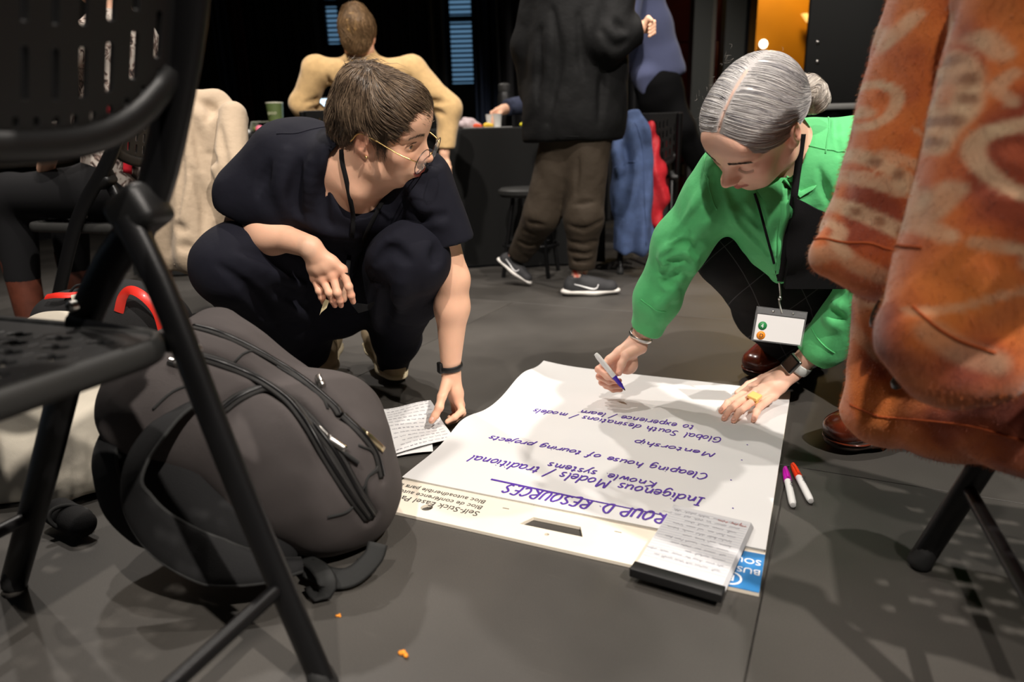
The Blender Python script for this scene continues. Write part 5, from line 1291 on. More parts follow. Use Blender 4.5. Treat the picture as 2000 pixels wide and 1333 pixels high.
# sideburn wisps in front of the ear and tufts on the crown
wr_ = np.array([h.p((.074+.003*rs.rand(), .020+.022*rs.rand(), .015+.012*rs.rand())) for _ in range(110)])
wp = np.stack([wr_+h.R@V(.002, .004, -.01)*0]+[wr_+(h.R@V(.003, .10*t_*.4, -.55*t_)*.10)+rs.normal(0, .0018, wr_.shape)*t_ for t_ in (.25, .5, .75, 1.0)], 1)
strands('sideburn', wp, .0003, HB, lw, np.ones((110, 1))*np.array((.05, .032, .02)))['kind'] = 'stuff'
cr = np.array([h.p(crown+rs.normal(0, .016, 3)*V(1, 1, .2)) for _ in range(160)]); cd = np.array([h.R@V(rs.normal(0, .6), rs.normal(.1, .6), .55) for _ in range(160)])
cp = np.stack([cr, cr+cd*.012, cr+cd*.022+h.R@V(-.004, .008, -.003), cr+cd*.026+h.R@V(-.008, .020, -.010)], 1)
strands('crown_tuft', cp, .00045, HB, lw, np.ones((160, 1))*np.array((.11, .075, .048)))['kind'] = 'stuff'
# --- glasses
gl = Loc(None, h.R, h.o, h.S); zc, yc = -.030, .112
ge = empty('eyeglasses', tuple(gl.p((0, yc, zc))), 'round thin-rimmed eyeglasses with gold temples on the navy-dressed person', 'glasses')
M['lens'] = mat('lens_glass', (.95, .95, .96), .02, alpha=.10, spec=.5)
M['dark_metal'] = mat('dark_metal', (.12, .10, .09), .3, 1.0)
for s in (1, -1):
    c = V(s*.0355, yc-.003, zc+.001); tilt = V(s*.10, 1, -.12); tilt /= np.linalg.norm(tilt); e1 = np.cross(tilt, V(0, 0, 1)); e1 /= np.linalg.norm(e1); e2 = np.cross(e1, tilt)
    ring = gl.pts([c+e1*.0285*math.cos(t)+e2*.0275*math.sin(t) for t in np.linspace(0, 2*math.pi, 41)])
    link('rim', mesh_np('rim', *tube_np(ring, .0009, 8)), M['dark_metal'], ge)
    v_, f_ = lathe_np([(.0005, .0008), (.0275*h.S, .0006), (.0275*h.S, -.0006), (.0005, -.0008)], gl.p(c), h.R@tilt, 32); link('lens', mesh_np('lens', v_, f_), M['lens'], ge)
    te = [c+e1*s*.0, V(s*.0655, yc-.012, zc+.012), V(s*.0745, yc-.045, zc+.020), V(s*.0785, .010, .004), V(s*.0780, -.018, .004), V(s*.077, -.035, -.02)]
    link('temple', mesh_np('temple', *tube_np(smooth_path(gl.pts(te[1:]), 24), .0013, 8, .0022)), M['gold'], ge)
    tube('hinge', [gl.p(V(s*.057, yc-.004, zc+.008)), gl.p(V(s*.0655, yc-.012, zc+.012))], .0012, M['gold'], ge, seg=8)
tube('bridge', gl.pts([(-.008, yc, zc+.006), (0, yc+.002, zc+.010), (.008, yc, zc+.006)]), .0010, M['gold'], ge, n=10, seg=8)
er = h.p((.0800, .004, -.040)); s = SDF(); s.ell(er, (.0028,)*3); link('earring', s.mesh('earring', .0007), M['gold'], lw)
# --- watch band on the reaching arm
def wrist_band(name, c, axis, ra, rb, w, th, m, parent, up=(0, 0, 1), gap=0.0):
    axis = np.asarray(axis, float)/np.linalg.norm(axis); e1 = np.asarray(up, float); e1 = e1-axis*(e1@axis); e1 /= np.linalg.norm(e1); e2 = np.cross(axis, e1)
    t = np.linspace(gap, 2*math.pi-gap, 48); ring = np.array([c+e1*ra*math.cos(a)+e2*rb*math.sin(a) for a in t]); nr = np.array([e1*math.cos(a)*rb+e2*math.sin(a)*ra for a in t]); nr /= np.linalg.norm(nr, axis=1)[:, None]
    return link(name, mesh_np(name, *tube_np(ring, th, 8, w/2, gap > 0, nr)), m, parent)
wc = W(880, 716, 1.543); wt = empty('wristwatch', tuple(wc), 'black fitness band on the wrist of the reaching arm in navy', 'watch')
wax = WRR-ELR+V(0, 0, 0); wax = wax/np.linalg.norm(wax)
wrist_band('strap', wc, wax+V(.15, 0, 0), .0275, .0255, .015, .0018, M['black_plastic'], wt, (1, 0, 0))
box('case', wc+V(-.024, -.010, 0), (.010, .020, .026), M['black_plastic'], wt, rot=Euler((0, 0, .5)).to_matrix(), bev=.003)
# --- lanyard with black pouch
both = union(skin, top)
la = empty('lanyard', tuple(W(700, 400, 1.42)), 'thin black lanyard hanging from the neck of the person in navy', 'lanyard')
def strap_on(sdf, px, name, m, parent, w=.010, n=50, Yf=1.42, lift=.003):
    g = smooth_path(hit(sdf, px, lift, Yf), n); nr = -np.array([ray(*px[0])]*n); nr /= np.linalg.norm(nr[0]); return link(name, mesh_np(name, *tube_np(g, .0009, 6, w/2, True, nr)), m, parent)
strap_on(both, [(667, 292), (668, 315), (676, 350), (684, 390), (690, 425), (688, 460), (682, 500), (678, 535)], 'band', M['black_cloth'], la, .011)
strap_on(both, [(748, 392), (728, 430), (712, 465), (700, 505), (692, 535)], 'band', M['black_cloth'], la, .010)
slab('pouch', [W(684, 592, 1.46), W(700, 612, 1.47), W(722, 606, 1.5), W(735, 588, 1.52), W(716, 596, 1.48)], .006, M['black_cloth'], la, up=(0, -1, 0))
fp = empty('folded_note', tuple(W(632, 600, 1.44)), 'small folded cream note held in the hand resting on the knee', 'paper')
M['cream_paper'] = mat('cream_paper', rgb(206, 190, 150), .8)
slab('flap', [W(643, 588, 1.437), W(634, 584, 1.437), W(624, 616, 1.44)], .0012, M['cream_paper'], fp, up=(0, -1, 0)); slab('flap', [W(643, 588, 1.437), W(626, 612, 1.436), W(638, 602, 1.43)], .0012, M['cream_paper'], fp, up=(.4, -.9, 0))
# ================================================================== PERSON in green, crouching and writing
gw = empty('person', tuple(F(1600, 800)), 'crouching person in a bright green shirt with tied-back silver hair', 'person')
GR = np.array([[-.647, -.57, -.507], [.714, -.217, -.666], [.27, -.793, .547]]); GO = V(.482, 1.391, .684)
sg = SDF(); hg = head_sdf(sg, GR, GO, 1.06, 'closed', 0.0)
NB = W(1585, 335, 1.50)
sg.chain([hg.p((0, -.028, -.04)), hg.p((0, -.035, -.085)), NB], [.052, .052, .062], k=.03)
GSR, GSL = W(1425, 345, 1.50), W(1672, 300, 1.52)              # shoulders
GER, GWR = W(1330, 475, 1.56), W(1250, 662, 1.655)            # writing arm
GEL, GWL = W(1715, 560, 1.52), W(1551, 722, 1.60)             # leaning arm
GP = W(1740, 570, 1.86); GCH = W(1565, 400, 1.56); GWA = W(1650, 490, 1.72)
sg.chain([NB, GCH, GWA, GP], [.08, .085, .09, .10], k=.03)
sg.chain([GSR, GER, GWR], [.045, .035, .0235], k=.02); sg.chain([GSL, GEL, GWL], [.045, .036, .0245], k=.02)
sg.cap(GSR, NB, .05, .05, k=.03); sg.cap(GSL, NB, .05, .05, k=.03)
GK1, GA1 = W(1425, 492, 1.60), W(1555, 700, 1.90); GK2, GA2 = W(1790, 650, 1.56), W(1790, 800, 1.46)
sg.chain([GP, GK1, GA1], [.06, .04, .03], k=.02); sg.chain([GP, GK2, GA2], [.06, .04, .035], k=.02)
# writing hand
kg = [W(1190, 703, 1.625), W(1186, 714, 1.64), W(1190, 724, 1.655), W(1198, 732, 1.668)]
fg3 = [[kg[0], W(1169, 722, 1.610), W(1186, 736, 1.595), W(1203, 742, 1.590)], [kg[1], W(1171, 736, 1.625), W(1190, 746, 1.61), W(1210, 744, 1.603)],
       [kg[2], W(1176, 747, 1.64), W(1194, 755, 1.625), W(1213, 756, 1.618)], [kg[3], W(1184, 753, 1.655), W(1198, 761, 1.645), W(1212, 762, 1.637)]]
th3 = [GWR+V(0, -.01, -.02), W(1222, 696, 1.61), W(1214, 712, 1.60), W(1209, 729, 1.592)]
hand(sg, GWR, kg, fg3, th3, rw=.028, fr=.0084)
sg.ell(W(1226, 712, 1.645), (.026, .026, .026), k=.02)
# leaning hand, fingers spread on the paper
zt = .0165
tips = [F(1408, 803, zt+.007), F(1414, 818, zt+.007), F(1433, 822, zt+.007), F(1472, 821, zt+.007)]
k4 = [F(1468, 757, .052), F(1478, 765, .055), F(1490, 771, .053), F(1510, 775, .047)]
p4 = [F(1437, 779, .036), F(1441, 788, .040), F(1458, 793, .040), F(1484, 795, .038)]
fg4 = [[k4[i], p4[i], (p4[i]*.45+tips[i]*.55)+V(0, 0, .006), tips[i]] for i in range(4)]
hand(sg, GWL, k4, fg4, [GWL+V(-.02, .01, -.01), F(1490, 740, .045), F(1462, 752, .030), F(1440, 768, .022)], rw=.031, fr=.0088)
Z = []
hp = np.array([hg.p(q) for q in ((.085, .02, 0), (-.085, .02, 0), (0, .128, -.04), (0, .07, -.125), (.06, .06, -.10), (-.06, .06, -.10), (0, -.02, .05), (0, .09, .05))]); a, b = around(hp, .012); Z.append((a, b, .0021))
a, b = around(np.vstack([kg]+fg3+[[GWR], th3[-1:][0]]), .018); Z.append((a, b, .0019)); a, b = around(np.vstack([k4]+fg4+[[GWL]]), .018); Z.append((a, b, .0019))
v, qd = skin_mesh(sg, .0042, Z); me = mesh_np('body', v, qd)
SK2 = np.array(rgb(238, 190, 166))
set_col(me, paint_skin(v, hg, SK2, rgb(178, 92, 84), [(p, .016, .45) for p in tips+p4+[f[1] for f in fg3]+[f[-1] for f in fg3]]+[(th3[-1], .014, .4)]))
link('body', me, M['skin'], gw)
for s in (1, -1): brow_lash(hg, sg, s, (.16, .105, .07), gw, True, 1.25)
nails([t+V(-.001, -.002, .0055) for t in tips], [tips[i]-p4[i] for i in range(4)], [V(-.2, -.45, .87)]*4, gw, .0055)
nails([th3[-1]+V(.001, -.0065, .002)], [th3[-1]-th3[-2]], [V(.1, -1, .3)], gw, .0062)
# forehead and eye lines
# --- shirt
st = SDF()
st.chain([NB, GCH, GWA, GP], [.105, .125, .125, .13], k=.04)
st.cap(GSR+V(.01, .02, 0), NB+V(0, .03, .01), .066, .072, k=.04); st.cap(GSL, NB+V(0, .03, .02), .072, .075, k=.04); st.ell(W(1640, 300, 1.62), (.10, .09, .075), k=.05); st.ell(W(1700, 330, 1.70), (.12, .10, .09), k=.05)
st.chain([GSR, GER*.35+GSR*.65+V(.005, 0, 0), GER, GER*.45+GWR*.55, W(1266, 636, 1.645)], [.068, .066, .060, .052, .042], k=.03)
st.chain([GSL, GEL, W(1602, 682, 1.585)], [.072, .062, .046], k=.03); st.cap(W(1680, 590, 1.53), W(1612, 672, 1.575), .058, .050, k=.03)
st.chain([W(1500, 400, 1.50), W(1515, 470, 1.52), W(1524, 535, 1.54)], [.085, .060, .022], k=.04)     # front hanging loose
st.cap(W(1450, 400, 1.52), W(1490, 450, 1.53), .05, .05, k=.04)
cutbox(st, W(1262, 642, 1.65), GWR-GER, .075, .05); cutbox(st, W(1588, 700, 1.59), GWL-GEL, .085, .05)
st.cap(W(1264, 630, 1.645), GWR, .033, .036, k=.003, mode='s'); st.cap(W(1598, 690, 1.585), GWL, .035, .038, k=.003, mode='s')
st.chain([hg.p((0, -.03, -.04)), hg.p((0, -.03, -.085)), W(1555, 345, 1.47), W(1540, 362, 1.45)], [.058, .060, .046, .030], k=.004, mode='s')   # neck opening
ridges(st, [[(1385, 345), (1355, 420), (1330, 450)], [(1400, 370), (1380, 430), (1345, 470)], [(1330, 470), (1300, 500), (1310, 530)], [(1305, 520), (1330, 500), (1350, 470)], [(1295, 560), (1330, 545)], [(1420, 380), (1450, 430), (1490, 480)], [(1500, 420), (1505, 480), (1515, 530)], [(1470, 390), (1440, 430)], [(1640, 640), (1610, 620)], [(1655, 600), (1625, 595)], [(1300, 560), (1320, 585)], [(1345, 500), (1355, 530)], [(1400, 300), (1385, 350)], [(1280, 600), (1300, 580)]], .015, .015, 1.55)
folds(st, [[(1395, 330), (1395, 380), (1375, 430)], [(1370, 400), (1340, 440), (1310, 470)], [(1345, 455), (1320, 490), (1290, 505)], [(1340, 490), (1315, 520), (1285, 535)], [(1330, 525), (1300, 555)], [(1430, 400), (1460, 450), (1500, 500)], [(1480, 400), (1490, 450)], [(1545, 420), (1535, 500)], [(1650, 625), (1620, 605)], [(1600, 330), (1620, 400)], [(1630, 230), (1640, 300)], [(1310, 480), (1345, 478), (1362, 500)], [(1300, 512), (1335, 512), (1352, 530)], [(1290, 548), (1325, 560)], [(1420, 360), (1440, 400), (1480, 440)]], .010, .010, 1.55)
st.disp(lambda x, y, z: .0028*sn(x, y, z, 36, 3)+.0014*sn(x, y, z, 80, 1))
M['green'] = mat('green_cotton', rgb(86, 190, 116), .75, var=.04, vscale=20, bump=.35, bscale=55, bdist=.004, sheen=.1)
link('shirt', st.mesh('shirt', .0037), M['green'], gw)
# cuffs, collar, placket, seams
def seam_on(sdf, px, name, m, parent, r=.0016, n=30, Yf=1.5, flat=None):
    g = smooth_path(hit(sdf, px, 0, Yf), n); g = project_in(sdf, g, .0004); nr = grad(sdf, g); return link(name, mesh_np(name, *tube_np(g, r, 6, flat, True, nr)), m, parent)
seam_on(st, [(1252, 585), (1275, 602), (1300, 610)], 'cuff_seam', M['green'], gw); seam_on(st, [(1585, 640), (1600, 665), (1630, 690)], 'cuff_seam', M['green'], gw)
seam_on(st, [(1378, 300), (1384, 350), (1390, 385), (1400, 410)], 'armhole_seam', M['green'], gw)
seam_on(st, [(1620, 220), (1618, 260), (1612, 300)], 'yoke_seam', M['green'], gw); seam_on(st, [(1580, 285), (1612, 292), (1650, 296)], 'yoke_seam', M['green'], gw)
def flap(name, px, th, m, parent, Yf=1.46, lift=.003, sdf=st, n=9):
    """stiff collar piece: a patch lying just off the shirt"""
    c = hit(sdf, px, lift, Yf); 
    def fn(u, v): u = u[..., None]; v = v[..., None]; p = c[0]*(1-u)*(1-v)+c[1]*u*(1-v)+c[2]*u*v+c[3]*(1-u)*v; sh_ = p.shape; q_ = p.reshape(-1, 3); f = np.minimum(sdf_eval(sdf, q_)-lift, 0); g = grad(sdf, q_); return (q_-g*f[:, None]).reshape(sh_)
    return grid_sheet(name, fn, n, n, m, parent, th)
flap('collar', [(1478, 372), (1524, 352), (1530, 385), (1500, 402)], .0022, M['green'], gw)
flap('collar', [(1530, 352), (1556, 318), (1592, 368), (1562, 386)], .0022, M['green'], gw)
seam_on(st, [(1532, 392), (1530, 440), (1524, 500), (1520, 545)], 'placket', M['green'], gw, .0014, 30, 1.5, .010)
# --- black trousers with a faint windowpane check
def check_mat():
    m = mat('black_check', (.005, .005, .0056), .85, bump=.2, bscale=300, spec=.25); nt = m.node_tree; b = nt.nodes['Principled BSDF']; tc = nt.nodes.new('ShaderNodeTexCoord')
    mp = nt.nodes.new('ShaderNodeMapping'); mp.inputs['Rotation'].default_value = (.5, .6, .3); nt.links.new(tc.outputs['Object'], mp.inputs['Vector'])
    fs = []
    for d in ('X', 'Z'):
        w = nt.nodes.new('ShaderNodeTexWave'); w.bands_direction = d; w.inputs['Scale'].default_value = 3.2; w.inputs['Distortion'].default_value = .6; nt.links.new(mp.outputs[0], w.inputs['Vector'])
        r = nt.nodes.new('ShaderNodeMapRange'); r.inputs[1].default_value = .9985; r.inputs[2].default_value = .9998; nt.links.new(w.outputs['Fac'], r.inputs[0]); fs.append(r)
    mx = nt.nodes.new('ShaderNodeMath'); mx.operation = 'MAXIMUM'; nt.links.new(fs[0].outputs[0], mx.inputs[0]); nt.links.new(fs[1].outputs[0], mx.inputs[1])
    mc = nt.nodes.new('ShaderNodeMix'); mc.data_type = 'RGBA'; mc.inputs['A'].default_value = (.005, .005, .0056, 1); mc.inputs['B'].default_value = (.06, .06, .065, 1); nt.links.new(mx.outputs[0], mc.inputs['Factor']); nt.links.new(mc.outputs['Result'], b.inputs['Base Color'])
    return m
M['check'] = check_mat()
gt = SDF()
gt.chain([GP, GP*.4+GK1*.6, GK1], [.135, .095, .072], k=.05); gt.chain([GK1, GK1*.5+GA1*.5, GA1], [.072, .072, .055], k=.05)
gt.cap(W(1560, 560, 1.75), W(1470, 510, 1.65), .085, .075, k=.04)
gt.chain([GP, W(1770, 620, 1.66), GK2], [.13, .10, .08], k=.05); gt.chain([GK2, GK2*.5+GA2*.5, GA2], [.08, .07, .055], k=.05)
gt.plane(V(.7, 1.5, .03), (0, 0, -1), k=.006)
gt.disp(lambda x, y, z: .0035*sn(x, y, z, 28, 7)+.0015*sn(x, y, z, 64, 2))
link('trousers', gt.mesh('trousers', .006), M['check'], gw)
# --- brown leather clogs
M['clog'] = mat('clog_leather', rgb(116, 48, 26), .25, var=.35, vscale=18, coat=.4, bump=.08, bscale=60, color2=rgb(70, 26, 14))
M['clog_sole'] = mat('clog_sole', (.022, .012, .008), .5, bump=.2, bscale=80)
def clog(toe, heel, parent, sc=1.0):
    toe = np.asarray(toe, float); heel = np.asarray(heel, float); d = heel-toe; d[2] = 0; L_ = np.linalg.norm(d); d /= L_; sd = V(-d[1], d[0], 0)
    B = basis(x=d, z=V(0, 0, 1)); P = lambda a, b, z: toe+d*a+sd*b+V(0, 0, z)
    s = SDF(); s.ell(P(.058, 0, .052), (.056, .050, .034), B, k=.02); s.ell(P(.10, 0, .066), (.05, .046, .040), B@R3(0, -18, 0), k=.025); s.cap(P(.03, .012, .045), P(.03, -.010, .045), .022, .022, k=.02)
    s.box(P(.02, 0, .0), (.3, .2, .026), B, .002, .004, 's'); cutbox(s, P(.148, 0, .085), d+V(0, 0, .35), .09, .06)
    s.cap(P(.155, 0, .075), P(.10, 0, .075), .042, .030, k=.003, mode='s')
    link('clog_upper', s.mesh('clog_upper', .003), M['clog'], parent)
    s = SDF(); s.chain([P(.05, 0, .020), P(.11, 0, .024), P(.19, 0, .044), P(.235, 0, .048)], [.047, .045, .036, .036], k=.02, flat=.30, n=V(0, 0, 1)); s.cap(P(.215, 0, .02), P(.225, 0, .04), .030, .034, k=.012); s.plane(P(0, 0, .001), (0, 0, -1), k=.002)
    link('clog_sole', s.mesh('clog_sole', .0035), M['clog_sole'], parent)
    st_ = np.array([P(.055+.052*math.cos(t)*-1, .0505*math.sin(t), .0285) for t in np.linspace(-1.9, 1.9, 40)]); link('welt', mesh_np('welt', *tube_np(st_, .0022, 6)), M['clog'], parent)
    for o_ in (0, .006): link('stitching', mesh_np('stitching', *tube_np(smooth_path([P(.135-o_, -.040, .062), P(.128-o_, -.024, .095), P(.124-o_, 0, .104), P(.128-o_, .024, .095), P(.135-o_, .040, .062)], 24), .0009, 6)), M['clog_sole'], parent)
clog(F(1612, 882), F(1815, 855), gw); clog(F(1463, 745), F(1600, 690), gw)
# foot in black sock inside the near clog
s = SDF(); a, b = F(1690, 870), F(1800, 858); s.cap(a*.8+b*.2+V(0, 0, .07), b+V(0, 0, .075), .034, .032, k=.02); s.cap(b+V(0, 0, .08), GA2, .032, .04, k=.02); link('sock', s.mesh('sock', .005), M['black_cloth'], gw)
s = SDF(); a, b = F(1500, 722), F(1585, 692); s.cap(a*.7+b*.3+V(0, 0, .06), b+V(0, 0, .07), .032, .03, k=.02); s.cap(b+V(0, 0, .07), GA1, .03, .04, k=.02); link('sock', s.mesh('sock', .005), M['black_cloth'], gw)
# --- silver hair: centre parting, combed back to a bun
hc2 = SDF(); H2 = Loc(hc2, hg.R, hg.o, hg.S)
H2.ell((0, -.016, .029), (.0795, .0985, .0865), k=.01); H2.ell((0, .030, .050), (.064, .056, .052), k=.03); H2.ell((0, -.06, -.01), (.062, .05, .05), k=.03)
H2.ell((0, .120, -.046), (.105, .085, .092), k=.004, mode='s')
for s in (1, -1): H2.ell((s*.085, .016, -.042), (.026, .036, .040), k=.005, mode='s'); H2.ell((s*.092, -.012, -.014), (.020, .024, .034), k=.005, mode='s')
H2.box((0, 0, -.16), (.2, .2, .095), rad=.01, k=.01, mode='s')
H2.s.poly(H2.pts([(0, .097, .042), (0, .064, .096), (0, .015, .1185), (0, -.035, .120)]), [.0022]*4, k=.005, mode='s')
hm = hc2.mesh('hair', .0026); hv = vco(hm); q = hg.inv(hv)
par = np.exp(-(q[:, 0]/.0026)**2)*(q[:, 1] > -.03)*(q[:, 2] > .03)
base = np.array((.46, .44, .43))*(1+.10*np.random.RandomState(2).randn(len(hv), 1)*.6); base = base*(1-par[:, None]*.8)+SK2[None]*.95*par[:, None]*.8
HS = hair_attr('hair_silver', .32); set_col(hm, base); link('hair', hm, HS, gw)
bun = V(-.022, -.100, -.040); rs = np.random.RandomState(9)
def flowG(P, t):
    q = hg.inv(P); sx = np.sign(q[:, 0])[:, None]; d = bun-q; d /= np.linalg.norm(d, axis=1)[:, None]
    side = np.clip((q[:, 2]-.035)/.06, 0, 1)[:, None]; out = np.concatenate([sx*1.0, 0*sx-.10, 0*sx-.5], 1)
    return (d*(1-.6*side)+out*side*.95)@hg.R.T
n = 6500; rt_ = hv[rs.choice(len(hv), n)]; q = hg.inv(rt_); keep = (np.abs(q[:, 0]) > .0022)|(q[:, 1] < -.04); keep &= ~((q[:, 2] < -.035) & (q[:, 1] > -.04)); rt_ = rt_[keep]; n = len(rt_)
tp = flow_strands(hc2, rt_, flowG, 8, rs.uniform(.006, .012, n), .0002, rs.uniform(.0006, .0022, n), rs, .05)
br = rs.rand(n, 1); cl = np.array((.18, .175, .20))*(1-br)+np.array((.80, .775, .74))*br
strands('hair_strands', tp, rs.uniform(.00035, .0008, n), HS, gw, cl)['kind'] = 'stuff'
# bun
bc = hg.p((-.034, -.108, -.048)); bs = SDF(); B2 = Loc(bs, hg.R, bc, hg.S)
for i in range(7):
    a = i*2*math.pi/7; B2.cap((.022*math.cos(a), -.004, .026*math.sin(a)), (.022*math.cos(a+.9), .006, .026*math.sin(a+.9)), .017, .016, k=.008)
B2.ell((0, -.004, 0), (.028, .022, .032), k=.01)
hb_ = bs.mesh('hair_bun', .0025); bv = vco(hb_); set_col(hb_, np.array((.46, .42, .38))*(1+.1*rs.randn(len(bv), 1)*.5)); link('hair_bun', hb_, HS, gw)
def flowB(P, t):
    q = (P-bc)@hg.R; d = np.stack([-q[:, 2], 0.25*np.sin(q[:, 0]*120), q[:, 0]], 1); return (d/(np.linalg.norm(d, axis=1)[:, None]+1e-6))@hg.R.T
rb = bv[rs.choice(len(bv), 1500)]; tp = flow_strands(bs, rb, flowB, 8, rs.uniform(.004, .008, 1500), .0002, rs.uniform(.0005, .004, 1500), rs, .15)
br = rs.rand(1500, 1); strands('bun_strands', tp, rs.uniform(.0003, .0007, 1500), HS, gw, np.array((.30, .27, .25))*(1-br)+np.array((.85, .78, .68))*br)['kind'] = 'stuff'
tie = np.array([hg.p((-.026+.024*math.cos(t), -.090, -.040+.028*math.sin(t))) for t in np.linspace(0, 2*math.pi, 30)]); link('hair_tie', mesh_np('hair_tie', *tube_np(tie, .0035, 8)), M['black_cloth'], gw)
# flyaway curls
fl = []
for i in range(40):
    a = rs.uniform(-.6, 2.4); side = rs.choice([1, 1, -1]); p0 = hg.p((side*.078*math.cos(a*.6), rs.uniform(-.08, .06), .03+.085*abs(math.sin(a)))); d = grad(hc2, p0[None])[0]; e = np.cross(d, rs.normal(0, 1, 3)); e /= np.linalg.norm(e); f2 = np.cross(d, e); R_ = rs.uniform(.003, .006)
    t = np.linspace(0, 1, 22); fl.append(np.array([p0+d*R_*1.6*u+e*R_*math.sin(u*3)+f2*R_*(1-math.cos(u*3)) for u in t]))
strands('flyaway_hair', np.array(fl), .00011, HS, gw, np.ones((40, 1))*np.array((.55, .5, .45)))['kind'] = 'stuff'
# --- things worn: bracelet, ring, watch
wa = GWR-GER; wa /= np.linalg.norm(wa); bcx = GWR-wa*.012
wrist_band('bracelet', bcx, wa, .031, .029, .011, .0014, M['steel'], gw, (.6, -.2, .2), .55)
rg = k4[2]*.45+p4[2]*.55; ra_ = p4[2]-k4[2]
M['butter'] = mat('butter_resin', rgb(240, 214, 130), .12, coat=.5)
s = SDF(); B = basis(z=V(-.1, -.25, .95), x=ra_); s.box(rg+V(0, -.002, .0115), (.0120, .0135, .0048), B, .002, .002); s.cap(rg+V(0, 0, .002), rg+V(0, 0, -.001), .0115, .0115, k=.004); link('ring', s.mesh('ring', .0011), M['butter'], gw)
wx = GWL-GEL; wx /= np.linalg.norm(wx); wc2 = GWL-wx*.016; sw = empty('smartwatch', tuple(wc2), 'square black-faced smartwatch with pale grey strap beside the green cuff', 'watch')
upw = V(-.35, -.62, .70); M['watch_grey'] = mat('watch_grey', (.52, .54, .52), .45)
wrist_band('strap', wc2, wx, .0325, .030, .024, .0016, M['watch_grey'], sw, upw)
B = basis(z=upw-wx*(upw@wx), x=wx); cw = wc2+B[:, 2]*.034
s = SDF(); s.box(cw, (.0215, .0185, .0055), B, .0045, .001); link('case', s.mesh('case', .0012), M['steel'], sw); s = SDF(); s.box(cw+B[:, 2]*.0040, (.0195, .0168, .0028), B, .0026, .001); link('screen', s.mesh('screen', .001), mat('watch_screen', (.004, .004, .004), .06), sw)
# --- lanyard and badge
bt = union(sg, st)
lb = empty('name_badge', tuple(W(1525, 640, 1.45)), 'clear badge holder with green and orange stickers hanging on a black lanyard', 'badge')
strap_on(bt, [(1474, 378), (1484, 410), (1496, 455), (1508, 500), (1520, 545)], 'lanyard_cord', M['black_cloth'], lb, .006, 50, 1.48, .007)
strap_on(bt, [(1567, 262), (1562, 300), (1556, 345), (1550, 390), (1540, 450), (1530, 510), (1524, 550)], 'lanyard_band', M['black_cloth'], lb, .016, 50, 1.48, .006)
YB = hit(bt, [(1522, 545)], .006, 1.5)[0][1]-.01
cs = [W(1478, 598, YB), W(1577, 610, YB-.01), W(1560, 676, YB-.02), W(1467, 665, YB-.01)]
bx = cs[1]-cs[0]; bw = np.linalg.norm(bx); bx /= bw; by = cs[3]-cs[0]; by -= bx*(by@bx); bh = np.linalg.norm(by); by /= bh; bn = np.cross(bx, by); bn = -bn if bn[1] > 0 else bn
BQ = lambda u, v, d=0: cs[0]+bx*bw*u+by*bh*v+bn*d
M['clear'] = mat('clear_vinyl', (.92, .94, .95), .08, trans=.9, ior=1.1)
slab('sleeve', [BQ(0, 0, .002), BQ(1, 0, .002), BQ(1, 1, .002), BQ(0, 1, .002)], .003, M['clear'], lb, up=bn)
slab('card', [BQ(.04, .22, .0028), BQ(.965, .22, .0028), BQ(.965, .96, .0028), BQ(.04, .96, .0028)], .0008, M['paper'], lb, up=bn)
slab('top_edge', [BQ(0.02, .03, .003), BQ(.98, .03, .003), BQ(.98, .19, .003), BQ(.02, .19, .003)], .0012, M['clear'], lb, up=bn)
for cx_, cy_, cc, t_, tm in ((.17, .54, rgb(40, 130, 70), '4', mat('print_white2', (.85, .85, .85), .6)), (.17, .82, rgb(235, 140, 30), 'D', M['print_dark'])):
    c = BQ(cx_, cy_, .0031); v_, f_ = lathe_np([(.0098, 0), (.0098, .0004), (.0005, .0005)], c, bn, 24); so = link('sticker', mesh_np('sticker', v_, f_), mat('sticker_'+t_, cc, .5), lb)
    text_mesh('lettering', t_, .0125, c-bx*.0038+by*.0045, bx, -by, tm, so, off=.0008)
for u in (.33, .72): c = BQ(u, .10, .0034); v_, f_ = lathe_np([(.0026, 0), (.0026, .0006), (.0005, .0007)], c, bn, 12); link('eyelet', mesh_np('eyelet', v_, f_), M['steel'], lb)
tp_ = W(1522, 552, YB); tube('clip', [tp_, W(1524, 575, YB), W(1522, 590, YB), BQ(.5, .12, .004)], .0022, M['steel'], lb, n=14, seg=8)
link('swivel', mesh_np('swivel', *lathe_np([(.002, -.005), (.0042, -.003), (.0042, .003), (.002, .005)], W(1523, 583, YB), (0, 0, 1), 12)), M['steel'], lb)
# --- black cross-body pouch at the side
c = hit(bt, [(1580, 450)], 0, 1.5)[0]
pb = empty('pouch_bag', tuple(c), 'flat black pouch hanging against the green shirt beneath the wide strap', 'bag')
flap('body', [(1547, 384), (1650, 430), (1650, 560), (1530, 560)], .010, M['black_cloth'], pb, 1.5, .007, st, 16)
# --- marker in hand
marker('marker_pen', W(1163, 691, 1.60), W(1221, 763, 1.575), .0066, M['marker_white'], M['cap_purple'], 'uncapped purple marker pen held in the writing hand', None, False)
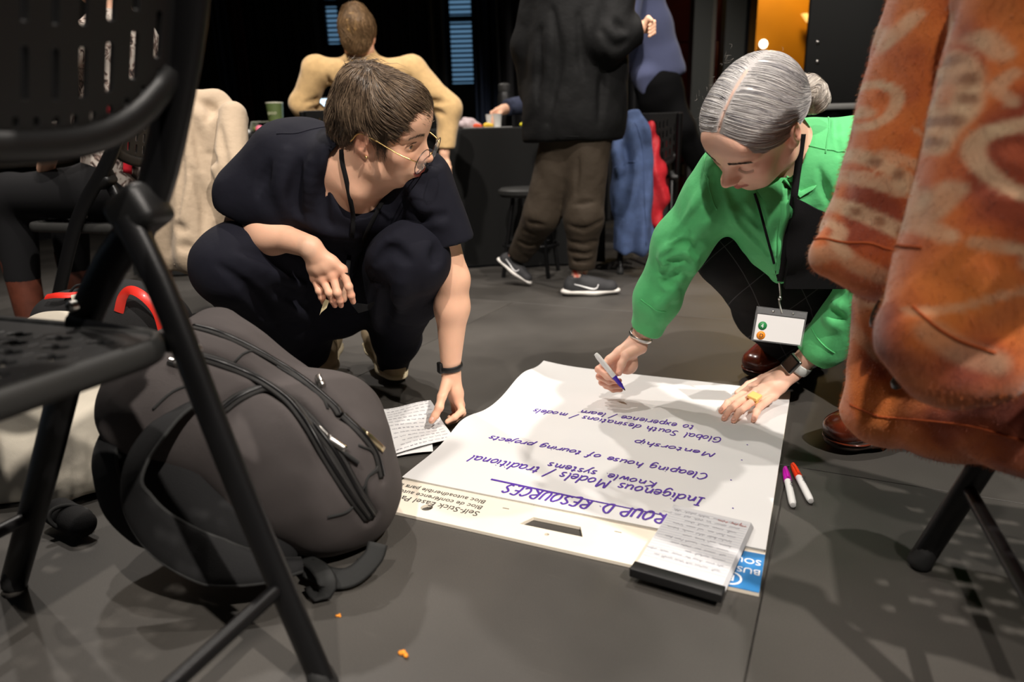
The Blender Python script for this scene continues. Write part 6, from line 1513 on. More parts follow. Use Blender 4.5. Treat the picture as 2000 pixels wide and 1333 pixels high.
# ================================================================== BLACK-CLOTHED TABLE behind
TZ = .758
tb = empty('banquet_table', (-.75, 4.3, 0), 'long table under a black floor-length cloth behind the squatting person', 'table')
box('tabletop', (-.80, 4.26, TZ-.02), (2.6, .76, .03), M['black_plastic'], tb, bev=.004)
for xx in (-1.9, .3):
    for yy in (4.0, 4.5): tube('leg', [(xx, yy, TZ-.03), (xx, yy, 0)], .016, M['black_metal'], tb)
M['tcloth'] = mat('table_cloth', (.010, .0102, .010), .9, spec=.25, bump=.3, bscale=400)
def tc_fn(u, v):
    x = -2.12+2.66*u; prof = np.clip(v*3.2, 0, 1); dn = np.clip((v-.30)/.70, 0, 1)
    y = 4.66-.80*np.clip(v/.30, 0, 1)-dn*(.03+.03*np.sin(x*9+.8*np.sin(x*3))+.018*np.sin(x*23))
    z = TZ-(TZ-.012)*dn-.0*prof
    return np.stack([x, y, z], -1)
grid_sheet('tablecloth', tc_fn, 150, 40, M['tcloth'], tb, .003)
# --- things on the table
def on_table(px, Y): p = W(px, 250, Y); return V(p[0], Y, TZ+.002)
cupc = on_table(541, 4.0)
M['cup_green'] = mat('cup_green', rgb(84, 100, 56), .55)
cp = empty('paper_cup', tuple(cupc), 'green takeaway paper cup standing on the black table', 'cup')
lathe('body', [(.034, 0), (.0345, .006), (.046, .160), (.044, .160), (.033, .008)], cupc, M['cup_green'], cp, seg=28)
lathe('rim', [(.0455, .158), (.0475, .160), (.0475, .165), (.0445, .165)], cupc, mat('cup_rim', rgb(206, 206, 186), .6), cp, seg=28)
text_mesh('print', 'ooo', .03, cupc+V(-.028, -.0435, .10), (1, 0, 0), (0, -.05, 1), mat('cup_print', rgb(190, 190, 160), .6), cp, off=.0005); 
ballc = on_table(507, 3.95); s = SDF(); s.ell(ballc+V(0, 0, .023), (.023,)*3); o = link('rubber_ball', s.mesh('rubber_ball', .004), mat('pink_rubber', rgb(226, 110, 134), .5)); tag(o, 'pink ball lying on the black table beside the green cup', 'ball')
s = SDF(); c = on_table(484, 3.95); s.ell(c+V(0, 0, .012), (.012, .012, .012)); tag(link('cotton_ball', s.mesh('cotton_ball', .003), M['white']), 'small white ball at the end of the black table', 'ball')
tc_ = on_table(528, 4.2); tr_ = empty('snack_tray', tuple(tc_), 'clear-lidded snack tray with green filling behind the pink ball', 'tray')
slab('base', [tc_+V(-.10, -.07, .02), tc_+V(.12, -.07, .02), tc_+V(.12, .07, .02), tc_+V(-.10, .07, .02)], .018, M['black_plastic'], tr_)
s = SDF(); rs = np.random.RandomState(4)
for i in range(16): s.ell(tc_+V(rs.uniform(-.08, .10), rs.uniform(-.05, .05), .034), (.02, .018, .014), k=.008)
link('filling', s.mesh('filling', .005), mat('salad', rgb(110, 120, 60), .6, var=.4, vscale=60), tr_)
slab('lid', [tc_+V(-.085, -.055, .075), tc_+V(.105, -.055, .075), tc_+V(.105, .055, .075), tc_+V(-.085, .055, .075)], .003, mat('clear_lid', (.8, .82, .7), .15, alpha=.35), tr_)
for dx, nx_ in ((-.085, -.015), (.105, .015)): slab('lid_side', [tc_+V(dx, -.055, .075), tc_+V(dx, .055, .075), tc_+V(dx+nx_, .07, .02), tc_+V(dx+nx_, -.07, .02)], .002, mat('clear_side', (.8, .82, .7), .15, alpha=.4), tr_, up=(1, 0, 0))
lc_ = on_table(622, 4.25); lp_ = empty('laptop', tuple(lc_), 'open laptop with a glowing pale blue screen on the black table', 'laptop')
box('keyboard', lc_+V(.05, -.02, .008), (.30, .21, .014), M['grey_plastic'], lp_, bev=.004)
Rl = Euler((math.radians(-14), 0, .0)).to_matrix(); box('lid', lc_+V(.05, .105, .115), (.30, .010, .20), M['grey_plastic'], lp_, rot=Rl, bev=.003)
box('screen', lc_+V(.05, .0985, .116), (.28, .003, .18), mat('screen_glow', (.5, .7, .9), .3, emit=(.55, .80, 1.0), estr=1.1), lp_, rot=Rl)
# right-hand end of the table: paper, wrapper, cups, bottle
pc = on_table(955, 4.0); slab('paper_plate', [pc+V(-.14, -.06, .004), pc+V(.13, -.06, .004), pc+V(.13, .08, .004), pc+V(-.14, .08, .004)], .004, M['white']); o = bpy.data.objects['paper_plate']; tag(o, 'flat white paper sheet at the right end of the black table', 'paper')
s = SDF(); c = on_table(912, 4.02)
for d in ((-.03, 0, .02), (.0, .01, .04), (.03, 0, .035), (.055, .0, .015), (.01, -.01, .02)): s.ell(c+V(*d), (.032, .028, .02), R3(0, 25, 30), k=.012)
s.disp(lambda x, y, z: .004*sn(x, y, z, 80, 2)); tag(link('crumpled_bag', s.mesh('crumpled_bag', .004), mat('pale_wrapper', rgb(196, 178, 180), .5)), 'crumpled pale plastic bag on the black table beside the blazer sleeve', 'wrapper')
for px, colr, nm, lab, r in ((931, rgb(226, 84, 40), 'red_candy', 'small red-orange sweet on the white paper', .016), (952, rgb(238, 196, 60), 'yellow_candy', 'small yellow sweet on the white paper', .018), (1022, rgb(226, 214, 40), 'yellow_note', 'small bright yellow block by the black jacket on the table', .016)):
    s = SDF(); c = on_table(px, 3.96); s.ell(c+V(0, 0, r*.8), (r*1.3, r, r*.8)); s.ell(c+V(r, 0, r*.7), (r, r*.8, r*.6), k=.004); tag(link(nm, s.mesh(nm, .003), mat(nm, colr, .5)), lab, 'sweet')
for px, Y, lab in ((958, 4.06, 'small white paper cup held on the table by the navy-sleeved hand'), (972, 4.0, 'translucent white cup in front of the black bottle')):
    c = on_table(px, Y); g_ = empty('small_cup', tuple(c), lab, 'cup'); lathe('body', [(.018, 0), (.025, .072), (.024, .072), (.017, .004)], c, M['white'], g_, seg=20); lathe('rim', [(.0245, .070), (.0262, .072), (.0262, .075), (.024, .075)], c, M['white'], g_, seg=20)
c = on_table(987, 4.25); bo = empty('water_bottle', tuple(c), 'black drinking bottle standing on the table behind the white cups', 'bottle')
lathe('body', [(.040, 0), (.042, .01), (.042, .18), (.034, .205)], c, M['black_plastic'], bo, seg=24); lathe('cap', [(.034, .205), (.036, .21), (.036, .245), (.030, .252), (.02, .256)], c, M['grey_plastic'], bo, seg=20)
# ================================================================== PERSON in the tan blazer
def simple_head(sdf, o, R, S): return head_sdf(sdf, R, o, S, 'closed')
bz = empty('person', (-.95, 4.0, 0), 'person in a tan wool blazer with hair in a clip facing the dark curtain', 'person')
YBZ = 3.55
sk = SDF(); HO = W(700, 68, YBZ-.02); Rb = basis(x=V(1, 0, 0), y=V(.15, .98, -.12)); Rb = np.stack([Rb[:, 0], Rb[:, 1], np.cross(Rb[:, 0], Rb[:, 1])], 1)
hz = head_sdf(sk, Rb, HO, .98, 'closed')
NK = W(705, 110, YBZ)
sk.chain([hz.p((0, -.03, -.05)), NK+V(0, .01, 0)], [.05, .055], k=.02)
BSL, BSR = W(618, 138, YBZ), W(806, 138, YBZ); BEL, BER = W(592, 205, YBZ+.02), W(876, 212, YBZ+.02); BHL, BHR = W(640, 232, YBZ+.33), W(868, 300, YBZ-.02)
BPL = W(715, 330, YBZ+.12); BPL[1] = 3.56; BPL[2] = .50
sk.chain([NK+V(0, .03, -.04), W(715, 220, YBZ+.06), BPL], [.05, .065, .09], k=.03); sk.chain([BSL, BEL, BHL], [.045, .036, .026], k=.02); sk.chain([BSR, BER, BHR], [.045, .036, .026], k=.02)
hand(sk, BHL, [BHL+V(.02+.018*i, .07, -.01) for i in range(4)], [[BHL+V(.02+.018*i, .07, -.01), BHL+V(.02+.018*i, .10, -.02), BHL+V(.02+.018*i, .12, -.035)] for i in range(4)], None)
hand(sk, BHR, [BHR+V(-.03+.018*i, -.01, -.07) for i in range(4)], [[BHR+V(-.03+.018*i, -.01, -.07), BHR+V(-.03+.018*i, -.012, -.10), BHR+V(-.03+.018*i, -.004, -.125)] for i in range(4)], None)
hipL, hipR = BPL+V(-.09, 0, -.02), BPL+V(.09, 0, -.02)
for hp_, sx in ((hipL, -1), (hipR, 1)): sk.chain([hp_, V(hp_[0]+sx*.27, 3.69, .44), V(hp_[0]+sx*.25, 3.68, .06)], [.06, .04, .032], k=.02)
v, qd = skin_mesh(sk, .009, [(*around(np.array([hz.p((0, 0, .0))]), .14), .004), (*around([BHR, BHR+V(0, 0, -.1)], .06), .004)]); me = mesh_np('body', v, qd); set_col(me, paint_skin(v, hz, SKIN*.95)); link('body', me, M['skin'], bz)
jz = SDF()
jz.chain([NK+V(0, .01, -.03), W(712, 180, YBZ+.02), W(715, 280, YBZ+.06)], [.085, .135, .125], k=.05, flat=.75, n=V(0, 1, 0)); jz.cap(BSL, BSR, .062, .062, k=.04)
jz.cap(NK+V(0, -.01, .012), NK+V(0, 0, -.03), .062, .075, k=.02)
jz.chain([BSL, BEL, W(640, 235, YBZ+.30)], [.068, .062, .046], k=.03); jz.chain([BSR, BER, W(870, 288, YBZ-.01)], [.068, .062, .046], k=.03)
cutbox(jz, W(870, 290, YBZ-.01), V(0, 0, -1), .08, .06); jz.chain([hz.p((0, -.03, -.05)), NK+V(0, .015, .012)], [.058, .058], k=.004, mode='s')
folds(jz, [[(640, 150), (652, 185), (645, 215)], [(600, 200), (625, 195), (645, 205)], [(605, 215), (630, 210)], [(800, 150), (812, 180), (830, 200)], [(830, 195), (850, 200), (870, 200)], [(845, 215), (870, 225)], [(700, 130), (702, 200)]], .014, .020, YBZ-.1)
jz.disp(lambda x, y, z: .005*sn(x, y, z, 26, 3)+.0025*sn(x, y, z, 55, 1))
M['tan'] = mat('tan_wool', rgb(196, 162, 112), .9, var=.10, vscale=40, bump=.5, bscale=260, weave=.3, wscale=900, sheen=.2)
link('blazer', jz.mesh('blazer', .008), M['tan'], bz)
pt = SDF(); pt.chain([BPL+V(0, 0, .02), BPL], [.14, .15], k=.04)
for hp_, sx in ((hipL, -1), (hipR, 1)): pt.chain([hp_, V(hp_[0]+sx*.27, 3.69, .44), V(hp_[0]+sx*.25, 3.68, .10)], [.09, .066, .052], k=.03)
pt.plane(V(BPL[0], BPL[1], .384), (0, 0, -1), k=.01, lo=BPL-V(.17, .25, .3), hi=BPL+V(.17, .14, 0))
link('trousers', pt.mesh('trousers', .012), M['black_cloth'], bz)
for sx in (-1, 1):
    c = V(hipL[0]-.25 if sx < 0 else hipR[0]+.25, 3.66, 0); s = SDF(); s.chain([c+V(0, -.04, .05), c+V(sx*.06, .07, .03)], [.045, .035], k=.02); s.plane(c, (0, 0, -1), k=.004); link('shoe', s.mesh('shoe', .008), M['black_plastic'], bz)
hz_ = SDF(); HH = Loc(hz_, hz.R, hz.o, hz.S); HH.ell((0, -.022, .024), (.085, .108, .092), k=.01); HH.ell((0, -.09, .02), (.06, .055, .055), k=.03); HH.ell((.0, -.075, .085), (.05, .045, .035), k=.03); HH.ell((0, .115, -.035), (.10, .085, .088), k=.005, mode='s'); HH.ell((0, -.06, -.05), (.06, .05, .06), k=.04); HH.box((0, 0, -.195), (.2, .2, .09), rad=.01, k=.01, mode='s')
hm = hz_.mesh('hair', .005); hv = vco(hm); HBL = hair_attr('hair_chestnut', .4); rs = np.random.RandomState(8); set_col(hm, np.array((.11, .062, .028))*(1+.4*rs.rand(len(hv), 1))); link('hair', hm, HBL, bz)
tw = V(0, -.125, .05)
def flowZ(P, t): q = hz.inv(P); d = tw-q; d[:, 2] += .06; return (d/(np.linalg.norm(d, axis=1)[:, None]+1e-6)+.3*np.stack([np.sin(q[:, 2]*60), np.zeros(len(q)), np.sin(q[:, 0]*70)], 1))@hz.R.T
rt_ = hv[rs.choice(len(hv), 2400)]; tp = flow_strands(hz_, rt_, flowZ, 6, rs.uniform(.008, .016, len(rt_)), .001, rs.uniform(.001, .010, len(rt_)), rs, .3); br = rs.rand(len(rt_), 1)
strands('hair_strands', tp, rs.uniform(.0008, .0016, len(rt_)), HBL, bz, np.array((.08, .045, .02))*(1-br)+np.array((.36, .22, .11))*br)['kind'] = 'stuff'
s = SDF(); H3 = Loc(s, hz.R, hz.o, hz.S)
for k_ in (-1, 1): H3.chain([(k_*.006, -.135, .055), (k_*.018, -.142, .025), (k_*.016, -.136, -.012), (k_*.004, -.125, -.03)], [.004, .006, .006, .004], k=.003)
H3.cap((-.008, -.136, .056), (.008, -.136, .056), .006, k=.003); link('hair_clip', s.mesh('hair_clip', .0022), mat('horn_clip', rgb(176, 138, 84), .35, var=.3, vscale=60), bz)
# chair of the blazer person
folding_chair(V(BPL[0]-.19, 3.24, 0), (0, 1), (1, 0), 'black folding chair under the person in the tan blazer', sc=.86)
# ================================================================== STANDING PERSON in black jacket and olive trousers, walking
mn = empty('person', tuple(F(1120, 575)), 'walking person in a long black jacket, olive trousers and dark sneakers', 'person')
YM = 3.08
mb = SDF(); MS, MSr = W(1070, -60, YM+.05), W(1215, -75, YM); MH = W(1125, 250, YM+.03); 
Mk1, Ma1 = W(1140, 425, YM-.03), W(1135, 530, YM); Mk2, Ma2 = W(1058, 420, YM+.06), W(1012, 500, YM+.22)
mb.chain([W(1125, -80, YM+.05), W(1130, 100, YM+.05), MH], [.10, .10, .09], k=.03); mb.chain([MH, Mk1, Ma1], [.07, .05, .032], k=.02); mb.chain([MH, Mk2, Ma2], [.07, .05, .032], k=.02)
MHd = W(1262, 48, YM-.06); mb.chain([MSr, W(1185, 85, YM-.10), W(1250, 55, YM-.07)], [.05, .04, .027], k=.02); mb.chain([MS, W(1040, 90, YM+.1), W(1045, 180, YM+.12)], [.05, .04, .03], k=.02)
hand(mb, W(1252, 52, YM-.07), [W(1268, 40+7*i, YM-.06+.01*i) for i in range(4)], [[W(1268, 40+7*i, YM-.06+.01*i), W(1277, 43+7*i, YM-.08), W(1268, 50+7*i, YM-.10)] for i in range(4)], [W(1255, 50, YM-.08), W(1266, 36, YM-.09), W(1273, 40, YM-.1)], fr=.0085)
MHO = W(1140, -200, YM); Rm = basis(x=V(0.2, -1, 0), y=V(1, .2, -.1)); Rm = np.stack([Rm[:, 0], Rm[:, 1], np.cross(Rm[:, 0], Rm[:, 1])], 1)
hmn = head_sdf(mb, Rm, MHO, 1.0, 'closed'); mb.cap(hmn.p((0, -.03, -.05)), W(1130, -75, YM), .055, .06, k=.03)
v, qd = skin_mesh(mb, .009, [(*around([W(1262, 50, YM-.07)], .07), .0035)]); me = mesh_np('body', v, qd); set_col(me, paint_skin(v, hmn, SKIN*.95)); link('body', me, M['skin'], mn)
s = SDF(); HM = Loc(s, hmn.R, hmn.o, 1.0); HM.ell((0, -.018, .03), (.08, .10, .088), k=.01); HM.ell((0, .115, -.035), (.1, .085, .088), k=.005, mode='s'); HM.box((0, 0, -.17), (.2, .2, .1), rad=.01, k=.01, mode='s'); link('hair', s.mesh('hair', .006), hair_mat('hair_dark', (.02, .014, .01)), mn)
jm = SDF()
jm.chain([W(1125, -70, YM+.03), W(1128, 100, YM+.03), W(1130, 235, YM+.03)], [.17, .205, .215], k=.05, flat=.72, n=V(0, 1, 0)); jm.cap(MS, MSr, .09, .085, k=.05)
jm.chain([MSr, W(1188, 85, YM-.11), W(1240, 60, YM-.075)], [.085, .078, .058], k=.03); jm.chain([MS, W(1036, 90, YM+.1), W(1042, 175, YM+.12)], [.085, .08, .065], k=.03)
jm.cap(W(1080, 200, YM+.05), W(1075, 262, YM+.05), .12, .12, k=.06); jm.plane(W(1120, 276, YM-.1), (0, 0, -1), k=.008); cutbox(jm, W(1250, 55, YM-.07), V(1, 0, .2), .08, .05)
folds(jm, [[(1080, 20), (1090, 120), (1070, 240)], [(1130, 30), (1140, 150)], [(1175, 60), (1200, 90), (1225, 80)], [(1200, 40), (1220, 60)], [(1180, 110), (1170, 240)], [(1055, 60), (1050, 200)]], .016, .024, YM-.15)
jm.disp(lambda x, y, z: .006*sn(x, y, z, 20, 5)+.003*sn(x, y, z, 46, 2))
M['black_jacket'] = mat('black_jacket', (.0030, .0030, .0032), .75, spec=.22, bump=.4, bscale=30, bdist=.006)
link('jacket', jm.mesh('jacket', .009), M['black_jacket'], mn)
g = smooth_path(hit(jm, [(1045, 262), (1120, 267), (1190, 266)], 0, YM-.1), 24); link('hem_seam', mesh_np('hem_seam', *tube_np(g, .0022, 6)), M['black_jacket'], mn)
ot = SDF(); ot.cap(MH+V(-.04, 0, .03), MH+V(.05, 0, .03), .13, .13, k=.05); ot.chain([MH+V(.05, -.02, 0), Mk1, W(1136, 515, YM)], [.105, .082, .062], k=.04); ot.chain([MH+V(-.04, .02, 0), Mk2, W(1018, 492, YM+.20)], [.105, .080, .060], k=.04)
cutbox(ot, W(1136, 526, YM), V(0, 0, -1), .09, .04); cutbox(ot, W(1010, 500, YM+.22), V(-.4, .35, -.85), .09, .04)
folds(ot, [[(1110, 470), (1140, 478), (1170, 470)], [(1110, 490), (1145, 497), (1168, 488)], [(1108, 508), (1140, 512), (1165, 505)], [(1110, 440), (1140, 448), (1178, 430)], [(1120, 400), (1160, 395)], [(1010, 470), (1035, 480), (1060, 470)], [(1020, 450), (1050, 460)], [(1030, 435), (1065, 440)], [(1130, 300), (1125, 380)]], .010, .012, YM-.1)
ot.disp(lambda x, y, z: .004*sn(x, y, z, 34, 1)+.002*sn(x, y, z, 70, 3))
M['olive'] = mat('olive_cotton', rgb(42, 32, 19), .85, bump=.4, bscale=50, bdist=.004)
link('trousers', ot.mesh('trousers', .0075), M['olive'], mn)
# sneakers
M['sneak'] = mat('sneaker_mesh', (.022, .022, .024), .7, bump=.5, bscale=700); M['sneak_sole'] = mat('sneaker_foam', rgb(206, 202, 196), .6); M['sneak_white'] = mat('sneaker_white', (.75, .75, .75), .5)
def sneaker(heel, toe, up, parent, L_=None):
    heel = np.asarray(heel, float); toe = np.asarray(toe, float); d = toe-heel; L_ = np.linalg.norm(d); d /= L_; up = np.asarray(up, float); up = up-d*(up@d); up /= np.linalg.norm(up); sd = np.cross(d, up); k = L_/.28
    P = lambda a, b, z: heel+(d*a+sd*b+up*z)*k
    s = SDF(); s.chain([P(.035, 0, .035), P(.14, 0, .036), P(.225, 0, .032)], [.036*k, .040*k, .038*k], k=.02); s.chain([P(.035, 0, .06), P(.055, 0, .085)], [.034*k, .036*k], k=.02); s.cap(P(.10, 0, .065), P(.17, 0, .045), .034*k, .033*k, k=.02); s.cap(P(.055, 0, .10), P(.06, 0, .14), .032*k, .034*k, k=.004, mode='s')
    s.box(P(.14, 0, -.01), (.3, .3, .032*k), basis(x=d, z=up), .002, .004, 's'); u_ = link('sneaker_upper', s.mesh('sneaker_upper', .0045), M['sneak'], parent)
    m_ = SDF(); m_.chain([P(.022, 0, .022), P(.14, 0, .016), P(.24, 0, .020)], [.040*k, .045*k, .036*k], k=.02, flat=.42, n=up); m_.box(P(.14, 0, -.2), (.4, .4, .2*k), basis(x=d, z=up), .002, .003, 's'); link('sneaker_sole', m_.mesh('sneaker_sole', .0045), M['sneak_sole'], parent)
    side = -sd if sd[1] > 0 else sd; b = (P(.0, 0, 0)-heel)*0
    o_ = lambda a, z: heel+(d*a+up*z)*k+side*.05*k
    sw_ = [o_(.045, .062), o_(.10, .040), o_(.135, .036), o_(.150, .044), o_(.158, .062), o_(.165, .040), o_(.160, .030), o_(.12, .027), o_(.075, .044)]
    pth = [o_(.045, .064), o_(.085, .050), o_(.125, .038), o_(.150, .040), o_(.162, .062)]
    pp = project_in(s, smooth_path(pth, 24), .001); link('side_stripe', mesh_np('side_stripe', *tube_np(pp, .0014*k, 6, np.r_[np.linspace(.002, .0055, 14), np.linspace(.0055, .002, 10)]*k, True, np.repeat(side[None], 24, 0))), M['sneak_white'], parent)
    for i in range(4): a = .115+.017*i; tube('lace', [P(a, -.018, .088-.011*i), P(a, 0, .096-.012*i), P(a, .018, .088-.011*i)], .0022*k, M['sneak'], parent, n=7, seg=6)
    return s
sneaker(F(1102, 578), F(1213, 574), V(0, 0, 1), mn)
hl, tl = W(972, 512, YM+.24), F(1036, 560); sneaker(hl, tl, V(.55, -.15, .8), mn)
M['sock'] = mat('sock_print', rgb(214, 190, 170), .85, color2=rgb(206, 60, 40), vscale=26)
s = SDF(); s.cap(W(1128, 560, YM), W(1133, 520, YM), .034, .036, k=.01); link('sock', s.mesh('sock', .005), M['sock'], mn)
s = SDF(); s.cap(W(1000, 515, YM+.24), W(1010, 495, YM+.22), .032, .035, k=.01); link('sock', s.mesh('sock', .005), M['sock'], mn)
# ================================================================== PERSON striding away in a blue-grey sweater
wp_ = empty('person', tuple(F(1330, 420)), 'striding person in a blue-grey sweater and black trousers beyond the jackets', 'person')
YS = 4.6
sb = SDF(); SH = W(1290, 175, YS); sb.chain([W(1240, -60, YS), W(1265, 60, YS), SH], [.12, .13, .12], k=.03)
k1, a1 = W(1330, 250, YS-.05), W(1378, 345, YS+.1); k2, a2 = W(1270, 300, YS+.15), W(1250, 385, YS+.3)
sb.chain([SH, k1, a1], [.07, .05, .035], k=.02); sb.chain([SH, k2, a2], [.07, .05, .035], k=.02); WHO = W(1215, -190, YS); Rw = basis(x=V(0, -1, 0), y=V(-.97, 0, -.2)); Rw = np.stack([Rw[:, 0], Rw[:, 1], np.cross(Rw[:, 0], Rw[:, 1])], 1); hw = head_sdf(sb, Rw, WHO, 1.0, 'closed'); sb.cap(hw.p((0, -.03, -.05)), W(1230, -80, YS), .055, .06, k=.03)
sb.chain([W(1235, -40, YS-.15), W(1225, 60, YS-.2), W(1200, 120, YS-.22)], [.045, .038, .03], k=.02)
v, qd = skin_mesh(sb, .011, []); me = mesh_np('body', v, qd); set_col(me, paint_skin(v, hw, SKIN*.9)); link('body', me, M['skin'], wp_)
s = SDF(); HM = Loc(s, hw.R, hw.o, 1.0); HM.ell((0, -.018, .03), (.08, .10, .088), k=.01); HM.ell((0, .115, -.035), (.1, .085, .088), k=.005, mode='s'); HM.box((0, 0, -.17), (.2, .2, .1), rad=.01, k=.01, mode='s'); link('hair', s.mesh('hair', .007), hair_mat('hair_dark', (.02, .014, .01)), wp_)
s = SDF(); s.chain([W(1235, -60, YS), W(1258, 60, YS), W(1285, 140, YS)], [.15, .17, .165], k=.04, flat=.8, n=V(0, 1, 0)); s.cap(W(1300, 110, YS-.02), W(1318, 138, YS-.02), .07, .05, k=.04); s.cap(W(1262, 150, YS-.06), W(1268, 180, YS-.06), .08, .05, k=.04); s.chain([W(1240, -40, YS-.14), W(1225, 60, YS-.2), W(1205, 110, YS-.22)], [.07, .062, .05], k=.03)
pz = W(1290, 168, YS); s.plane(pz, V(.45, 0, -.9), k=.01); s.disp(lambda x, y, z: .006*sn(x, y, z, 22, 4))
M['sweater'] = mat('sweater_knit', rgb(112, 120, 160), .9, bump=.5, bscale=300, weave=.3, wscale=700, sheen=.2); link('sweater', s.mesh('sweater', .010), M['sweater'], wp_)
s = SDF(); s.cap(W(1285, 165, YS), SH+V(0, 0, -.02), .15, .145, k=.04); s.chain([SH, k1, W(1375, 338, YS+.08)], [.115, .088, .062], k=.04); s.chain([SH, k2, W(1252, 380, YS+.3)], [.115, .085, .06], k=.04); s.disp(lambda x, y, z: .006*sn(x, y, z, 24, 6)); link('trousers', s.mesh('trousers', .011), M['black_cloth'], wp_)
for a_, d_ in ((a1, V(-.6, .3, -.35)), (a2, V(-1, 0, 0))):
    s = SDF(); g0 = V(a_[0], a_[1], max(a_[2]-.08, .04)); s.chain([g0, g0+d_*.17/np.linalg.norm(d_)], [.042, .035], k=.02); s.plane(V(0, 0, .004), (0, 0, -1), k=.004, lo=g0-.4, hi=g0+.4); link('shoe', s.mesh('shoe', .008), M['black_plastic'], wp_)
# ================================================================== PERSON at the table end: navy sleeve and hand
pn = empty('person', (.22, 4.75, 0), 'person in a dark navy knit reaching to a small cup on the table', 'person')
YN = 4.35
s0 = SDF(); hn = W(982, 214, YN-.25); sh_ = W(1090, 130, 4.72); el_ = W(1060, 200, YN)
s0.chain([sh_, el_, hn], [.045, .038, .028], k=.02); s0.chain([sh_, sh_+V(.15, .17, .06), sh_+V(.18, .17, -.35), sh_+V(.15, .17, -.70)], [.045, .08, .09, .07], k=.03); s0.chain([sh_+V(.13, .17, -.66), V(sh_[0]+.1, YN+.52, .3), V(sh_[0]+.1, YN+.55, .06)], [.06, .045, .035], k=.02)
kk = [W(970, 214+4*i, YN-.27) for i in range(4)]; hand(s0, hn, kk, [[kk[i], W(960, 220+4*i, YN-.30), W(962, 234+3*i, YN-.31)] for i in range(4)], [hn, W(975, 226, YN-.30), W(968, 240, YN-.31)], fr=.0088)
NHO = sh_+V(.12, .13, .30); hN2 = head_sdf(s0, Rw, NHO, 1.0, 'closed'); s0.cap(hN2.p((0, -.03, -.05)), sh_+V(.14, .17, .08), .055, .06, k=.03)
v, qd = skin_mesh(s0, .010, [(*around([hn]+kk, .06), .004)]); me = mesh_np('body', v, qd); set_col(me, paint_skin(v, hN2, SKIN*.98)); link('body', me, M['skin'], pn)
s = SDF(); s.chain([sh_, el_, W(990, 210, YN-.23)], [.075, .062, .045], k=.03); s.cap(sh_, sh_+V(.14, .17, .04), .085, .13, k=.04); s.chain([sh_+V(.14, .17, .06), sh_+V(.18, .17, -.35), sh_+V(.15, .17, -.62)], [.13, .16, .15], k=.04); cutbox(s, W(990, 211, YN-.235), hn-el_, .08, .05); s.disp(lambda x, y, z: .005*sn(x, y, z, 30, 2)); link('sweater', s.mesh('sweater', .009), mat('navy_knit', (.022, .028, .055), .9, bump=.6, bscale=160, var=.3, vscale=120), pn)
s = SDF(); s.chain([sh_+V(.13, .17, -.62), V(sh_[0]+.1, YN+.52, .3), V(sh_[0]+.1, YN+.55, .06)], [.14, .09, .06], k=.04); link('trousers', s.mesh('trousers', .012), M['black_cloth'], pn)
s = SDF(); c = V(sh_[0]+.1, YN+.52, .0); s.chain([c+V(0, 0, .04), c+V(-.12, -.05, .035)], [.042, .035], k=.02); s.plane(c, (0, 0, -1), k=.004); link('shoe', s.mesh('shoe', .009), M['black_plastic'], pn)
s = SDF(); HM = Loc(s, hN2.R, hN2.o, 1.0); HM.ell((0, -.018, .03), (.08, .10, .088), k=.01); HM.ell((0, .115, -.035), (.1, .085, .088), k=.005, mode='s'); HM.box((0, 0, -.17), (.2, .2, .1), rad=.01, k=.01, mode='s'); link('hair', s.mesh('hair', .007), hair_mat('hair_dark', (.02, .014, .01)), pn)
# ================================================================== JACKETS over a chair, stool
CD = W(1225, 400, 3.75)
folding_chair(V(CD[0]-.09, 3.53, 0), (.2, .98), (.98, -.2), 'black folding chair hung with the denim and red jackets', sc=.82, WD=.36)
M['denim'] = mat('denim', rgb(70, 88, 126), .85, var=.22, vscale=22, weave=.5, wscale=1300, bump=.3, bscale=120)
YD = 3.52
dj = SDF(); dj.chain([W(1238, 222, YD), W(1246, 260, YD-.02), W(1252, 480, YD-.05)], [.028, .05, .055], k=.04); dj.chain([W(1215, 285, YD), W(1222, 370, YD), W(1222, 485, YD)], [.045, .065, .07], k=.05); dj.chain([W(1205, 300, YD-.04), W(1210, 330, YD-.05)], [.03, .03], k=.03); dj.cap(W(1262, 270, YD), W(1266, 470, YD-.02), .025, .03, k=.03)
dj.plane(W(1230, 494, YD), V(-.1, 0, -1), k=.01); dj.disp(lambda x, y, z: .008*np.sin(x*70+2*np.sin(z*9))+.004*sn(x, y, z, 40, 1))
rd = empty('denim_jacket', tuple(V(CD[0], YD, W(1230, 494, YD)[2])), 'faded blue denim jacket hanging on a chair beside the walking person', 'jacket'); link('cloth', dj.mesh('cloth', .007), M['denim'], rd)
g = smooth_path(hit(dj, [(1240, 240), (1256, 300), (1260, 400), (1262, 480)], 0, YD-.06), 24); link('seam', mesh_np('seam', *tube_np(project_in(dj, g, .001), .003, 6)), M['denim'], rd); g = smooth_path(hit(dj, [(1200, 330), (1222, 318), (1240, 316)], 0, YD-.06), 12); link('seam', mesh_np('seam', *tube_np(project_in(dj, g, .001), .003, 6)), M['denim'], rd)
s = SDF(); s.chain([W(1270, 250, YD+.03), W(1278, 330, YD+.03), W(1290, 385, YD+.03)], [.03, .045, .045], k=.04); s.chain([W(1276, 340, YD+.03), W(1280, 435, YD+.03)], [.045, .03], k=.04); s.cap(W(1300, 370, YD+.03), W(1303, 388, YD+.03), .02, .02, k=.02); s.disp(lambda x, y, z: .007*np.sin(x*80+3*np.sin(z*14))+.003*sn(x, y, z, 50, 2))
rr_ = empty('red_jacket', tuple(W(1280, 440, YD+.03)), 'crinkled red jacket hanging behind the denim one', 'jacket'); link('cloth', s.mesh('cloth', .007), mat('red_shell', rgb(190, 34, 44), .6, var=.2, vscale=18, bump=.5, bscale=60, bdist=.005), rr_)
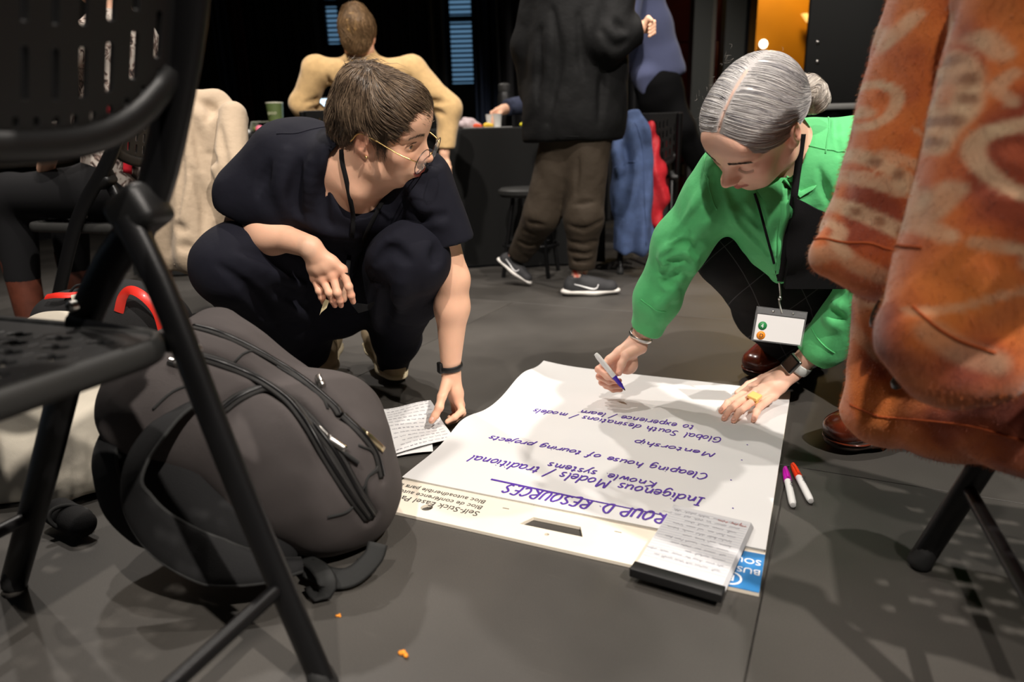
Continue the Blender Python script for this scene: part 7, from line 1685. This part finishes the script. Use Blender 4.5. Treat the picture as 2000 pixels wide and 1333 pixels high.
c = W(1035, 366, 3.60); so = empty('stool', (c[0], c[1], 0), 'round black padded stool beside the tablecloth', 'stool'); zt_ = c[2]
lathe('seat', [(.02, -.045), (.15, -.045), (.165, -.03), (.165, -.012), (.15, 0), (.02, .003)], V(c[0], c[1], zt_), M['grey_plastic'], so, seg=32)
for i in range(4): a = i*math.pi/2+.5; tube('leg', [V(c[0]+.10*math.cos(a), c[1]+.10*math.sin(a), zt_-.04), V(c[0]+.17*math.cos(a), c[1]+.17*math.sin(a), 0)], .011, M['black_metal'], so)
ring = [V(c[0]+.145*math.cos(a), c[1]+.145*math.sin(a), .16) for a in np.linspace(0, 2*math.pi, 30)]; link('foot_ring', mesh_np('foot_ring', *tube_np(ring, .008, 8)), M['black_metal'], so)
# ================================================================== PERSON in jeans on the near chair (only a thigh is in view)
pj_ = empty('person', (-.95, .75, 0), 'seated person in light blue jeans on the perforated folding chair', 'person')
O1 = V(-.235, .728, 0); PJ = lambda a, b_, z: O1+V(*S1, 0)*a+V(*B1, 0)*b_+V(0, 0, z)
sj = SDF(); hpj = PJ(.47, .22, .56); sj.chain([hpj, PJ(.36, .22, .75), PJ(.28, .22, 1.0)], [.11, .115, .12], k=.03)
for bb, fb in ((.10, .08), (.34, .36)): sj.chain([PJ(.47, bb, .53), PJ(.84, fb, .53), PJ(.86, fb, .07)], [.06, .045, .035], k=.02)
for bb in (.0, .44): sj.chain([PJ(.28, bb, .98), PJ(.36, bb, .74), PJ(.56, bb*.5+.11, .62)], [.045, .036, .026], k=.02)
Rj = basis(x=V(-B1[0], -B1[1], 0)*-1, y=V(S1[0], S1[1], -.1)); Rj = np.stack([np.cross(Rj[:, 1], V(0, 0, 1)), Rj[:, 1], V(0, 0, 1)], 1); hj = head_sdf(sj, Rj, PJ(.30, .22, 1.27), 1.0, 'closed'); sj.cap(hj.p((0, -.03, -.05)), PJ(.28, .22, 1.05), .055, .06, k=.03)
v, qd = skin_mesh(sj, .011, []); me = mesh_np('body', v, qd); set_col(me, paint_skin(v, hj, SKIN)); link('body', me, M['skin'], pj_)
M['jeans'] = mat('light_jeans', rgb(128, 154, 182), .85, weave=.5, wscale=1600, var=.15, vscale=10)
s = SDF(); s.cap(hpj+V(0, 0, .03), hpj+V(0, 0, -.02), .115, .115, k=.04)
for bb, fb in ((.10, .08), (.34, .36)): s.chain([PJ(.47, bb, .545), PJ(.84, fb, .535), PJ(.86, fb, .11)], [.085, .075, .062], k=.04)
s.plane(V(0, 0, .450), (0, 0, -1), k=.01, lo=PJ(.36, .22, .4)-V(.32, .32, .1), hi=PJ(.36, .22, .4)+V(.2, .32, .1)); s.disp(lambda x, y, z: .004*sn(x, y, z, 24, 2)); link('jeans', s.mesh('jeans', .007), M['jeans'], pj_)
s = SDF(); s.chain([PJ(.43, .22, .62), PJ(.34, .22, .78), PJ(.28, .22, 1.0)], [.125, .13, .13], k=.04); s.cap(PJ(.28, .06, 1.0), PJ(.28, .38, 1.0), .07, .07, k=.04)
for bb in (.0, .44): s.chain([PJ(.28, bb, .98), PJ(.36, bb, .74)], [.065, .055], k=.03)
link('shirt', s.mesh('shirt', .009), M['black_cloth'], pj_)
s = SDF(); HM = Loc(s, hj.R, hj.o, 1.0); HM.ell((0, -.018, .03), (.08, .10, .088), k=.01); HM.ell((0, .115, -.035), (.1, .085, .088), k=.005, mode='s'); HM.box((0, 0, -.17), (.2, .2, .1), rad=.01, k=.01, mode='s'); link('hair', s.mesh('hair', .007), hair_mat('hair_dark', (.02, .014, .01)), pj_)
for fb in (.08, .36): s = SDF(); c = PJ(.86, fb, 0); s.chain([c+V(0, 0, .045), c+V(*S1, 0)*.16+V(0, 0, .032)], [.042, .034], k=.02); s.plane(c, (0, 0, -1), k=.004); link('shoe', s.mesh('shoe', .008), M['black_plastic'], pj_)
# ================================================================== PERSON in floral top on the jacket chair
pf = empty('person', tuple(C2(.5, .2, 0)), 'seated person in a floral top with red strap and brown boots', 'person')
sf = SDF(); sf.chain([C2(.36, .22, .56), C2(.29, .22, .76), C2(.27, .22, .98)], [.10, .105, .11], k=.03)
for bb in (.12, .32): sf.chain([C2(.36, bb, .53), C2(.76, bb, .53), C2(.80, bb, .08)], [.055, .042, .033], k=.02)
for bb in (.0, .44): sf.chain([C2(.27, bb, .97), C2(.34, bb, .74), C2(.56, bb*.5+.11, .62)], [.042, .034, .025], k=.02)
hf = head_sdf(sf, Rj, C2(.30, .22, 1.24), .98, 'closed'); sf.cap(hf.p((0, -.03, -.05)), C2(.27, .22, 1.02), .05, .055, k=.03)
v, qd = skin_mesh(sf, .011, []); me = mesh_np('body', v, qd); set_col(me, paint_skin(v, hf, SKIN)); link('body', me, M['skin'], pf)
def floral():
    m = mat('floral_print', rgb(206, 196, 186), .85); nt = m.node_tree; b = nt.nodes['Principled BSDF']; tc = nt.nodes.new('ShaderNodeTexCoord'); vo = nt.nodes.new('ShaderNodeTexNoise'); vo.inputs['Scale'].default_value = 30; vo.inputs['Detail'].default_value = 3; vo.inputs['Distortion'].default_value = 1.6; nt.links.new(tc.outputs['Object'], vo.inputs['Vector'])
    r = nt.nodes.new('ShaderNodeValToRGB'); r.color_ramp.elements[0].position = .36; r.color_ramp.elements[0].color = (*rgb(58, 48, 46), 1); r.color_ramp.elements[1].position = .52; r.color_ramp.elements[1].color = (*rgb(210, 200, 190), 1); e = r.color_ramp.elements.new(.44); e.color = (*rgb(150, 128, 118), 1); nt.links.new(vo.outputs['Fac'], r.inputs[0]); nt.links.new(r.outputs[0], b.inputs['Base Color']); return m
s = SDF(); s.chain([C2(.35, .22, .58), C2(.285, .22, .78), C2(.265, .22, .98)], [.125, .125, .125], k=.04); s.cap(C2(.27, .05, .98), C2(.27, .39, .98), .065, .065, k=.04)
for bb in (.0, .44): s.chain([C2(.27, bb, .97), C2(.34, bb, .74)], [.06, .05], k=.03)
s.disp(lambda x, y, z: .004*sn(x, y, z, 30, 2)); link('top', s.mesh('top', .008), floral(), pf)
g = project_in(s, smooth_path([W(232, 232, 1.95), W(246, 270, 1.95), W(262, 330, 1.97), W(262, 400, 2.0)], 24), .004); link('red_strap', mesh_np('red_strap', *tube_np(g, .003, 6, .018, True, V(0, -1, 0))), mat('red_ribbon', rgb(216, 36, 52), .6), pf)
s = SDF(); s.cap(C2(.36, .22, .56), C2(.36, .22, .54), .125, .13, k=.04)
for bb in (.12, .32): s.chain([C2(.36, bb, .545), C2(.76, bb, .535), C2(.80, bb, .25)], [.09, .07, .055], k=.04)
s.plane(C2(.36, .22, .450), (0, 0, -1), k=.01, lo=C2(.36, .22, .3)-V(.25, .3, .1), hi=C2(.36, .22, .45)+V(.3, .3, .05))
link('trousers', s.mesh('trousers', .009), M['black_cloth'], pf)
M['boot'] = mat('boot_leather', rgb(78, 40, 28), .45, var=.3, vscale=20)
for bb in (.12, .32):
    c = C2(.80, bb, 0); s = SDF(); s.cap(c+V(0, 0, .05), c+V(0, 0, .30), .046, .056, k=.02); s.chain([c+V(0, 0, .045), c+s3*.17+V(0, 0, .034)], [.044, .035], k=.02); s.plane(c, (0, 0, -1), k=.004); link('boot', s.mesh('boot', .007), M['boot'], pf)
s = SDF(); HM = Loc(s, hf.R, hf.o, 1.0); HM.ell((0, -.018, .03), (.08, .10, .088), k=.01); HM.ell((0, .115, -.035), (.1, .085, .088), k=.005, mode='s'); HM.box((0, 0, -.17), (.2, .2, .1), rad=.01, k=.01, mode='s'); link('hair', s.mesh('hair', .007), hair_mat('hair_dark', (.02, .014, .01)), pf)
